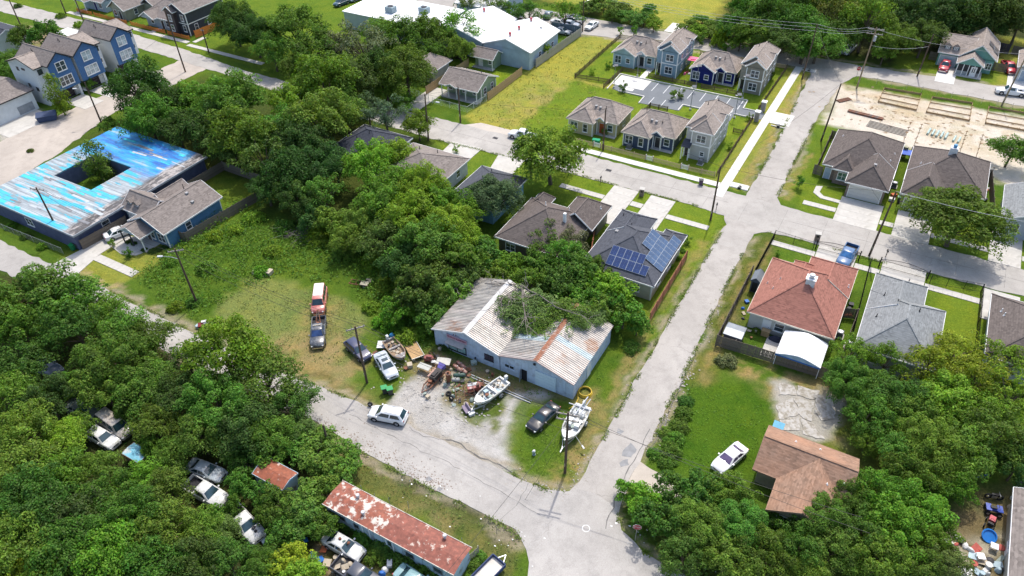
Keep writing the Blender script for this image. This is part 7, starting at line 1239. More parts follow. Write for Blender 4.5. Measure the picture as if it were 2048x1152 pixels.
iron('black iron fence along the street verge left of the red-roofed house', [(-11.2, 87.5), (-11.0, 97.8)]); iron('black iron fence before the red-roofed house lawn', [(-11, 97.9), (-5.2, 97.6)]); iron('black iron fence between the red-roofed and grey-roofed houses', [(3.4, 79), (2.8, 97.6)]); iron('black iron fence right of the grey-roofed house', [(17.4, 84), (17.2, 98.6)]); iron('black iron fence before the grey-roofed house lawn', [(10.8, 97.4), (17.2, 98.7)])
def gate(label, x0, x1, y):
 e = thing('arched_gate', label, 'gate', ((x0 + x1) / 2, y, 0)); h_ = (x1 - x0) / 2; MB().path([(-h_ + 2 * h_ * i / 10, 0, 1.3 + .5 * math.sin(math.pi * i / 10)) for i in range(11)], .035).build('top_arch', IRON, e); MB().tube((-h_, 0, .2), (h_, 0, .2), .03).tube((-h_, 0, 1.2), (h_, 0, 1.2), .03).build('rail', IRON, e); b = MB(); n = int(2 * h_ / .14)
 for i in range(n): x = -h_ + 2 * h_ * (i + .5) / n; b.bar((x, 0, .1), (x, 0, 1.3 + .5 * math.sin(math.pi * (i + .5) / n)), .016, .016)
 stuff(b.build('infill_bars', IRON, e))
 for s in (-1, 1): MB().box(s * h_ - .08, s * h_ + .08, -.08, .08, 0, 1.7).build('post', IRON, e)
gate('arched black iron gate across the drive of the red-roofed house', -4.9, 1.2, 98.3); gate('arched black iron gate across the drive of the grey-roofed house', 4.0, 10.4, 98.2)
CL = mat('galvanised_wire', (.40, .42, .42), .4, .6); iron('chain-link fence around the front lawn of the sage green house', [(-83, 111.4), (-74.6, 111.2), (-73.8, 117.2)], 1.3, m=mat('pale_wire', (.6, .66, .63), .5), name='chain_link_fence', mesh=True); iron('chain-link gate across the drive of the sage green house', [(-89.5, 112.6), (-84, 111.6)], 1.5, m=MATS['pale_wire'], name='chain_link_fence', mesh=True)
iron('chain-link fence before the turquoise-roofed building', [(-126, 42.6), (-105.0, 43.4)], 1.2, m=CL, name='chain_link_fence', mesh=True)
for k, (px, py) in enumerate(((725, 985), (752, 1002), (780, 1010), (818, 1018), (925, 1090), (994, 1068))): e = MB().tube((0, 0, 0), (0, 0, 1.3), .035, .03, 6).dome((0, 0, 1.3), .045, .045, .04, 6, 2).build('fence_post', mat('old_grey_post', (.24, .23, .21)), None, 0, G(px, py)); tag(e, ['grey fence post at the bushes by the mobile home corner', 'second grey fence post along the mobile home strip', 'third grey fence post along the mobile home strip', 'fourth grey fence post along the mobile home strip', 'leaning grey fence post near the right end of the mobile home', 'lone grey post at the road corner'][k], 'post', 'fence posts beside the mobile home')
B_('picket_gate', 'pale board gate between the mobile home and the cargo trailer', [tuple(G(934, 1130)[:2]), tuple(G(958, 1108)[:2])], 1.4, mat('pale_boards', (.35, .32, .24)), .2, .15, cat='gate')

# ------------------------------------------------------------------ utility poles and wires
TOPS = {}
def pole(key, label, px, py, hgt, arm=0., armrz=0., lean=(0, 0), lamp=None, tx=False, m=None, double=False, z=0):
 p = G(px, py); e = thing('utility_pole', label, 'utility pole', p, 0, 'utility poles'); L = Vector((lean[0], lean[1], 0))
 MB().tube((0, 0, -.1), (L.x, L.y, hgt), .17, .11, 9).build('shaft', m or WOODP, e, 50); at = lambda z: L * (z / hgt) + Vector((0, 0, z)); d = Vector((math.cos(armrz), math.sin(armrz), 0)); tops = []
 for k in range(2 if double else 1):
  z = hgt - .35 - k * .9
  if arm:
   MB().bar(at(z) - d * arm / 2, at(z) + d * arm / 2, .11, .14).build('crossarm', mat('crossarm_wood', (.30, .27, .24)), e)
   for s in (-.46, -.2, .2, .46): MB().tube(at(z) + d * arm * s + Vector((0, 0, .06)), at(z) + d * arm * s + Vector((0, 0, .26)), .05, .03, 6).build('insulator', mat('grey_insulator', (.4, .4, .42), .3), e)
   if k == 0: tops += [p + at(z) + d * arm * s + Vector((0, 0, .26)) for s in (-.46, .2, .46)]
 if not arm: tops = [p + at(hgt)] * 3
 if tx: MB().tube(at(hgt - 2.6) + Vector((.32, 0, 0)), at(hgt - 1.6) + Vector((.32, 0, 0)), .25, .25, 10).build('transformer', mat('transformer_grey', (.42, .44, .45), .4), e)
 if lamp:
  a = Vector((math.cos(lamp), math.sin(lamp), 0)); z = hgt - 1.7; MB().path([at(z), at(z) + a * .9 + Vector((0, 0, .35)), at(z) + a * 2.1 + Vector((0, 0, .5))], .035).build('lamp_arm', STEEL, e); MB().obox(at(z) + a * 2.4 + Vector((0, 0, .48)), (.7, .26, .14), lamp).build('lamp_head', mat('lamp_head_grey', (.55, .57, .58)), e)
 MB().obox(at(1.6) + Vector((.0, -.17, 0)), (.08, .04, .5)).build('tag_plate', STEEL, e)
 TOPS[key] = tops + [p + at(hgt * .72)]
pole('a', 'dark pole with pale crossarm behind the dark blue wagon', 734, 765, 9.6, 2.2, .9); pole('b', 'pole on the corner grass beside the console boat', 1130, 945, 10.4, 2.4, .25, (.15, -.2), double=True); pole('c', 'pole on the verge at the four-way crossroads', 1421, 440, 9.8, 0, 0, (.0, 0)); pole('d', 'leaning pole at the drives opposite the big round oak', 1738, 512, 11.2, 0, 0, (.4, .3)); pole('e', 'pole with street lamp in the weeds beside the meadow', 394, 606, 9.5, 2.0, .75, (-.2, 0), lamp=3.65); pole('f', 'pole with crossarm in front of the turquoise-roofed building', 123, 474, 9.2, 2.4, .3, (0, 0))
pole('g', 'pole with lamp arm at the new driveway', 857, 281, 9.2, 0, 0, (.1, .2), lamp=.2); pole('h', 'short pole behind the chain-link fence of the sage green house', 921, 245, 7.4); pole('i', 'pole at the street edge before the slate blue cottage', 1206, 300, 8.0, 0, 0); pole('j', 'leaning pole by the brick house fence', 1642, 282, 11.2, 0, 0, (.6, .2)); pole('k', 'pole with crossarm and transformer at the building plot corner', 1713, 177, 12.5, 3.0, .1, (.3, .3), tx=True, m=mat('light_pole_wood', (.26, .20, .13), .9), double=True); pole('l', 'twin-wired pole at the top junction beside the sidewalk', 1604, 158, 11.5, 0, 0, (.3, .4)); pole('m', 'thin pole on the verge left of the sea-green house', 1834, 153, 9.0, 0, 0, (.3, 0)); pole('n', 'pole leaning over the white pickup at the top right', 2003, 212, 10.5, 0, 0, (.4, 0), m=mat('light_pole_wood', (.26, .20, .13)))
pole('o', 'pole with bracket lamp at the end of the corrugated fence', 1165, 63, 8.5, 0, 0, lamp=.9); pole('p', 'tall twin pole by the far street, left of the big trees', 371, 144, 13.5, 0, 0, (-.3, 0)); pole('q', 'pole with lamp in front of the townhouse drives', 203, 246, 8.5, 0, 0, lamp=3.65); pole('r', 'pole behind the townhouses beside the olive house fence', 168, 44, 8.5, 1.2, .2); pole('s', 'pole at the upper left corner beside the far street', 42, 52, 9.5); pole('t', 'pole at the far street before the dark tree', 418, 106, 5.6, .8, .2); pole('u', 'short dark post in the bushes at the roadside', 661, 902, 4.6); pole('v', 'pole beside the far street at the top left edge', 132, 27, 8)
WIRE = mat('wire_black', (.02, .02, .022), .5); WIREL = mat('wire_pale', (.45, .45, .46), .4)
def wire(label, a, b, sag=.8, r=.018, m=None):
 pts = [a + (b - a) * (i / 12) - Vector((0, 0, sag * 4 * (i / 12) * (1 - i / 12))) for i in range(13)]; c = (a + b) / 2; o = MB(c).path(pts, r, 4).build('power_line', m or WIRE, None, 0, c); tag(o, label, 'power line', 'power lines')
Tp = lambda k, i=0: TOPS[k][i]
for k, (a, b, lb) in enumerate((('a', 'b', 'from the wagon pole to the boat pole over the workshop yard'), ('e', 'a', 'over the meadow between the lamp pole and the wagon pole'), ('f', 'e', 'from the turquoise building pole to the meadow lamp pole'))):
 for i, w3 in enumerate(('near', 'middle', 'far')): wire('%s wire of three %s' % (w3, lb), Tp(a, i), Tp(b, i), 1.0)
wire('low service wire crossing the workshop yard', Tp('a', 3), Tp('b', 3), .9); wire('wire running down the side street from the boat pole', Tp('b', 0), Vector((8, 47, 9)), .6); wire('second wire running down the side street from the boat pole', Tp('b', 2), Vector((9, 46, 8.6)), .7); wire('guy wire from the boat pole to the corner grass', Tp('b', 3), G(1050, 1000), 0, .015); wire('wire from the boat pole toward the bottom edge', Tp('b', 1), Vector((-24, 5, 9)), .8)
wire('wire from the crossroads pole to the leaning pole opposite the oak', Tp('c'), Tp('d'), .8); wire('pale wire from the leaning pole past the oak to the right edge', Tp('d'), Vector((30, 106, 9.5)), .8, .025, WIREL); wire('wire from the cottage street pole to the crossroads pole', Tp('i'), Tp('c'), .7); wire('wire from the driveway pole to the cottage street pole', Tp('g'), Tp('i'), .9); wire('wire from the short pole to the driveway pole', Tp('h'), Tp('g'), .3)
wire('wire along the side street from the brick house pole to the junction', Tp('j'), Tp('l'), .8); wire('wire from the brick house pole to the crossroads pole', Tp('j'), Tp('c'), .9)
for i, w3 in enumerate(('near', 'middle', 'far')): wire('%s wire along the woods to the transformer pole' % w3, Tp('l') + Vector((0, 0, -i * .7)), Tp('k', i), .7, .022, WIREL); wire('%s wire along the woods left of the junction' % w3, Tp('o') + Vector((0, .3 * i, 1.5 - i * .6)), Tp('l') + Vector((0, 0, -i * .7)), 1.2, .022, WIREL)
wire('pale wire from the transformer pole to the thin verge pole', Tp('k', 3), Tp('m', 3), .6, .022, WIREL); wire('wire from the transformer pole over the building plot', Tp('k'), Tp('n'), 1.0, .02, WIREL); wire('wire from the thin verge pole to the pole by the white pickup', Tp('m'), Tp('n'), .5); wire('wire over the drive of the leaning pole house', Tp('d', 3), Vector((-1, 115, 3.2)), .3)
wire('wire from the tall twin pole to the pole before the dark tree', Tp('p'), Tp('t'), .6); wire('wire from the tall twin pole to the townhouse drive pole', Tp('p', 3), Tp('q'), .9); wire('wire along the far street behind the townhouses', Tp('r'), Tp('p'), 1.0); wire('wire at the upper left corner along the far street', Tp('s'), Tp('r'), .9)
# ------------------------------------------------------------------ signs, lamps, letterboxes, site works
RSIGN = paint('stop_red', (.42, .015, .03), .4, .2)
def stop(label, p, face, hgt=2.5, r=.46):
 e = thing('stop_sign', label, 'sign', p, face); MB().tube((0, 0, 0), (0, 0, hgt + .2), .035, .035, 6).build('post', STEEL, e); oc = lambda q: [(q * math.cos(math.pi / 8 + k * math.pi / 4), q * math.sin(math.pi / 8 + k * math.pi / 4)) for k in range(8)]
 MB().loft([[(x, -.05, hgt + z) for x, z in oc(r)], [(x, -.035, hgt + z) for x, z in oc(r)]]).build('border', WHITE, e); pl = MB().loft([[(x, -.06, hgt + z) for x, z in oc(r * .92)], [(x, -.045, hgt + z) for x, z in oc(r * .92)]]).build('plate', RSIGN, e)
 textmesh('lettering', 'STOP', .34, WHITE, pl, (0, -.064, hgt), (math.pi / 2, 0, 0), .004, r * 1.5)
stop('red stop sign at the near street corner below the gravel drive', G(1270, 1081), .35); stop('red stop sign under the transformer pole', G(1711, 160), .3); MB(); o = MB().obox((0, -.06, 3.0), (.9, .03, .2)).tube((0, 0, 2.4), (0, 0, 3.1), .03).build('street_name_plate', mat('dark_green_plate', (.02, .08, .04)), None, 0, G(1712, 160) + Vector((0, .05, 0))); o.location.z = 0; tag(o, 'street name plate above the stop sign at the top junction', 'sign')
def mailbox(label, p, brick=False):
 e = thing('letterbox', label, 'letterbox', p, .2)
 if brick: MB().box(-.35, .35, -.35, .35, 0, 1.3).build('pier', BRICK, e); MB().box(-.42, .42, -.42, .42, 1.3, 1.4).build('cap', CONC, e); MB().box(-.15, .15, -.37, -.35, .8, 1.1).build('flap', BLACKP, e)
 else: MB().box(-.05, .05, -.05, .05, 0, 1.05).build('post', WOODG, e); MB().loft([[(x * .12, y * .25, 1.05 + z) for x, z in ((-1, 0), (1, 0), (1, .15), (.6, .24), (-.6, .24), (-1, .15))] for y in (-1, 1)]).build('box', BLACKP, e)
mailbox('dark letterbox on the verge by the large street tree', G(1201, 366)); mailbox('brick letterbox pier between the two middle drives', G(1283, 391), True); mailbox('brick letterbox pier at the red-roofed house verge', G(1633, 481), True); mailbox('dark letterbox post beside the leaning pole', G(1771, 514)); mailbox('dark letterbox post in the corner grass by the crossroads', G(1432, 420))
def solarlamp(label, x, y):
 e = thing('solar_street_lamp', label, 'lamp', (x, y, 0), 0, 'solar lamps of the parking court'); MB().tube((0, 0, 0), (0, 0, 4.8), .07, .05, 8).build('mast', mat('grey_mast', (.2, .21, .22)), e); pn = MB().obox((.15, 0, 4.95), (.8, .65, .05), .4, .35).build('solar_panel', mat('matt_solar_cell', (.09, .10, .12), .6), e); MB().obox((-.35, 0, 4.6), (.45, .18, .1)).build('lamp_head', STEEL, e); MB().tube((0, 0, 0), (0, 0, .3), .2, .2, 10).build('footing', CONC, e)
for x, y, lb in ((-51.2, 142.0, 'solar lamp before the light blue cottage'), (-38.4, 142.0, 'solar lamp before the navy cottage'), (-28.6, 141.8, 'solar lamp before the taupe two-storey cottage'), (-36.2, 132.4, 'solar lamp on the planted island of the parking court'), (-27.6, 133.0, 'solar lamp behind the off-white two-storey cottage'), (-53.4, 134.6, 'solar lamp at the left end of the parking court')): solarlamp(lb, x, y)
# culverts
for (px, py, lb) in ((1478, 378, 'culvert mouth at the crossroads corner'), (1556, 255, 'culvert mouth under the parking entrance apron'), (1617, 143, 'culvert mouth at the top junction')):
 e = thing('culvert', lb, 'culvert', G(px, py)); MB().torus((0, 0, .12), .3, .06, 'Y', 14, 5).build('pipe_rim', CONC, e); MB().tube((0, .02, .12), (0, .6, .12), .27, .27, 12).build('pipe', DARKM, e)
 MB().box(-1.4, 1.4, .1, .3, 0, .12).build('headwall', CONCN, e)
# building plot: timber foundation forms, pipe stacks, silt fence stakes
FORM = mat('form_timber', (.36, .24, .13), .85, var=.25)
def form(label, P, name='foundation_form'):
 P = [G(*p) for p in P]; c = sum(P, Vector()) / len(P); e = thing(name, label, 'formwork', c, 0, 'foundation forms on the building plot'); n = len(P)
 for a, b in zip(P, P[1:] + P[:1]):
  MB(c).bar(a + Vector((0, 0, .2)), b + Vector((0, 0, .2)), .06, .36).build('form_board', FORM, e)
  k = max(1, int((b - a).length / 1.5))
  for i in range(k + 1): q = a + (b - a) * (i / k); MB(c).box(q.x - .05, q.x + .05, q.y - .05, q.y + .05, 0, .55).build('stake', FORM, e)
 a, b, d = P[0], P[1], P[3]
 for t in (.35, .7): MB(c).bar(a + (d - a) * t + Vector((0, 0, .15)), b + (P[2] - b) * t + Vector((0, 0, .15)), .05, .2).build('trench_board', FORM, e)
form('left timber foundation form on the sandy building plot', [(1768, 178), (1842, 190), (1832, 222), (1756, 205)]); form('middle timber foundation form on the sandy building plot', [(1864, 196), (1944, 208), (1938, 243), (1852, 226)]); form('right timber foundation form on the sandy building plot', [(1977, 215), (2060, 230), (2060, 265), (1970, 248)])
stk = []
for a, b in (((1820, 250), (1800, 300)), ((1842, 254), (1826, 296)), ((1932, 268), (1918, 308)), ((1964, 275), (1950, 320))):
 for i in range(6): o = MB().bar((0, 0, 0), (0, 0, .7), .08, .08).obox((0, 0, .5), (.5, .05, .1), .3 * i).build('batter_stake', FORM, None, 0, G(a[0] + (b[0] - a[0]) * i / 5, a[1] + (b[1] - a[1]) * i / 5)); stk.append(tag(o, 'timber batter stake in the %s stake row of the plot' % {1820: 'leftmost', 1842: 'second', 1932: 'third', 1964: 'rightmost'}[a[0]], 'stake', 'batter stakes on the building plot'))
ordinal(stk)
def lay(label, px, py, n, L, r, rz, m, name, group, gap=None, square=False):
 p = G(px, py); out = []
 for k in range(n):
  d = Vector((-math.sin(rz), math.cos(rz), 0)) * (k - n / 2) * (gap or r * 2.3); a = Vector((math.cos(rz), math.sin(rz), 0)) * L / 2; b = MB()
  (b.bar(-a, a, r * 2, r * 2) if square else b.tube(-a, a, r, r, 10)); o = b.build(name, m, None, 0, p + d + Vector((0, 0, r + .01))); out.append(tag(o, label, name.replace('_', ' '), group))
 ordinal(out)
lay('pale green plastic pipe in the bundle on the building plot', 1870, 268, 5, 2.3, .2, 1.45, mat('pale_green_pipe', (.38, .48, .44), .4), 'drain_pipe', 'pipe bundle on the building plot', .75); lay('pale green pipe lying apart from the bundle', 1908, 279, 2, 2.2, .18, 1.45, MATS['pale_green_pipe'], 'drain_pipe', 'loose pipes on the building plot', .8)
lay('dark steel bar laid out on the building plot', 1775, 256, 6, 7, .05, -.12, DARKM, 'steel_bar', 'bars on the building plot', .5); lay('rust-brown timber beam on the building plot', 1731, 230, 2, 6.5, .16, -.1, RUSTM, 'timber_beam', 'beams on the building plot', .5, True); lay('rust-brown board at the left edge of the plot', 1686, 200, 3, 3.0, .1, .9, RUSTM, 'timber_beam', 'boards at the plot edge', .4, True)
stk = []
for k in range(11): p = G(1752 + k * 30, 168 + k * 5.6); o = MB().bar((0, 0, 0), (RND.uniform(-.1, .1), 0, 1.3), .05, .05).obox((0, 0, 1.25), (.1, .02, .12)).build('survey_stake', mat('pale_stake', (.5, .44, .34)), None, 0, p); stk.append(tag(o, 'thin stake along the street side of the building plot', 'stake', 'stakes along the building plot'))
ordinal(stk)
lay('fallen grey pole lying along the workshop front', 1000, 775, 2, 9, .06, -.02, mat('grey_spar', (.45, .46, .48)), 'long_pole', 'poles before the workshop', .35)
# tennis-court style hoop on the fence, small planters
e = thing('basketball_hoop', 'white basketball backboard on the fence by the blue house drive', 'basketball hoop', G(186, 478), .0); MB().tube((0, 0, 0), (0, 0, 2.6), .05).build('post', STEEL, e); MB().obox((0, 0, 2.7), (.06, 1.1, .75)).build('backboard', WHITE, e); MB().torus((.3, 0, 2.45), .23, .02, 'Z', 12, 4).build('rim', paint('hoop_red', (.5, .05, .03)), e); MB().box(-.3, .3, -.4, .4, 0, .2).build('base', BLACKP, e)
# ------------------------------------------------------------------ trees and shrubs
def leafcloud(name, clumps, per, size, seed, flat=.75, droop=0.):
 """leaf-sized faces gathered in clumps: clumps = [(centre, radius)] in a crown of unit radius"""
 r = np.random.RandomState(seed); V = []; 
 for (c, R) in clumps:
  n = max(6, int(per * (R / .3) ** 2)); d = r.normal(size=(n, 3)); d /= np.linalg.norm(d, axis=1)[:, None]; d[:, 2] = np.abs(d[:, 2]) * np.where(r.rand(n) < .78, 1, -1)
  rad = R * (.55 + .5 * r.rand(n) ** .5) ; o_ = np.array(c) - np.array([0, 0, .9]); o_ /= np.linalg.norm(o_) + 1e-6; tl = r.uniform(.5, 1.1); q = d * rad[:, None] * np.array([1, 1, flat]); q += o_ * ((q @ o_) * tl)[:, None]; p = np.array(c) + q; p[:, 2] -= .35 * np.linalg.norm(q[:, :2], axis=1) ** 2 / R
  if droop: p[:, 2] -= droop * r.rand(n) * R * 2
  nrm = d * .8 + r.normal(size=(n, 3)) * .55 + np.array([0, 0, .55]); nrm /= np.linalg.norm(nrm, axis=1)[:, None]
  a = np.cross(nrm, r.normal(size=(n, 3))); a /= np.linalg.norm(a, axis=1)[:, None]; b = np.cross(nrm, a); s = size * (.55 + .9 * r.rand(n))[:, None]; asp = .62
  V.append(np.stack([p - a * s, p - b * s * asp + nrm * s * .15, p + a * s, p + b * s * asp + nrm * s * .15], 1))
 V = np.concatenate(V).reshape(-1, 3); n = len(V) // 4; me = bpy.data.meshes.new(name); me.vertices.add(len(V)); me.vertices.foreach_set('co', V.ravel()); me.loops.add(len(V)); me.loops.foreach_set('vertex_index', np.arange(len(V), dtype=np.int32)); me.polygons.add(n); me.polygons.foreach_set('loop_start', np.arange(0, 4 * n, 4, dtype=np.int32)); me.update(calc_edges=True); me.materials.append(LEAF); return me
def crown_clumps(seed, n, shape='round', rr=(.20, .36)):
 r = random.Random(seed); out = []
 while len(out) < n:
  a = r.uniform(0, 6.283); 
  if shape == 'round': u = r.uniform(-.35, 1); rad = math.sqrt(max(0, 1 - u * u)); k = r.choice([r.uniform(.5, .8), r.uniform(.7, .98)]) * (1 + .16 * math.sin(a * 2 + seed) + .1 * math.sin(a * 5 + seed * 2)); p = (math.cos(a) * rad * k, math.sin(a) * rad * k, 1.12 + u * .66 * k)
  elif shape == 'spread': k = math.sqrt(r.uniform(.02, 1)) * .84; k *= 1 + .2 * math.sin(a * 2 + seed) + .1 * math.sin(a * 5 + seed * 2); p = (math.cos(a) * k, math.sin(a) * k, 1.02 + .45 * (1 - k * k) + r.uniform(-.22, .2))
  elif shape == 'tall': u = r.uniform(-1, 1); k = math.sqrt(max(0, 1 - u * u)) * r.uniform(.35, .75); p = (math.cos(a) * k, math.sin(a) * k, 1.35 + u * .95)
  else: k = math.sqrt(r.random()) * .8; p = (math.cos(a) * k, math.sin(a) * k, .14 + .5 * (1 - k * k) * r.uniform(.35, 1))
  # lobes: leave some directions bare so that the outline is uneven and the sky of the ground shows through
  if shape != 'bush' and math.sin(a * 3 + seed * 1.7) + math.sin(a * 5 + seed) * .6 < -1.15: continue
  out.append((p, r.uniform(*rr)))
 return out
def limbs(name, seed, top, clumps, rtrunk=.055):
 r = random.Random(seed); b = MB(); base = [Vector((0, 0, 0)), Vector((r.uniform(-.04, .04), r.uniform(-.04, .04), top * .3)), Vector((r.uniform(-.07, .07), r.uniform(-.07, .07), top * .62))]
 b.tube(base[0], base[1], rtrunk * 1.15, rtrunk * .9, 7, False); b.tube(base[1], base[2], rtrunk * .9, rtrunk * .65, 7, False)
 for c, R in r.sample(clumps, min(12, len(clumps))):
  c = Vector(c); s = base[1].lerp(base[2], r.random()); mid = s.lerp(c, .5) + Vector((0, 0, .05)); b.tube(s, mid, rtrunk * .45, rtrunk * .28, 5, False); b.tube(mid, c, rtrunk * .28, rtrunk * .1, 4, False)
 return b.mesh(name, BARK)
KINDS = {}
def kind(key, n, shape, per, size, seeds, rr=(.20, .36), flat=.75, droop=0., top=1.25, rt=.055):
 KINDS[key] = []
 for s in seeds: cl = crown_clumps(s, n, shape, rr); KINDS[key].append((leafcloud('crown', cl, per, size, s, flat, droop), limbs('trunk', s, top, cl, rt)))
kind('round', 92, 'round', 330, .033, (1, 2, 3, 4, 5, 6), (.09, .25), .6); kind('spread', 86, 'spread', 330, .031, (11, 12, 13, 14, 15), (.08, .24), .6); kind('airy', 62, 'round', 250, .034, (21, 22, 23, 24), (.07, .21), .6); kind('tall', 44, 'tall', 170, .045, (31, 32), (.12, .30), droop=.15)
kind('bush', 40, 'bush', 170, .058, (41, 42, 43, 44), (.12, .28), top=.5, rt=.02); kind('sapling', 16, 'tall', 60, .10, (51, 52), (.2, .34), rt=.03); kind('small', 62, 'round', 220, .050, (61, 62, 63, 64), (.10, .26), .65); kind('fine', 120, 'round', 620, .026, (71, 72, 73), (.10, .25), .7)
GRN = {'mid': (.080, .180, .018), 'dark': (.050, .116, .017), 'bright': (.112, .238, .015), 'grey': (.112, .160, .070), 'yellow': (.155, .272, .018), 'olive': (.10, .155, .030), 'pale': (.16, .21, .075)}
PLANTS = []
def plant(kd, px, py, rpx, tone='mid', zc=None, hk=1.0, name='tree', label=None, group=None, cat='tree', base=None, R=None, tilt=None):
 """a tree whose crown centre shows at (px, py) with radius rpx in the photograph; stands on the ground below its crown"""
 r = random.Random(px * 31 + py * 7 + int(rpx)); top = {'bush': .42, 'tall': 1.35, 'sapling': 1.35}.get(kd, 1.18)
 p = G(px, py, 4.0)
 for _ in range(4):
  d = (p - Vector((0, 0, CAMZ))).dot(FWD); rad = rpx * d / FPX if R is None else R; zcc = zc if zc is not None else rad * hk * top; p = G(px, py, zcc)
 if base: p = Vector((*base, zcc))
 cm, tm = r.choice(KINDS[kd]); e = thing(name, label or '', cat, (p.x, p.y, -.03), r.uniform(0, 6.28), group); zs = zcc / top * r.uniform(.92, 1.15); e.scale = (rad * r.uniform(.94, 1.08), rad * r.uniform(.94, 1.08), zs)
 if tilt: e.rotation_euler.x = tilt[0]; e.rotation_euler.y = tilt[1]
 tr = link('trunk', tm, e); cr = link('crown', cm, e); k = r.uniform(.76, 1.28); g = GRN[tone]; cr.color = (min(1, g[0] * k * r.uniform(.8, 1.35)), g[1] * k, g[2] * k * r.uniform(.85, 1.2), 1)
 PLANTS.append((e, px, py, kd, tone, bool(label))); return e
F_ = []
def row(kd, tone, group, pts, **k):
 for q in pts: plant(q[3] if len(q) > 3 else (kd if kd in ('bush', 'small') or (q[0] * 7 + q[1] * 3) % 10 > 3 else {'spread': ['round', 'airy', 'fine', 'spread'], 'round': ['spread', 'airy', 'fine', 'tall']}.get(kd, [kd] * 4)[(q[0] + q[1]) % 4]), q[0], q[1], q[2], q[4] if len(q) > 4 else tone, group=group, **k)
# woods and junkyard, lower left
row('spread', 'mid', 'trees of the wooded junkyard', [(55, 585, 82), (140, 600, 66), (20, 650, 60), (150, 655, 62), (222, 630, 46), (250, 665, 60), (298, 680, 50), (235, 715, 66), (452, 702, 82, 'spread', 'bright'), (525, 748, 72, 'spread', 'mid'), (585, 800, 52, 'round', 'mid'), (360, 785, 60, 'spread', 'dark'), (285, 770, 62), (375, 720, 40, 'airy', 'dark'), (205, 775, 48), (45, 735, 52, 'round', 'dark'), (20, 795, 62), (95, 800, 48, 'round', 'dark'), (55, 860, 66), (125, 880, 52, 'spread', 'bright'), (310, 845, 48), (430, 800, 66), (490, 850, 62, 'round', 'dark'), (545, 870, 50), (400, 870, 52, 'round', 'mid'), (340, 905, 36), (600, 860, 36, 'round', 'olive')])
row('spread', 'mid', 'trees of the wooded junkyard', [(40, 935, 72), (120, 945, 66, 'spread', 'bright'), (195, 940, 44), (215, 985, 54), (295, 955, 42, 'round', 'bright'), (330, 985, 52), (60, 1010, 74), (150, 1025, 72, 'spread', 'dark'), (245, 1045, 66), (335, 1060, 62), (405, 1050, 46), (40, 1085, 72, 'spread', 'mid'), (125, 1100, 74), (215, 1115, 70, 'spread', 'bright'), (305, 1130, 66), (390, 1120, 60, 'round', 'dark'), (440, 1060, 34, 'round', 'olive'), (455, 1120, 48), (20, 1145, 60, 'spread', 'yellow'), (90, 1150, 56, 'spread', 'yellow'), (520, 1130, 40)])
row('small', 'mid', 'bushes of the wooded junkyard', [(500, 925, 34), (545, 905, 40), (590, 890, 44), (635, 900, 48), (685, 925, 46), (650, 945, 36), (610, 1000, 42), (560, 1010, 42), (600, 1040, 44), (640, 1050, 36), (560, 1060, 32), (480, 970, 26), (525, 985, 30), (470, 905, 30), (345, 945, 30), (430, 1030, 24), (535, 1030, 26), (160, 850, 30), (130, 770, 36), (255, 820, 26), (300, 890, 22), (470, 1010, 20), (650, 985, 26)], zc=2.0, name='shrub', cat='shrub')
row('small', 'yellow', 'yellow-green trees at the bottom edge', [(575, 1120, 40), (600, 1148, 38), (535, 1152, 36), (625, 1150, 24)])
row('bush', 'mid', 'bushes along the mobile home', [(730, 1068, 30), (770, 1092, 34), (812, 1118, 32), (850, 1140, 30), (752, 1110, 26), (700, 1046, 22), (960, 1112, 16), (945, 1128, 16), (880, 1150, 22), (722, 1090, 20)], name='shrub', cat='shrub')
# far left and the big mass behind the turquoise roof
row('round', 'dark', 'big trees behind the turquoise-roofed building', [(272, 175, 60), (330, 205, 52), (300, 240, 50, 'round', 'mid'), (352, 252, 48), (410, 195, 60, 'round', 'mid'), (470, 205, 60, 'round', 'mid'), (420, 248, 56), (485, 268, 64, 'round', 'mid'), (462, 288, 48), (525, 312, 58), (560, 262, 58, 'round', 'mid'), (590, 205, 52, 'round', 'bright'), (600, 280, 58), (575, 345, 56), (640, 240, 62, 'round', 'mid'), (650, 165, 66, 'round', 'bright'), (690, 215, 48, 'round', 'mid'), (710, 165, 46), (532, 372, 40), (625, 325, 54), (645, 385, 44, 'airy', 'mid'), (670, 330, 38, 'airy', 'mid'), (595, 398, 40)])
row('round', 'mid', 'trees along the far street', [(468, 42, 44, 'fine', 'dark'), (508, 60, 48, 'fine', 'dark'), (545, 100, 38), (590, 50, 58), (630, 92, 58), (680, 95, 50, 'airy', 'grey'), (730, 95, 56, 'airy', 'grey'), (755, 55, 36, 'airy', 'mid'), (790, 72, 48), (600, 130, 40), (705, 140, 48, 'round', 'dark'), (760, 130, 44, 'round', 'dark'), (812, 140, 54, 'fine', 'mid'), (770, 165, 38, 'round', 'mid'), (850, 58, 38), (885, 75, 36, 'airy', 'mid'), (918, 50, 44, 'airy', 'bright'), (920, 98, 30), (862, 100, 30), (770, 232, 42, 'airy', 'grey'), (735, 215, 36, 'airy', 'grey'), (836, 245, 34, 'round', 'bright'), (810, 200, 26, 'airy', 'mid')])
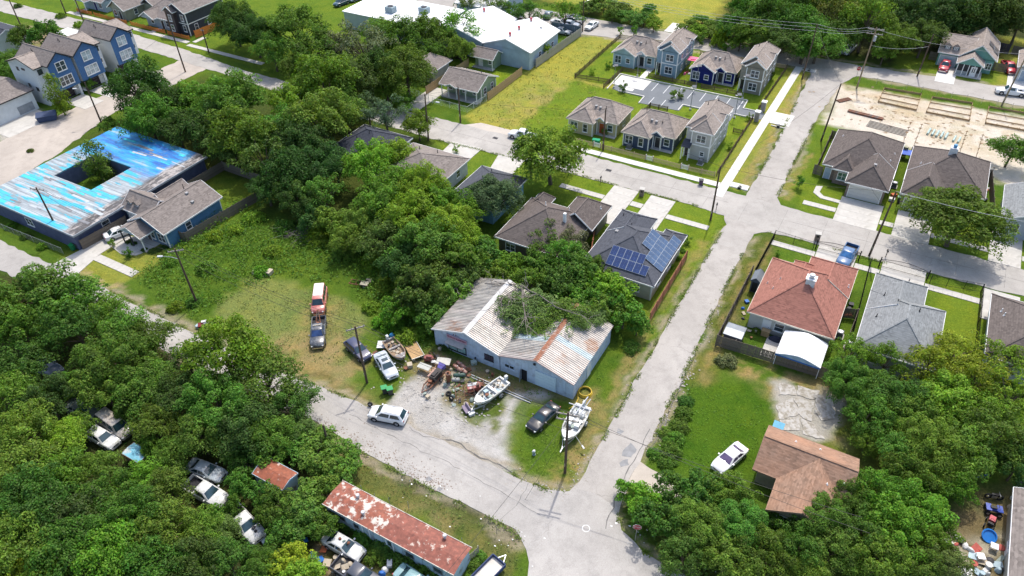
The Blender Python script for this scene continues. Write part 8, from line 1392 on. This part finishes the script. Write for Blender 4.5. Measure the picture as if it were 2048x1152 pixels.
# middle block
row('round', 'bright', 'trees of the overgrown middle block', [(742, 330, 52), (790, 305, 44), (800, 360, 54), (848, 378, 52), (700, 470, 40, 'round', 'mid'), (765, 405, 52, 'round', 'mid'), (820, 428, 58), (880, 405, 52), (900, 450, 52), (850, 480, 62, 'round', 'mid'), (770, 470, 52, 'round', 'dark'), (725, 440, 40, 'round', 'mid'), (930, 430, 40), (940, 480, 40), (800, 520, 46, 'round', 'dark'), (665, 440, 36, 'small', 'mid'), (625, 425, 34, 'small', 'dark')])
plant('fine', 988, 388, 50, 'grey', label='dense grey-green oak between the blue house corner and the brown roof', group='trees of the overgrown middle block'); plant('round', 1102, 302, 72, 'mid', label='large round street tree overhanging the white pickup', zc=6.4); plant('airy', 1062, 305, 40, 'dark', label='sparse tree beside the large round street tree', zc=5.2)
# round the workshop
row('small', 'mid', 'trees crowding the workshop', [(868, 545, 44), (925, 525, 44), (962, 505, 40), (905, 580, 40), (835, 580, 50, 'small', 'dark'), (862, 622, 36, 'small', 'mid'), (800, 610, 38, 'small', 'bright'), (990, 545, 30), (1015, 525, 30, 'small', 'bright'), (1092, 480, 44, 'airy', 'mid'), (1130, 510, 46, 'airy', 'mid'), (1165, 545, 44), (1185, 590, 44), (1222, 580, 44, 'small', 'bright'), (1212, 622, 38), (1248, 622, 40), (1275, 650, 24), (1120, 560, 40, 'small', 'dark'), (1140, 475, 36, 'airy', 'grey'), (1080, 530, 36, 'small', 'mid'), (1062, 566, 34, 'small', 'mid'), (1135, 585, 34, 'small', 'mid'), (940, 560, 34, 'small', 'dark'), (770, 640, 28, 'bush', 'bright'), (846, 660, 26, 'bush', 'bright'), (812, 670, 30, 'bush', 'bright'), (790, 645, 24, 'bush', 'bright'), (1262, 690, 20, 'bush', 'mid'), (1195, 550, 34, 'small', 'mid'), (888, 690, 14, 'bush', 'dark'), (880, 660, 18, 'bush', 'dark')])
# meadow weeds and shrubs
row('bush', 'bright', 'shrubs of the weedy meadow', [(408, 532, 22, 'bush', 'mid'), (428, 470, 20), (468, 458, 20), (505, 432, 24), (570, 450, 28, 'bush', 'mid'), (640, 470, 32), (690, 500, 28, 'bush', 'mid'), (520, 540, 20), (740, 520, 28), (340, 522, 16), (385, 602, 16, 'bush', 'mid'), (350, 612, 18), (545, 500, 22), (770, 570, 26), (740, 612, 20), (430, 440, 14)], name='shrub', cat='shrub')
# east side, lower right
row('round', 'mid', 'trees of the lower right woods', [(1352, 985, 44, 'small', 'mid'), (1292, 1000, 40, 'small', 'bright'), (1262, 985, 26, 'small', 'bright'), (1318, 1040, 46, 'small', 'mid'), (1402, 985, 48, 'small', 'mid'), (1460, 985, 46), (1400, 1050, 54), (1480, 1050, 54), (1370, 1105, 52, 'round', 'dark'), (1455, 1110, 54), (1535, 1100, 52), (1560, 1035, 30), (1600, 1085, 50), (1640, 1030, 52), (1665, 1100, 50), (1700, 990, 46), (1725, 1050, 54), (1760, 985, 52, 'round', 'bright'), (1790, 1060, 56, 'round', 'bright'), (1760, 1115, 54, 'round', 'mid'), (1845, 1010, 56, 'round', 'bright'), (1870, 1070, 40, 'round', 'bright'), (1840, 1125, 44), (1830, 945, 50, 'round', 'mid'), (1900, 960, 48, 'round', 'bright'), (1795, 905, 46), (1860, 890, 58), (1930, 890, 62, 'round', 'mid'), (1995, 870, 60, 'round', 'mid'), (2035, 930, 44, 'round', 'dark'), (1735, 880, 30), (1890, 1120, 40, 'round', 'olive'), (1540, 1140, 40, 'round', 'mid'), (1620, 1140, 40)])
row('round', 'bright', 'tall trees behind the grey-roofed house', [(1700, 705, 40, 'airy', 'bright'), (1690, 760, 44, 'fine', 'mid'), (1735, 770, 44, 'round', 'mid'), (1775, 720, 42, 'airy', 'bright'), (1800, 790, 52, 'round', 'mid'), (1740, 830, 48, 'round', 'mid'), (1860, 730, 58, 'airy', 'yellow'), (1915, 700, 52, 'airy', 'yellow'), (1960, 750, 58, 'airy', 'yellow'), (2015, 720, 52, 'airy', 'yellow'), (1900, 790, 58, 'round', 'yellow'), (2020, 790, 58, 'airy', 'yellow'), (1960, 820, 52, 'round', 'bright'), (1830, 830, 46, 'round', 'mid'), (1825, 690, 36, 'airy', 'bright')])
plant('fine', 1920, 430, 84, 'mid', label='big round dark oak hiding the chimney house and its drive', zc=5.6); plant('round', 2028, 295, 38, 'mid', label='tree at the right edge beside the building plot')
row('bush', 'mid', 'hedge bushes along the green lawn', [(1372, 800, 18), (1368, 825, 20), (1358, 850, 22), (1350, 875, 24), (1342, 900, 24), (1335, 922, 20), (1330, 862, 16), (1308, 905, 16)], name='shrub', cat='shrub'); plant('bush', 1455, 718, 24, 'grey', label='dry grey shrub at the corner of the board fence', name='shrub', cat='shrub')
# top right woods, top row
row('round', 'mid', 'woods along the top right', [(1470, 45, 36), (1512, 55, 40), (1545, 30, 52), (1560, 82, 38, 'round', 'dark'), (1600, 40, 56), (1640, 75, 46), (1660, 20, 52, 'airy', 'olive'), (1690, 65, 40), (1735, 40, 56, 'airy', 'mid'), (1785, 65, 46), (1775, 18, 46), (1835, 30, 52, 'round', 'dark'), (1890, 20, 54, 'round', 'dark'), (1950, 20, 54, 'round', 'dark'), (2005, 25, 52, 'round', 'dark'), (2045, 35, 46, 'round', 'dark'), (1910, 50, 34, 'round', 'dark'), (1980, 52, 34, 'round', 'dark'), (1580, 10, 50), (1500, 8, 40), (1770, 100, 26, 'small', 'mid'), (1610, 98, 28, 'small', 'mid'), (1850, 70, 40, 'round', 'dark'), (1700, 20, 40), (1640, -10, 46), (1720, -15, 46), (1540, -15, 40)])
row('small', 'mid', 'hedge trees along the top street', [(1178, 12, 26), (1208, 8, 30), (1238, 18, 28), (1262, 30, 26), (1288, 38, 26), (1308, 48, 20, 'small', 'bright'), (1375, 52, 22), (1395, 62, 22, 'small', 'bright'), (1420, 58, 24), (1448, 50, 26), (1440, 75, 18, 'bush', 'bright'), (1480, 85, 20), (1405, 40, 20), (1365, 68, 14), (1225, 30, 18), (1300, 22, 18)], zc=2.0)
row('round', 'mid', 'trees in the storage yard', [(1130, 20, 34, 'airy', 'bright'), (1058, 22, 34, 'airy', 'mid'), (1020, 18, 28, 'airy', 'mid'), (985, 8, 32, 'airy', 'mid'), (940, 8, 26, 'airy', 'mid'), (1085, 95, 16, 'small', 'bright'), (1070, 115, 12, 'bush', 'mid'), (1022, 120, 12, 'bush', 'mid'), (1042, 118, 12, 'bush', 'mid'), (1003, 115, 10, 'bush', 'pale'), (905, 30, 20, 'airy', 'mid')])
# left: by the townhouses
plant('tall', 112, 188, 26, 'bright', label='slender light green tree before the nearest townhouse', zc=4.6); plant('small', 172, 165, 14, 'mid', label='small tree behind the lamp pole at the townhouse drives'); plant('tall', 188, 316, 40, 'mid', label='tree growing in the courtyard of the turquoise-roofed building', zc=4.4)
row('round', 'mid', 'trees at the left edge', [(45, 72, 26, 'small', 'mid'), (90, 68, 30, 'small', 'mid'), (15, 118, 30, 'round', 'mid'), (12, 140, 26), (160, 50, 14, 'small', 'bright'), (120, 30, 12, 'bush', 'mid'), (35, 10, 10, 'bush', 'olive')])
row('small', 'mid', 'shrubs beside the turquoise-roofed building', [(215, 252, 18), (235, 268, 20), (20, 450, 14, 'bush', 'bright'), (85, 490, 14, 'bush', 'bright'), (200, 430, 8, 'bush', 'bright'), (330, 365, 8, 'bush', 'bright'), (50, 470, 12, 'bush', 'mid'), (130, 212, 12, 'bush', 'mid'), (60, 300, 8, 'bush', 'olive')], name='shrub', cat='shrub')
# foundation shrubs and saplings
row('bush', 'dark', 'foundation shrubs of the blue house', [(258, 482, 9), (268, 486, 8), (288, 498, 8), (305, 500, 10), (318, 496, 9), (330, 492, 8)], name='shrub', cat='shrub')
for px, py, rp, lb in ((222, 487, 8, 'left sapling on the blue house lawn'), (255, 505, 10, 'right sapling on the blue house lawn'), (1600, 365, 11, 'young tree on the lawn of the brick house'), (1348, 748 - 560, 9, 'left sapling on the planted island'), (1362, 186, 9, 'right sapling on the planted island'), (1248, 172, 10, 'young tree at the near planted bed of the parking court'), (1216, 128, 7, 'sapling on the light blue cottage lawn, upper'), (1185, 140, 7, 'sapling on the light blue cottage lawn, lower'), (1268, 62, 8, 'young tree behind the light blue cottage'), (1400, 80, 9, 'young tree behind the blue two-storey cottage'), (1452, 92, 9, 'young tree behind the navy cottage'), (1212, 258, 9, 'young tree before the yellow cottage'), (1316, 280, 9, 'young tree before the slate blue cottage'), (1418, 300, 9, 'young tree before the off-white cottage'), (1460, 290, 7, 'sapling on the side lawn of the off-white cottage'), (1500, 232, 7, 'sapling at the parking entrance'), (1545, 150, 7, 'sapling beside the taupe cottage'), (1350, 480, 8, 'small tree beside the solar house'), (1376, 478, 9, 'small shrub tree at the solar house corner'), (912, 296, 8, 'young tree on the lawn between the new drives'), (1556, 505, 6, 'sapling before the red-roofed house'), (1240, 60, 7, 'sapling at the upper fence corner of the cottage lawn'), (1515, 690 - 30, 11, 'leafy bush in the fenced yard of the red-roofed house')): plant('sapling' if 'bush' not in lb else 'bush', px, py, rp, 'mid' if rp > 8 else 'bright', label=lb, name='sapling')
row('bush', 'bright', 'shrubs beside the solar-panelled house', [(1365, 500, 8), (1355, 515, 8), (1342, 530, 8), (1360, 492, 6), (1372, 470, 6)], name='shrub', cat='shrub')
# fallen tree across the workshop roof
fb = MB(); rr = random.Random(5); base = Vector((-37.2, 65.6, 4.4)); 
def branch(a, b, r0, depth):
 n = 4; pts = [a.lerp(b, i / n) + Vector((rr.uniform(-.15, .15), rr.uniform(-.15, .15), rr.uniform(-.1, .12))) * (0 if i == 0 else 1) for i in range(n + 1)]
 for i in range(n): fb.tube(pts[i], pts[i + 1], r0 * (1 - .18 * i), r0 * (1 - .18 * (i + 1)), 5, False)
 if depth:
  for _ in range(4): s = pts[rr.randrange(1, n + 1)]; d = (b - a).normalized() * rr.uniform(.4, 1.4) + Vector((rr.uniform(-1.3, 1.3), rr.uniform(-1.3, 1.3), rr.uniform(-.1, .6))); branch(s, s + d * (b - a).length * .35, r0 * .5, depth - 1)
branch(base, Vector((-33.6, 60.2, 4.4)), .2, 2); branch(base, Vector((-37.8, 60.5, 4.9)), .14, 2); branch(base, Vector((-30.5, 63.0, 5.2)), .16, 2); branch(base, Vector((-41.6, 63.4, 4.3)), .12, 2)
ft = thing('fallen_tree', 'fallen tree with grey-green foliage lying across the workshop roof', 'tree', (-37, 65.6, 0)); fb.o = Vector(); fb.build('limbs', mat('grey_deadwood', (.17, .15, .13), .9, var=.3), ft, 0, Vector((37, -65.6, 0)))
fcl = [((rr.gauss(0, .42), rr.gauss(0, .36), .15 + rr.uniform(0, .28)), rr.uniform(.1, .24)) for _ in range(60)]; fm = leafcloud('foliage', fcl, 260, .034, 77, .6)
for k, (x, y, z, s, col) in enumerate(((-35.2, 61.0, 3.3, 3.4, 'grey'), (-32.4, 62.0, 3.0, 3.4, 'grey'), (-33.8, 63.8, 3.4, 3.3, 'grey'), (-29.8, 63.4, 3.8, 3.2, 'olive'), (-31.2, 60.4, 3.3, 2.6, 'olive'), (-27.2, 62.8, 3.9, 1.9, 'grey'), (-26, 65.0, 3.3, 2.4, 'grey'), (-34.0, 59.6, 2.9, 2.0, 'grey'))): o = link('foliage', fm, ft, (x + 37, y - 65.6, z + .3)); o.scale = (s, s, s * .75); o.rotation_euler.z = k * 1.3; g = GRN[col]; o.color = (g[0], g[1] * 1.2, g[2] * .7, 1)
# dead branch pile in the meadow
bp = MB(); rr = random.Random(9); c = G(600, 470)
for k in range(90): a = Vector((rr.gauss(0, 1.6), rr.gauss(0, 1.2), rr.uniform(.1, 1.1))); d = Vector((rr.uniform(-1, .2), rr.uniform(-1, .2), rr.uniform(-.3, .2))) * rr.uniform(1., 2.2); bp.tube(a, a + d, .035, .012, 4, False)
o = stuff(bp.build('brush_pile', mat('grey_deadwood', (.17, .15, .13)), None, 0, c)); 
# dead twigs pale at the back of the workshop
bp = MB(); c = G(925, 582, 2.5)
for k in range(60): a = Vector((rr.gauss(0, 1.2), rr.gauss(0, 1.0), rr.uniform(-.5, 1.0))); d = Vector((rr.uniform(-1, 1), rr.uniform(-1, 1), rr.uniform(.1, .8))) * rr.uniform(.7, 1.6); bp.tube(a, a + d, .03, .01, 4, False)
stuff(bp.build('dead_twigs', mat('pale_deadwood', (.32, .30, .27)), None, 0, c))
# every tree without a label of its own is named by the nearest thing one can find
LM = {'blue_house': 'the blue house', 'turquoise_roofed_building': 'the turquoise-roofed building', 'metal_workshop': 'the metal workshop', 'mobile_home': 'the rusty-roofed mobile home', 'solar_house': 'the solar-panelled house', 'brown_house': 'the brown hip-roofed house', 'worn_brown_house': 'the worn brown-roofed house', 'grey_roofed_house': 'the light grey-roofed house', 'junked_van': 'the tan junked van', 'junked_pickup': 'the open-bed junked pickup', 'junked_flatbed': 'the junked pickup with the piled bonnet', 'junked_silver_sedan': 'the silver junked car', 'junked_blue_truck': 'the wrecked blue truck', 'rusty_roofed_shed': 'the rusty-roofed shed', 'blue_roofed_box_shed': 'the blue-roofed shed', 'tow_truck': 'the tow truck', 'dark_slate_house': 'the dark slate-roofed house', 'taupe_roofed_house': 'the taupe-roofed house', 'sage_green_house': 'the sage green house', 'tan_roofed_house': 'the tan-roofed house', 'flat_white_warehouse': 'the flat white warehouse', 'white_roofed_warehouse': 'the white gabled warehouse', 'white_coupe': 'the white car on the lawn', 'paddling_pool': 'the blue paddling pool', 'white_metal_carport': 'the white carport', 'quad_bike': 'the blue quad bike', 'silver_pickup': 'the silver pickup', 'green_trimmed_house': 'the sea-green house', 'dark_two_storey_house': 'the dark two-storey house', 'blue_two_storey_cottage': 'the blue two-storey cottage', 'light_blue_cottage': 'the light blue cottage', 'slate_roofed_house': 'the slate-roofed house', 'white_garage_building': 'the plain white building', 'trailer_chassis': 'the meadow chassis', 'junked_white_sedan': 'the junked car by the mobile home', 'mobility_cart': 'the overturned cart', 'junked_white_hatch': 'the littered junked car', 'grey_roofed_cottage': 'the blue-grey roofed house', 'dark_roofed_house': 'the dark-roofed house at the right edge', 'white_suv': 'the white SUV', 'cargo_trailer': 'the cargo trailer', 'parked_white_sedan': 'the white car by the sheet fence'}
marks = [(PX(o.location + Vector((0, 0, 1.5))), LM[o.name]) for o in list(COL.objects) if o.name in LM]; ORD = ['closest', 'second closest', 'third closest', 'fourth closest', 'fifth closest', 'sixth closest', 'seventh closest', 'eighth closest', 'ninth closest', 'tenth closest', 'eleventh closest', 'twelfth closest', 'thirteenth closest', 'fourteenth closest']; buckets = {}
for e, px, py, kd, tone, has in PLANTS:
 if has: continue
 (mx, my), nm = min(marks, key=lambda q: math.hypot(q[0][0] - px, q[0][1] - py)); dx, dy = px - mx, py - my; rel = ('right of' if dx > 0 else 'left of') if abs(dx) > abs(dy) else ('in front of' if dy > 0 else 'behind')
 word = {'mid': 'green', 'dark': 'dark green', 'bright': 'bright green', 'grey': 'grey-green', 'yellow': 'yellow-green', 'olive': 'olive green', 'pale': 'pale green'}[tone] + (' shrub' if kd == 'bush' or e.name.startswith('shrub') else ' tree'); buckets.setdefault((word, rel, nm), []).append((math.hypot(dx, dy), e))
for (word, rel, nm), L in buckets.items():
 for i, (d, e) in enumerate(sorted(L, key=lambda q: q[0])): e['label'] = ('%s %s %s' % (word, rel, nm)) + ('' if len(L) == 1 else ', ' + ORD[min(i, 13)] + ' to it')
# ------------------------------------------------------------------ rough grass and weeds (nobody could count them)
def weeds(name, P, dens, hgt, size, seed, col, world=False, clump=1.6):
 P = P if world else W(P); r = np.random.RandomState(seed); xs = [p[0] for p in P]; ys = [p[1] for p in P]; A = (max(xs) - min(xs)) * (max(ys) - min(ys)); n = int(A * dens)
 x = r.uniform(min(xs), max(xs), n); y = r.uniform(min(ys), max(ys), n); ins, d = inpoly(P, x, y); k = vnoise(x + 500, y + 500, clump, seed) * .6 + vnoise(x + 500, y + 500, clump * .4, seed + 1) * .4; keep = ins & (r.rand(n) < np.clip((k - .3) * 2.6, 0, 1) * np.clip(d / .8, .15, 1)); x, y, k = x[keep], y[keep], k[keep]; n = len(x)
 if not n: return
 z = r.rand(n) * hgt * np.clip(k * 1.6, .3, 1.3); p = np.stack([x, y, z], 1); nr = r.normal(size=(n, 3)) * .6 + np.array([0, -.1, .7]); nr /= np.linalg.norm(nr, axis=1)[:, None]; a = np.cross(nr, r.normal(size=(n, 3))); a /= np.linalg.norm(a, axis=1)[:, None]; b = np.cross(nr, a); s = (size * (.5 + r.rand(n)))[:, None]
 V = np.stack([p - a * s, p - b * s * .5, p + a * s, p + b * s * .5], 1).reshape(-1, 3); V[:, 2] = np.maximum(V[:, 2], 0); me = bpy.data.meshes.new(name); me.vertices.add(len(V)); me.vertices.foreach_set('co', V.ravel()); me.loops.add(len(V)); me.loops.foreach_set('vertex_index', np.arange(len(V), dtype=np.int32)); me.polygons.add(n); me.polygons.foreach_set('loop_start', np.arange(0, 4 * n, 4, dtype=np.int32)); me.update(calc_edges=True); me.materials.append(LEAF); o = stuff(link(name, me)); o.color = (*col, 1); return o
weeds('meadow_weeds', [(255, 545), (330, 500), (470, 400), (560, 440), (720, 480), (860, 560), (850, 690), (760, 660), (700, 575), (560, 555), (440, 610), (410, 650), (340, 625)], 26, .55, .15, 3, (0.097, 0.203, 0.024))
weeds('tall_weeds', [(285, 540), (350, 495), (470, 402), (560, 440), (720, 482), (850, 560), (820, 640), (740, 610), (690, 560), (560, 545), (450, 590), (400, 640), (340, 620)], 14, 1.15, .17, 33, (.085, .185, .016), clump=3.2)
weeds('meadow_grass', [(430, 600), (520, 555), (700, 600), (740, 640), (690, 740), (560, 720), (430, 650)], 16, .12, .11, 4, (0.203, 0.230, 0.074), clump=1.0)
weeds('woodland_undergrowth', [(0, 560), (150, 590), (330, 665), (600, 805), (640, 860), (730, 930), (690, 958), (640, 1005), (800, 1110), (640, 1090), (560, 1160), (0, 1170)], 9, .6, .19, 5, (0.078, 0.159, 0.024))
weeds('verge_grass', [(725, 918), (850, 975), (1000, 1048), (1040, 1080), (1045, 1160), (950, 1090), (690, 956)], 20, .25, .10, 6, (0.121, 0.182, 0.038), clump=.8)
weeds('workshop_weeds', [(770, 640), (860, 650), (930, 720), (1000, 745), (1140, 800), (1190, 760), (1290, 640), (1250, 700), (1200, 780), (1060, 800), (1000, 770), (900, 800), (870, 720), (800, 700)], 24, .4, .12, 7, (0.095, 0.182, 0.024), clump=1.1)
weeds('corner_grass', [(1035, 870), (1060, 810), (1170, 800), (1215, 760), (1190, 850), (1170, 930), (1130, 980), (1080, 972), (1028, 940)], 14, .14, .09, 8, (0.128, 0.196, 0.035), clump=.9)
weeds('roadside_weeds', [(1235, 1010), (1260, 970), (1330, 960), (1400, 1000), (1700, 1130), (1640, 1160), (1400, 1160), (1270, 1090)], 18, .5, .15, 9, (0.084, 0.169, 0.024)); weeds('lawn_grass', [(1380, 765), (1480, 772), (1540, 795), (1535, 860), (1510, 930), (1470, 965), (1330, 930), (1300, 910)], 14, .10, .09, 10, (0.101, 0.209, 0.022), clump=1.2)
weeds('side_yard_weeds', [(1700, 770), (1760, 790), (1850, 900), (1900, 1000), (1720, 900), (1660, 840)], 12, .4, .15, 11, (0.101, 0.176, 0.027)); weeds('street_verge_grass', [(1230, 760), (1290, 650), (1440, 440), (1452, 448), (1350, 610), (1262, 740)], 14, .18, .1, 12, (0.115, 0.203, 0.027), clump=.8); weeds('hedge_bottom', [(1290, 925), (1300, 900), (1378, 770), (1395, 790), (1345, 935), (1320, 935)], 30, .5, .14, 13, (0.081, 0.162, 0.024), clump=.9)
weeds('field_grass', [(935, 235), (1012, 262), (1130, 240), (1230, 168), (1150, 158), (1235, 80), (1175, 78), (1070, 128)], 5, .12, .16, 14, (0.230, 0.250, 0.047), clump=1.4); weeds('east_verge_grass', [(1378, 740), (1440, 600), (1520, 470), (1545, 480), (1500, 560), (1435, 690)], 12, .15, .1, 15, (0.135, 0.189, 0.041), clump=.8)

def litter(name, L, wd, n, size, m, seed, world=False):
 """small flat bits of dirt and leaf litter lying on the road"""
 L = L if world else W(L); r = random.Random(seed); b = MB()
 for _ in range(n):
  i = r.randrange(len(L) - 1); t = r.random(); x = L[i][0] + (L[i + 1][0] - L[i][0]) * t; y = L[i][1] + (L[i + 1][1] - L[i][1]) * t; x += r.gauss(0, wd); y += r.gauss(0, wd); s = size * r.uniform(.4, 1.6); a = r.uniform(0, 6.28); q = r.randint(5, 7)
  b.prism([(x + math.cos(a + k * 6.283 / q) * s * r.uniform(.5, 1.2), y + math.sin(a + k * 6.283 / q) * s * r.uniform(.35, .9)) for k in range(q)], .02, .036 + r.random() * .004)
 stuff(b.build(name, m))
DIRTM = mat('brown_road_dirt', (.21, .165, .135), .95, var=.3); litter('road_dirt', [(640, 838), (700, 880), (760, 910), (850, 955), (900, 975)], .5, 300, .09, DIRTM, 1); litter('road_dirt', [(700, 870), (800, 925), (880, 965)], .9, 120, .07, DIRTM, 2); litter('road_grit', [(1010, 945), (1060, 975), (1130, 985), (1200, 900), (1280, 750)], .6, 200, .09, mat('pale_grit', (.34, .31, .27), .95), 3); litter('road_grit', [(1290, 910), (1335, 820), (1375, 742), (1440, 590)], .45, 240, .10, MATS['pale_grit'], 4)
litter('white_litter', [(740, 930), (860, 1000), (990, 1070), (1030, 1110)], 1.6, 26, .10, mat('paper_white', (.7, .7, .68)), 6); litter('white_litter', [(1240, 1050), (1330, 1100), (1500, 1150)], .9, 20, .10, MATS['paper_white'], 7); litter('yard_rubble', [(790, 750), (850, 790), (930, 830), (980, 800)], 1.6, 260, .12, mat('grey_rubble', (.36, .34, .31), .95, var=.3), 8); litter('plot_debris', [(1700, 200), (1800, 240), (1900, 260), (2000, 280)], 4., 220, .25, mat('plot_brown', (.33, .24, .15), .95, var=.3), 9)

def edgeweeds(name, lines, per, wd, size, seed, col):
 """tufts straggling over the road edges"""
 r = np.random.RandomState(seed); X = []
 for L in lines:
  for (x0, y0), (x1, y1) in zip(L, L[1:]):
   ln = math.hypot(x1 - x0, y1 - y0); n = int(ln * per); t = r.rand(n); X.append(np.stack([x0 + (x1 - x0) * t + r.normal(size=n) * wd, y0 + (y1 - y0) * t + r.normal(size=n) * wd], 1))
 X = np.concatenate(X); k = vnoise(X[:, 0] + 500, X[:, 1] + 500, 1.3, seed); X = X[k > .42]; n = len(X); p = np.concatenate([X, (.02 + r.rand(n) * .12)[:, None]], 1); nr = r.normal(size=(n, 3)) * .5 + np.array([0, 0, .8]); nr /= np.linalg.norm(nr, axis=1)[:, None]; a = np.cross(nr, r.normal(size=(n, 3))); a /= np.linalg.norm(a, axis=1)[:, None]; b = np.cross(nr, a); s = (size * (.5 + r.rand(n)))[:, None]
 V = np.stack([p - a * s, p - b * s * .5, p + a * s, p + b * s * .5], 1).reshape(-1, 3); V[:, 2] = np.maximum(V[:, 2], .024); me = bpy.data.meshes.new(name); me.from_pydata(V.tolist(), [], np.arange(4 * n).reshape(-1, 4).tolist()); me.materials.append(LEAF); o = stuff(link(name, me)); o.color = (*col, 1)
edgeweeds('road_edge_grass', [[(-100, 41.1), (-70, 40.6), (-54, 41.1), (-45.3, 41.7)], [(-25, 41.6), (-20.8, 41.4), (-18.9, 42.5)], [(-50, 36.7), (-41, 35.8), (-32, 35.6), (-21.4, 35.5), (-19.3, 34.2)], [(-18.1, 47), (-18.4, 63), (-18.6, 76), (-18.5, 98)], [(-13.4, 50), (-13.5, 66), (-14, 78), (-14.1, 97)], [(-12.9, 42.5), (-11.8, 40.7), (-9, 39.7), (-4, 39.4), (6, 39.4)], [(-18.0, 112), (-18.0, 124), (-18.6, 142), (-19.2, 159)], [(-13.5, 110), (-13.6, 126), (-13.7, 138)], [(-74, 99.4), (-60, 100.2), (-24, 100.9)], [(-130, 101.9), (-110, 100.3), (-76, 99.2)], [(-12, 99.2), (5, 99.5)]], 60, .17, .085, 21, (.13, .19, .035))
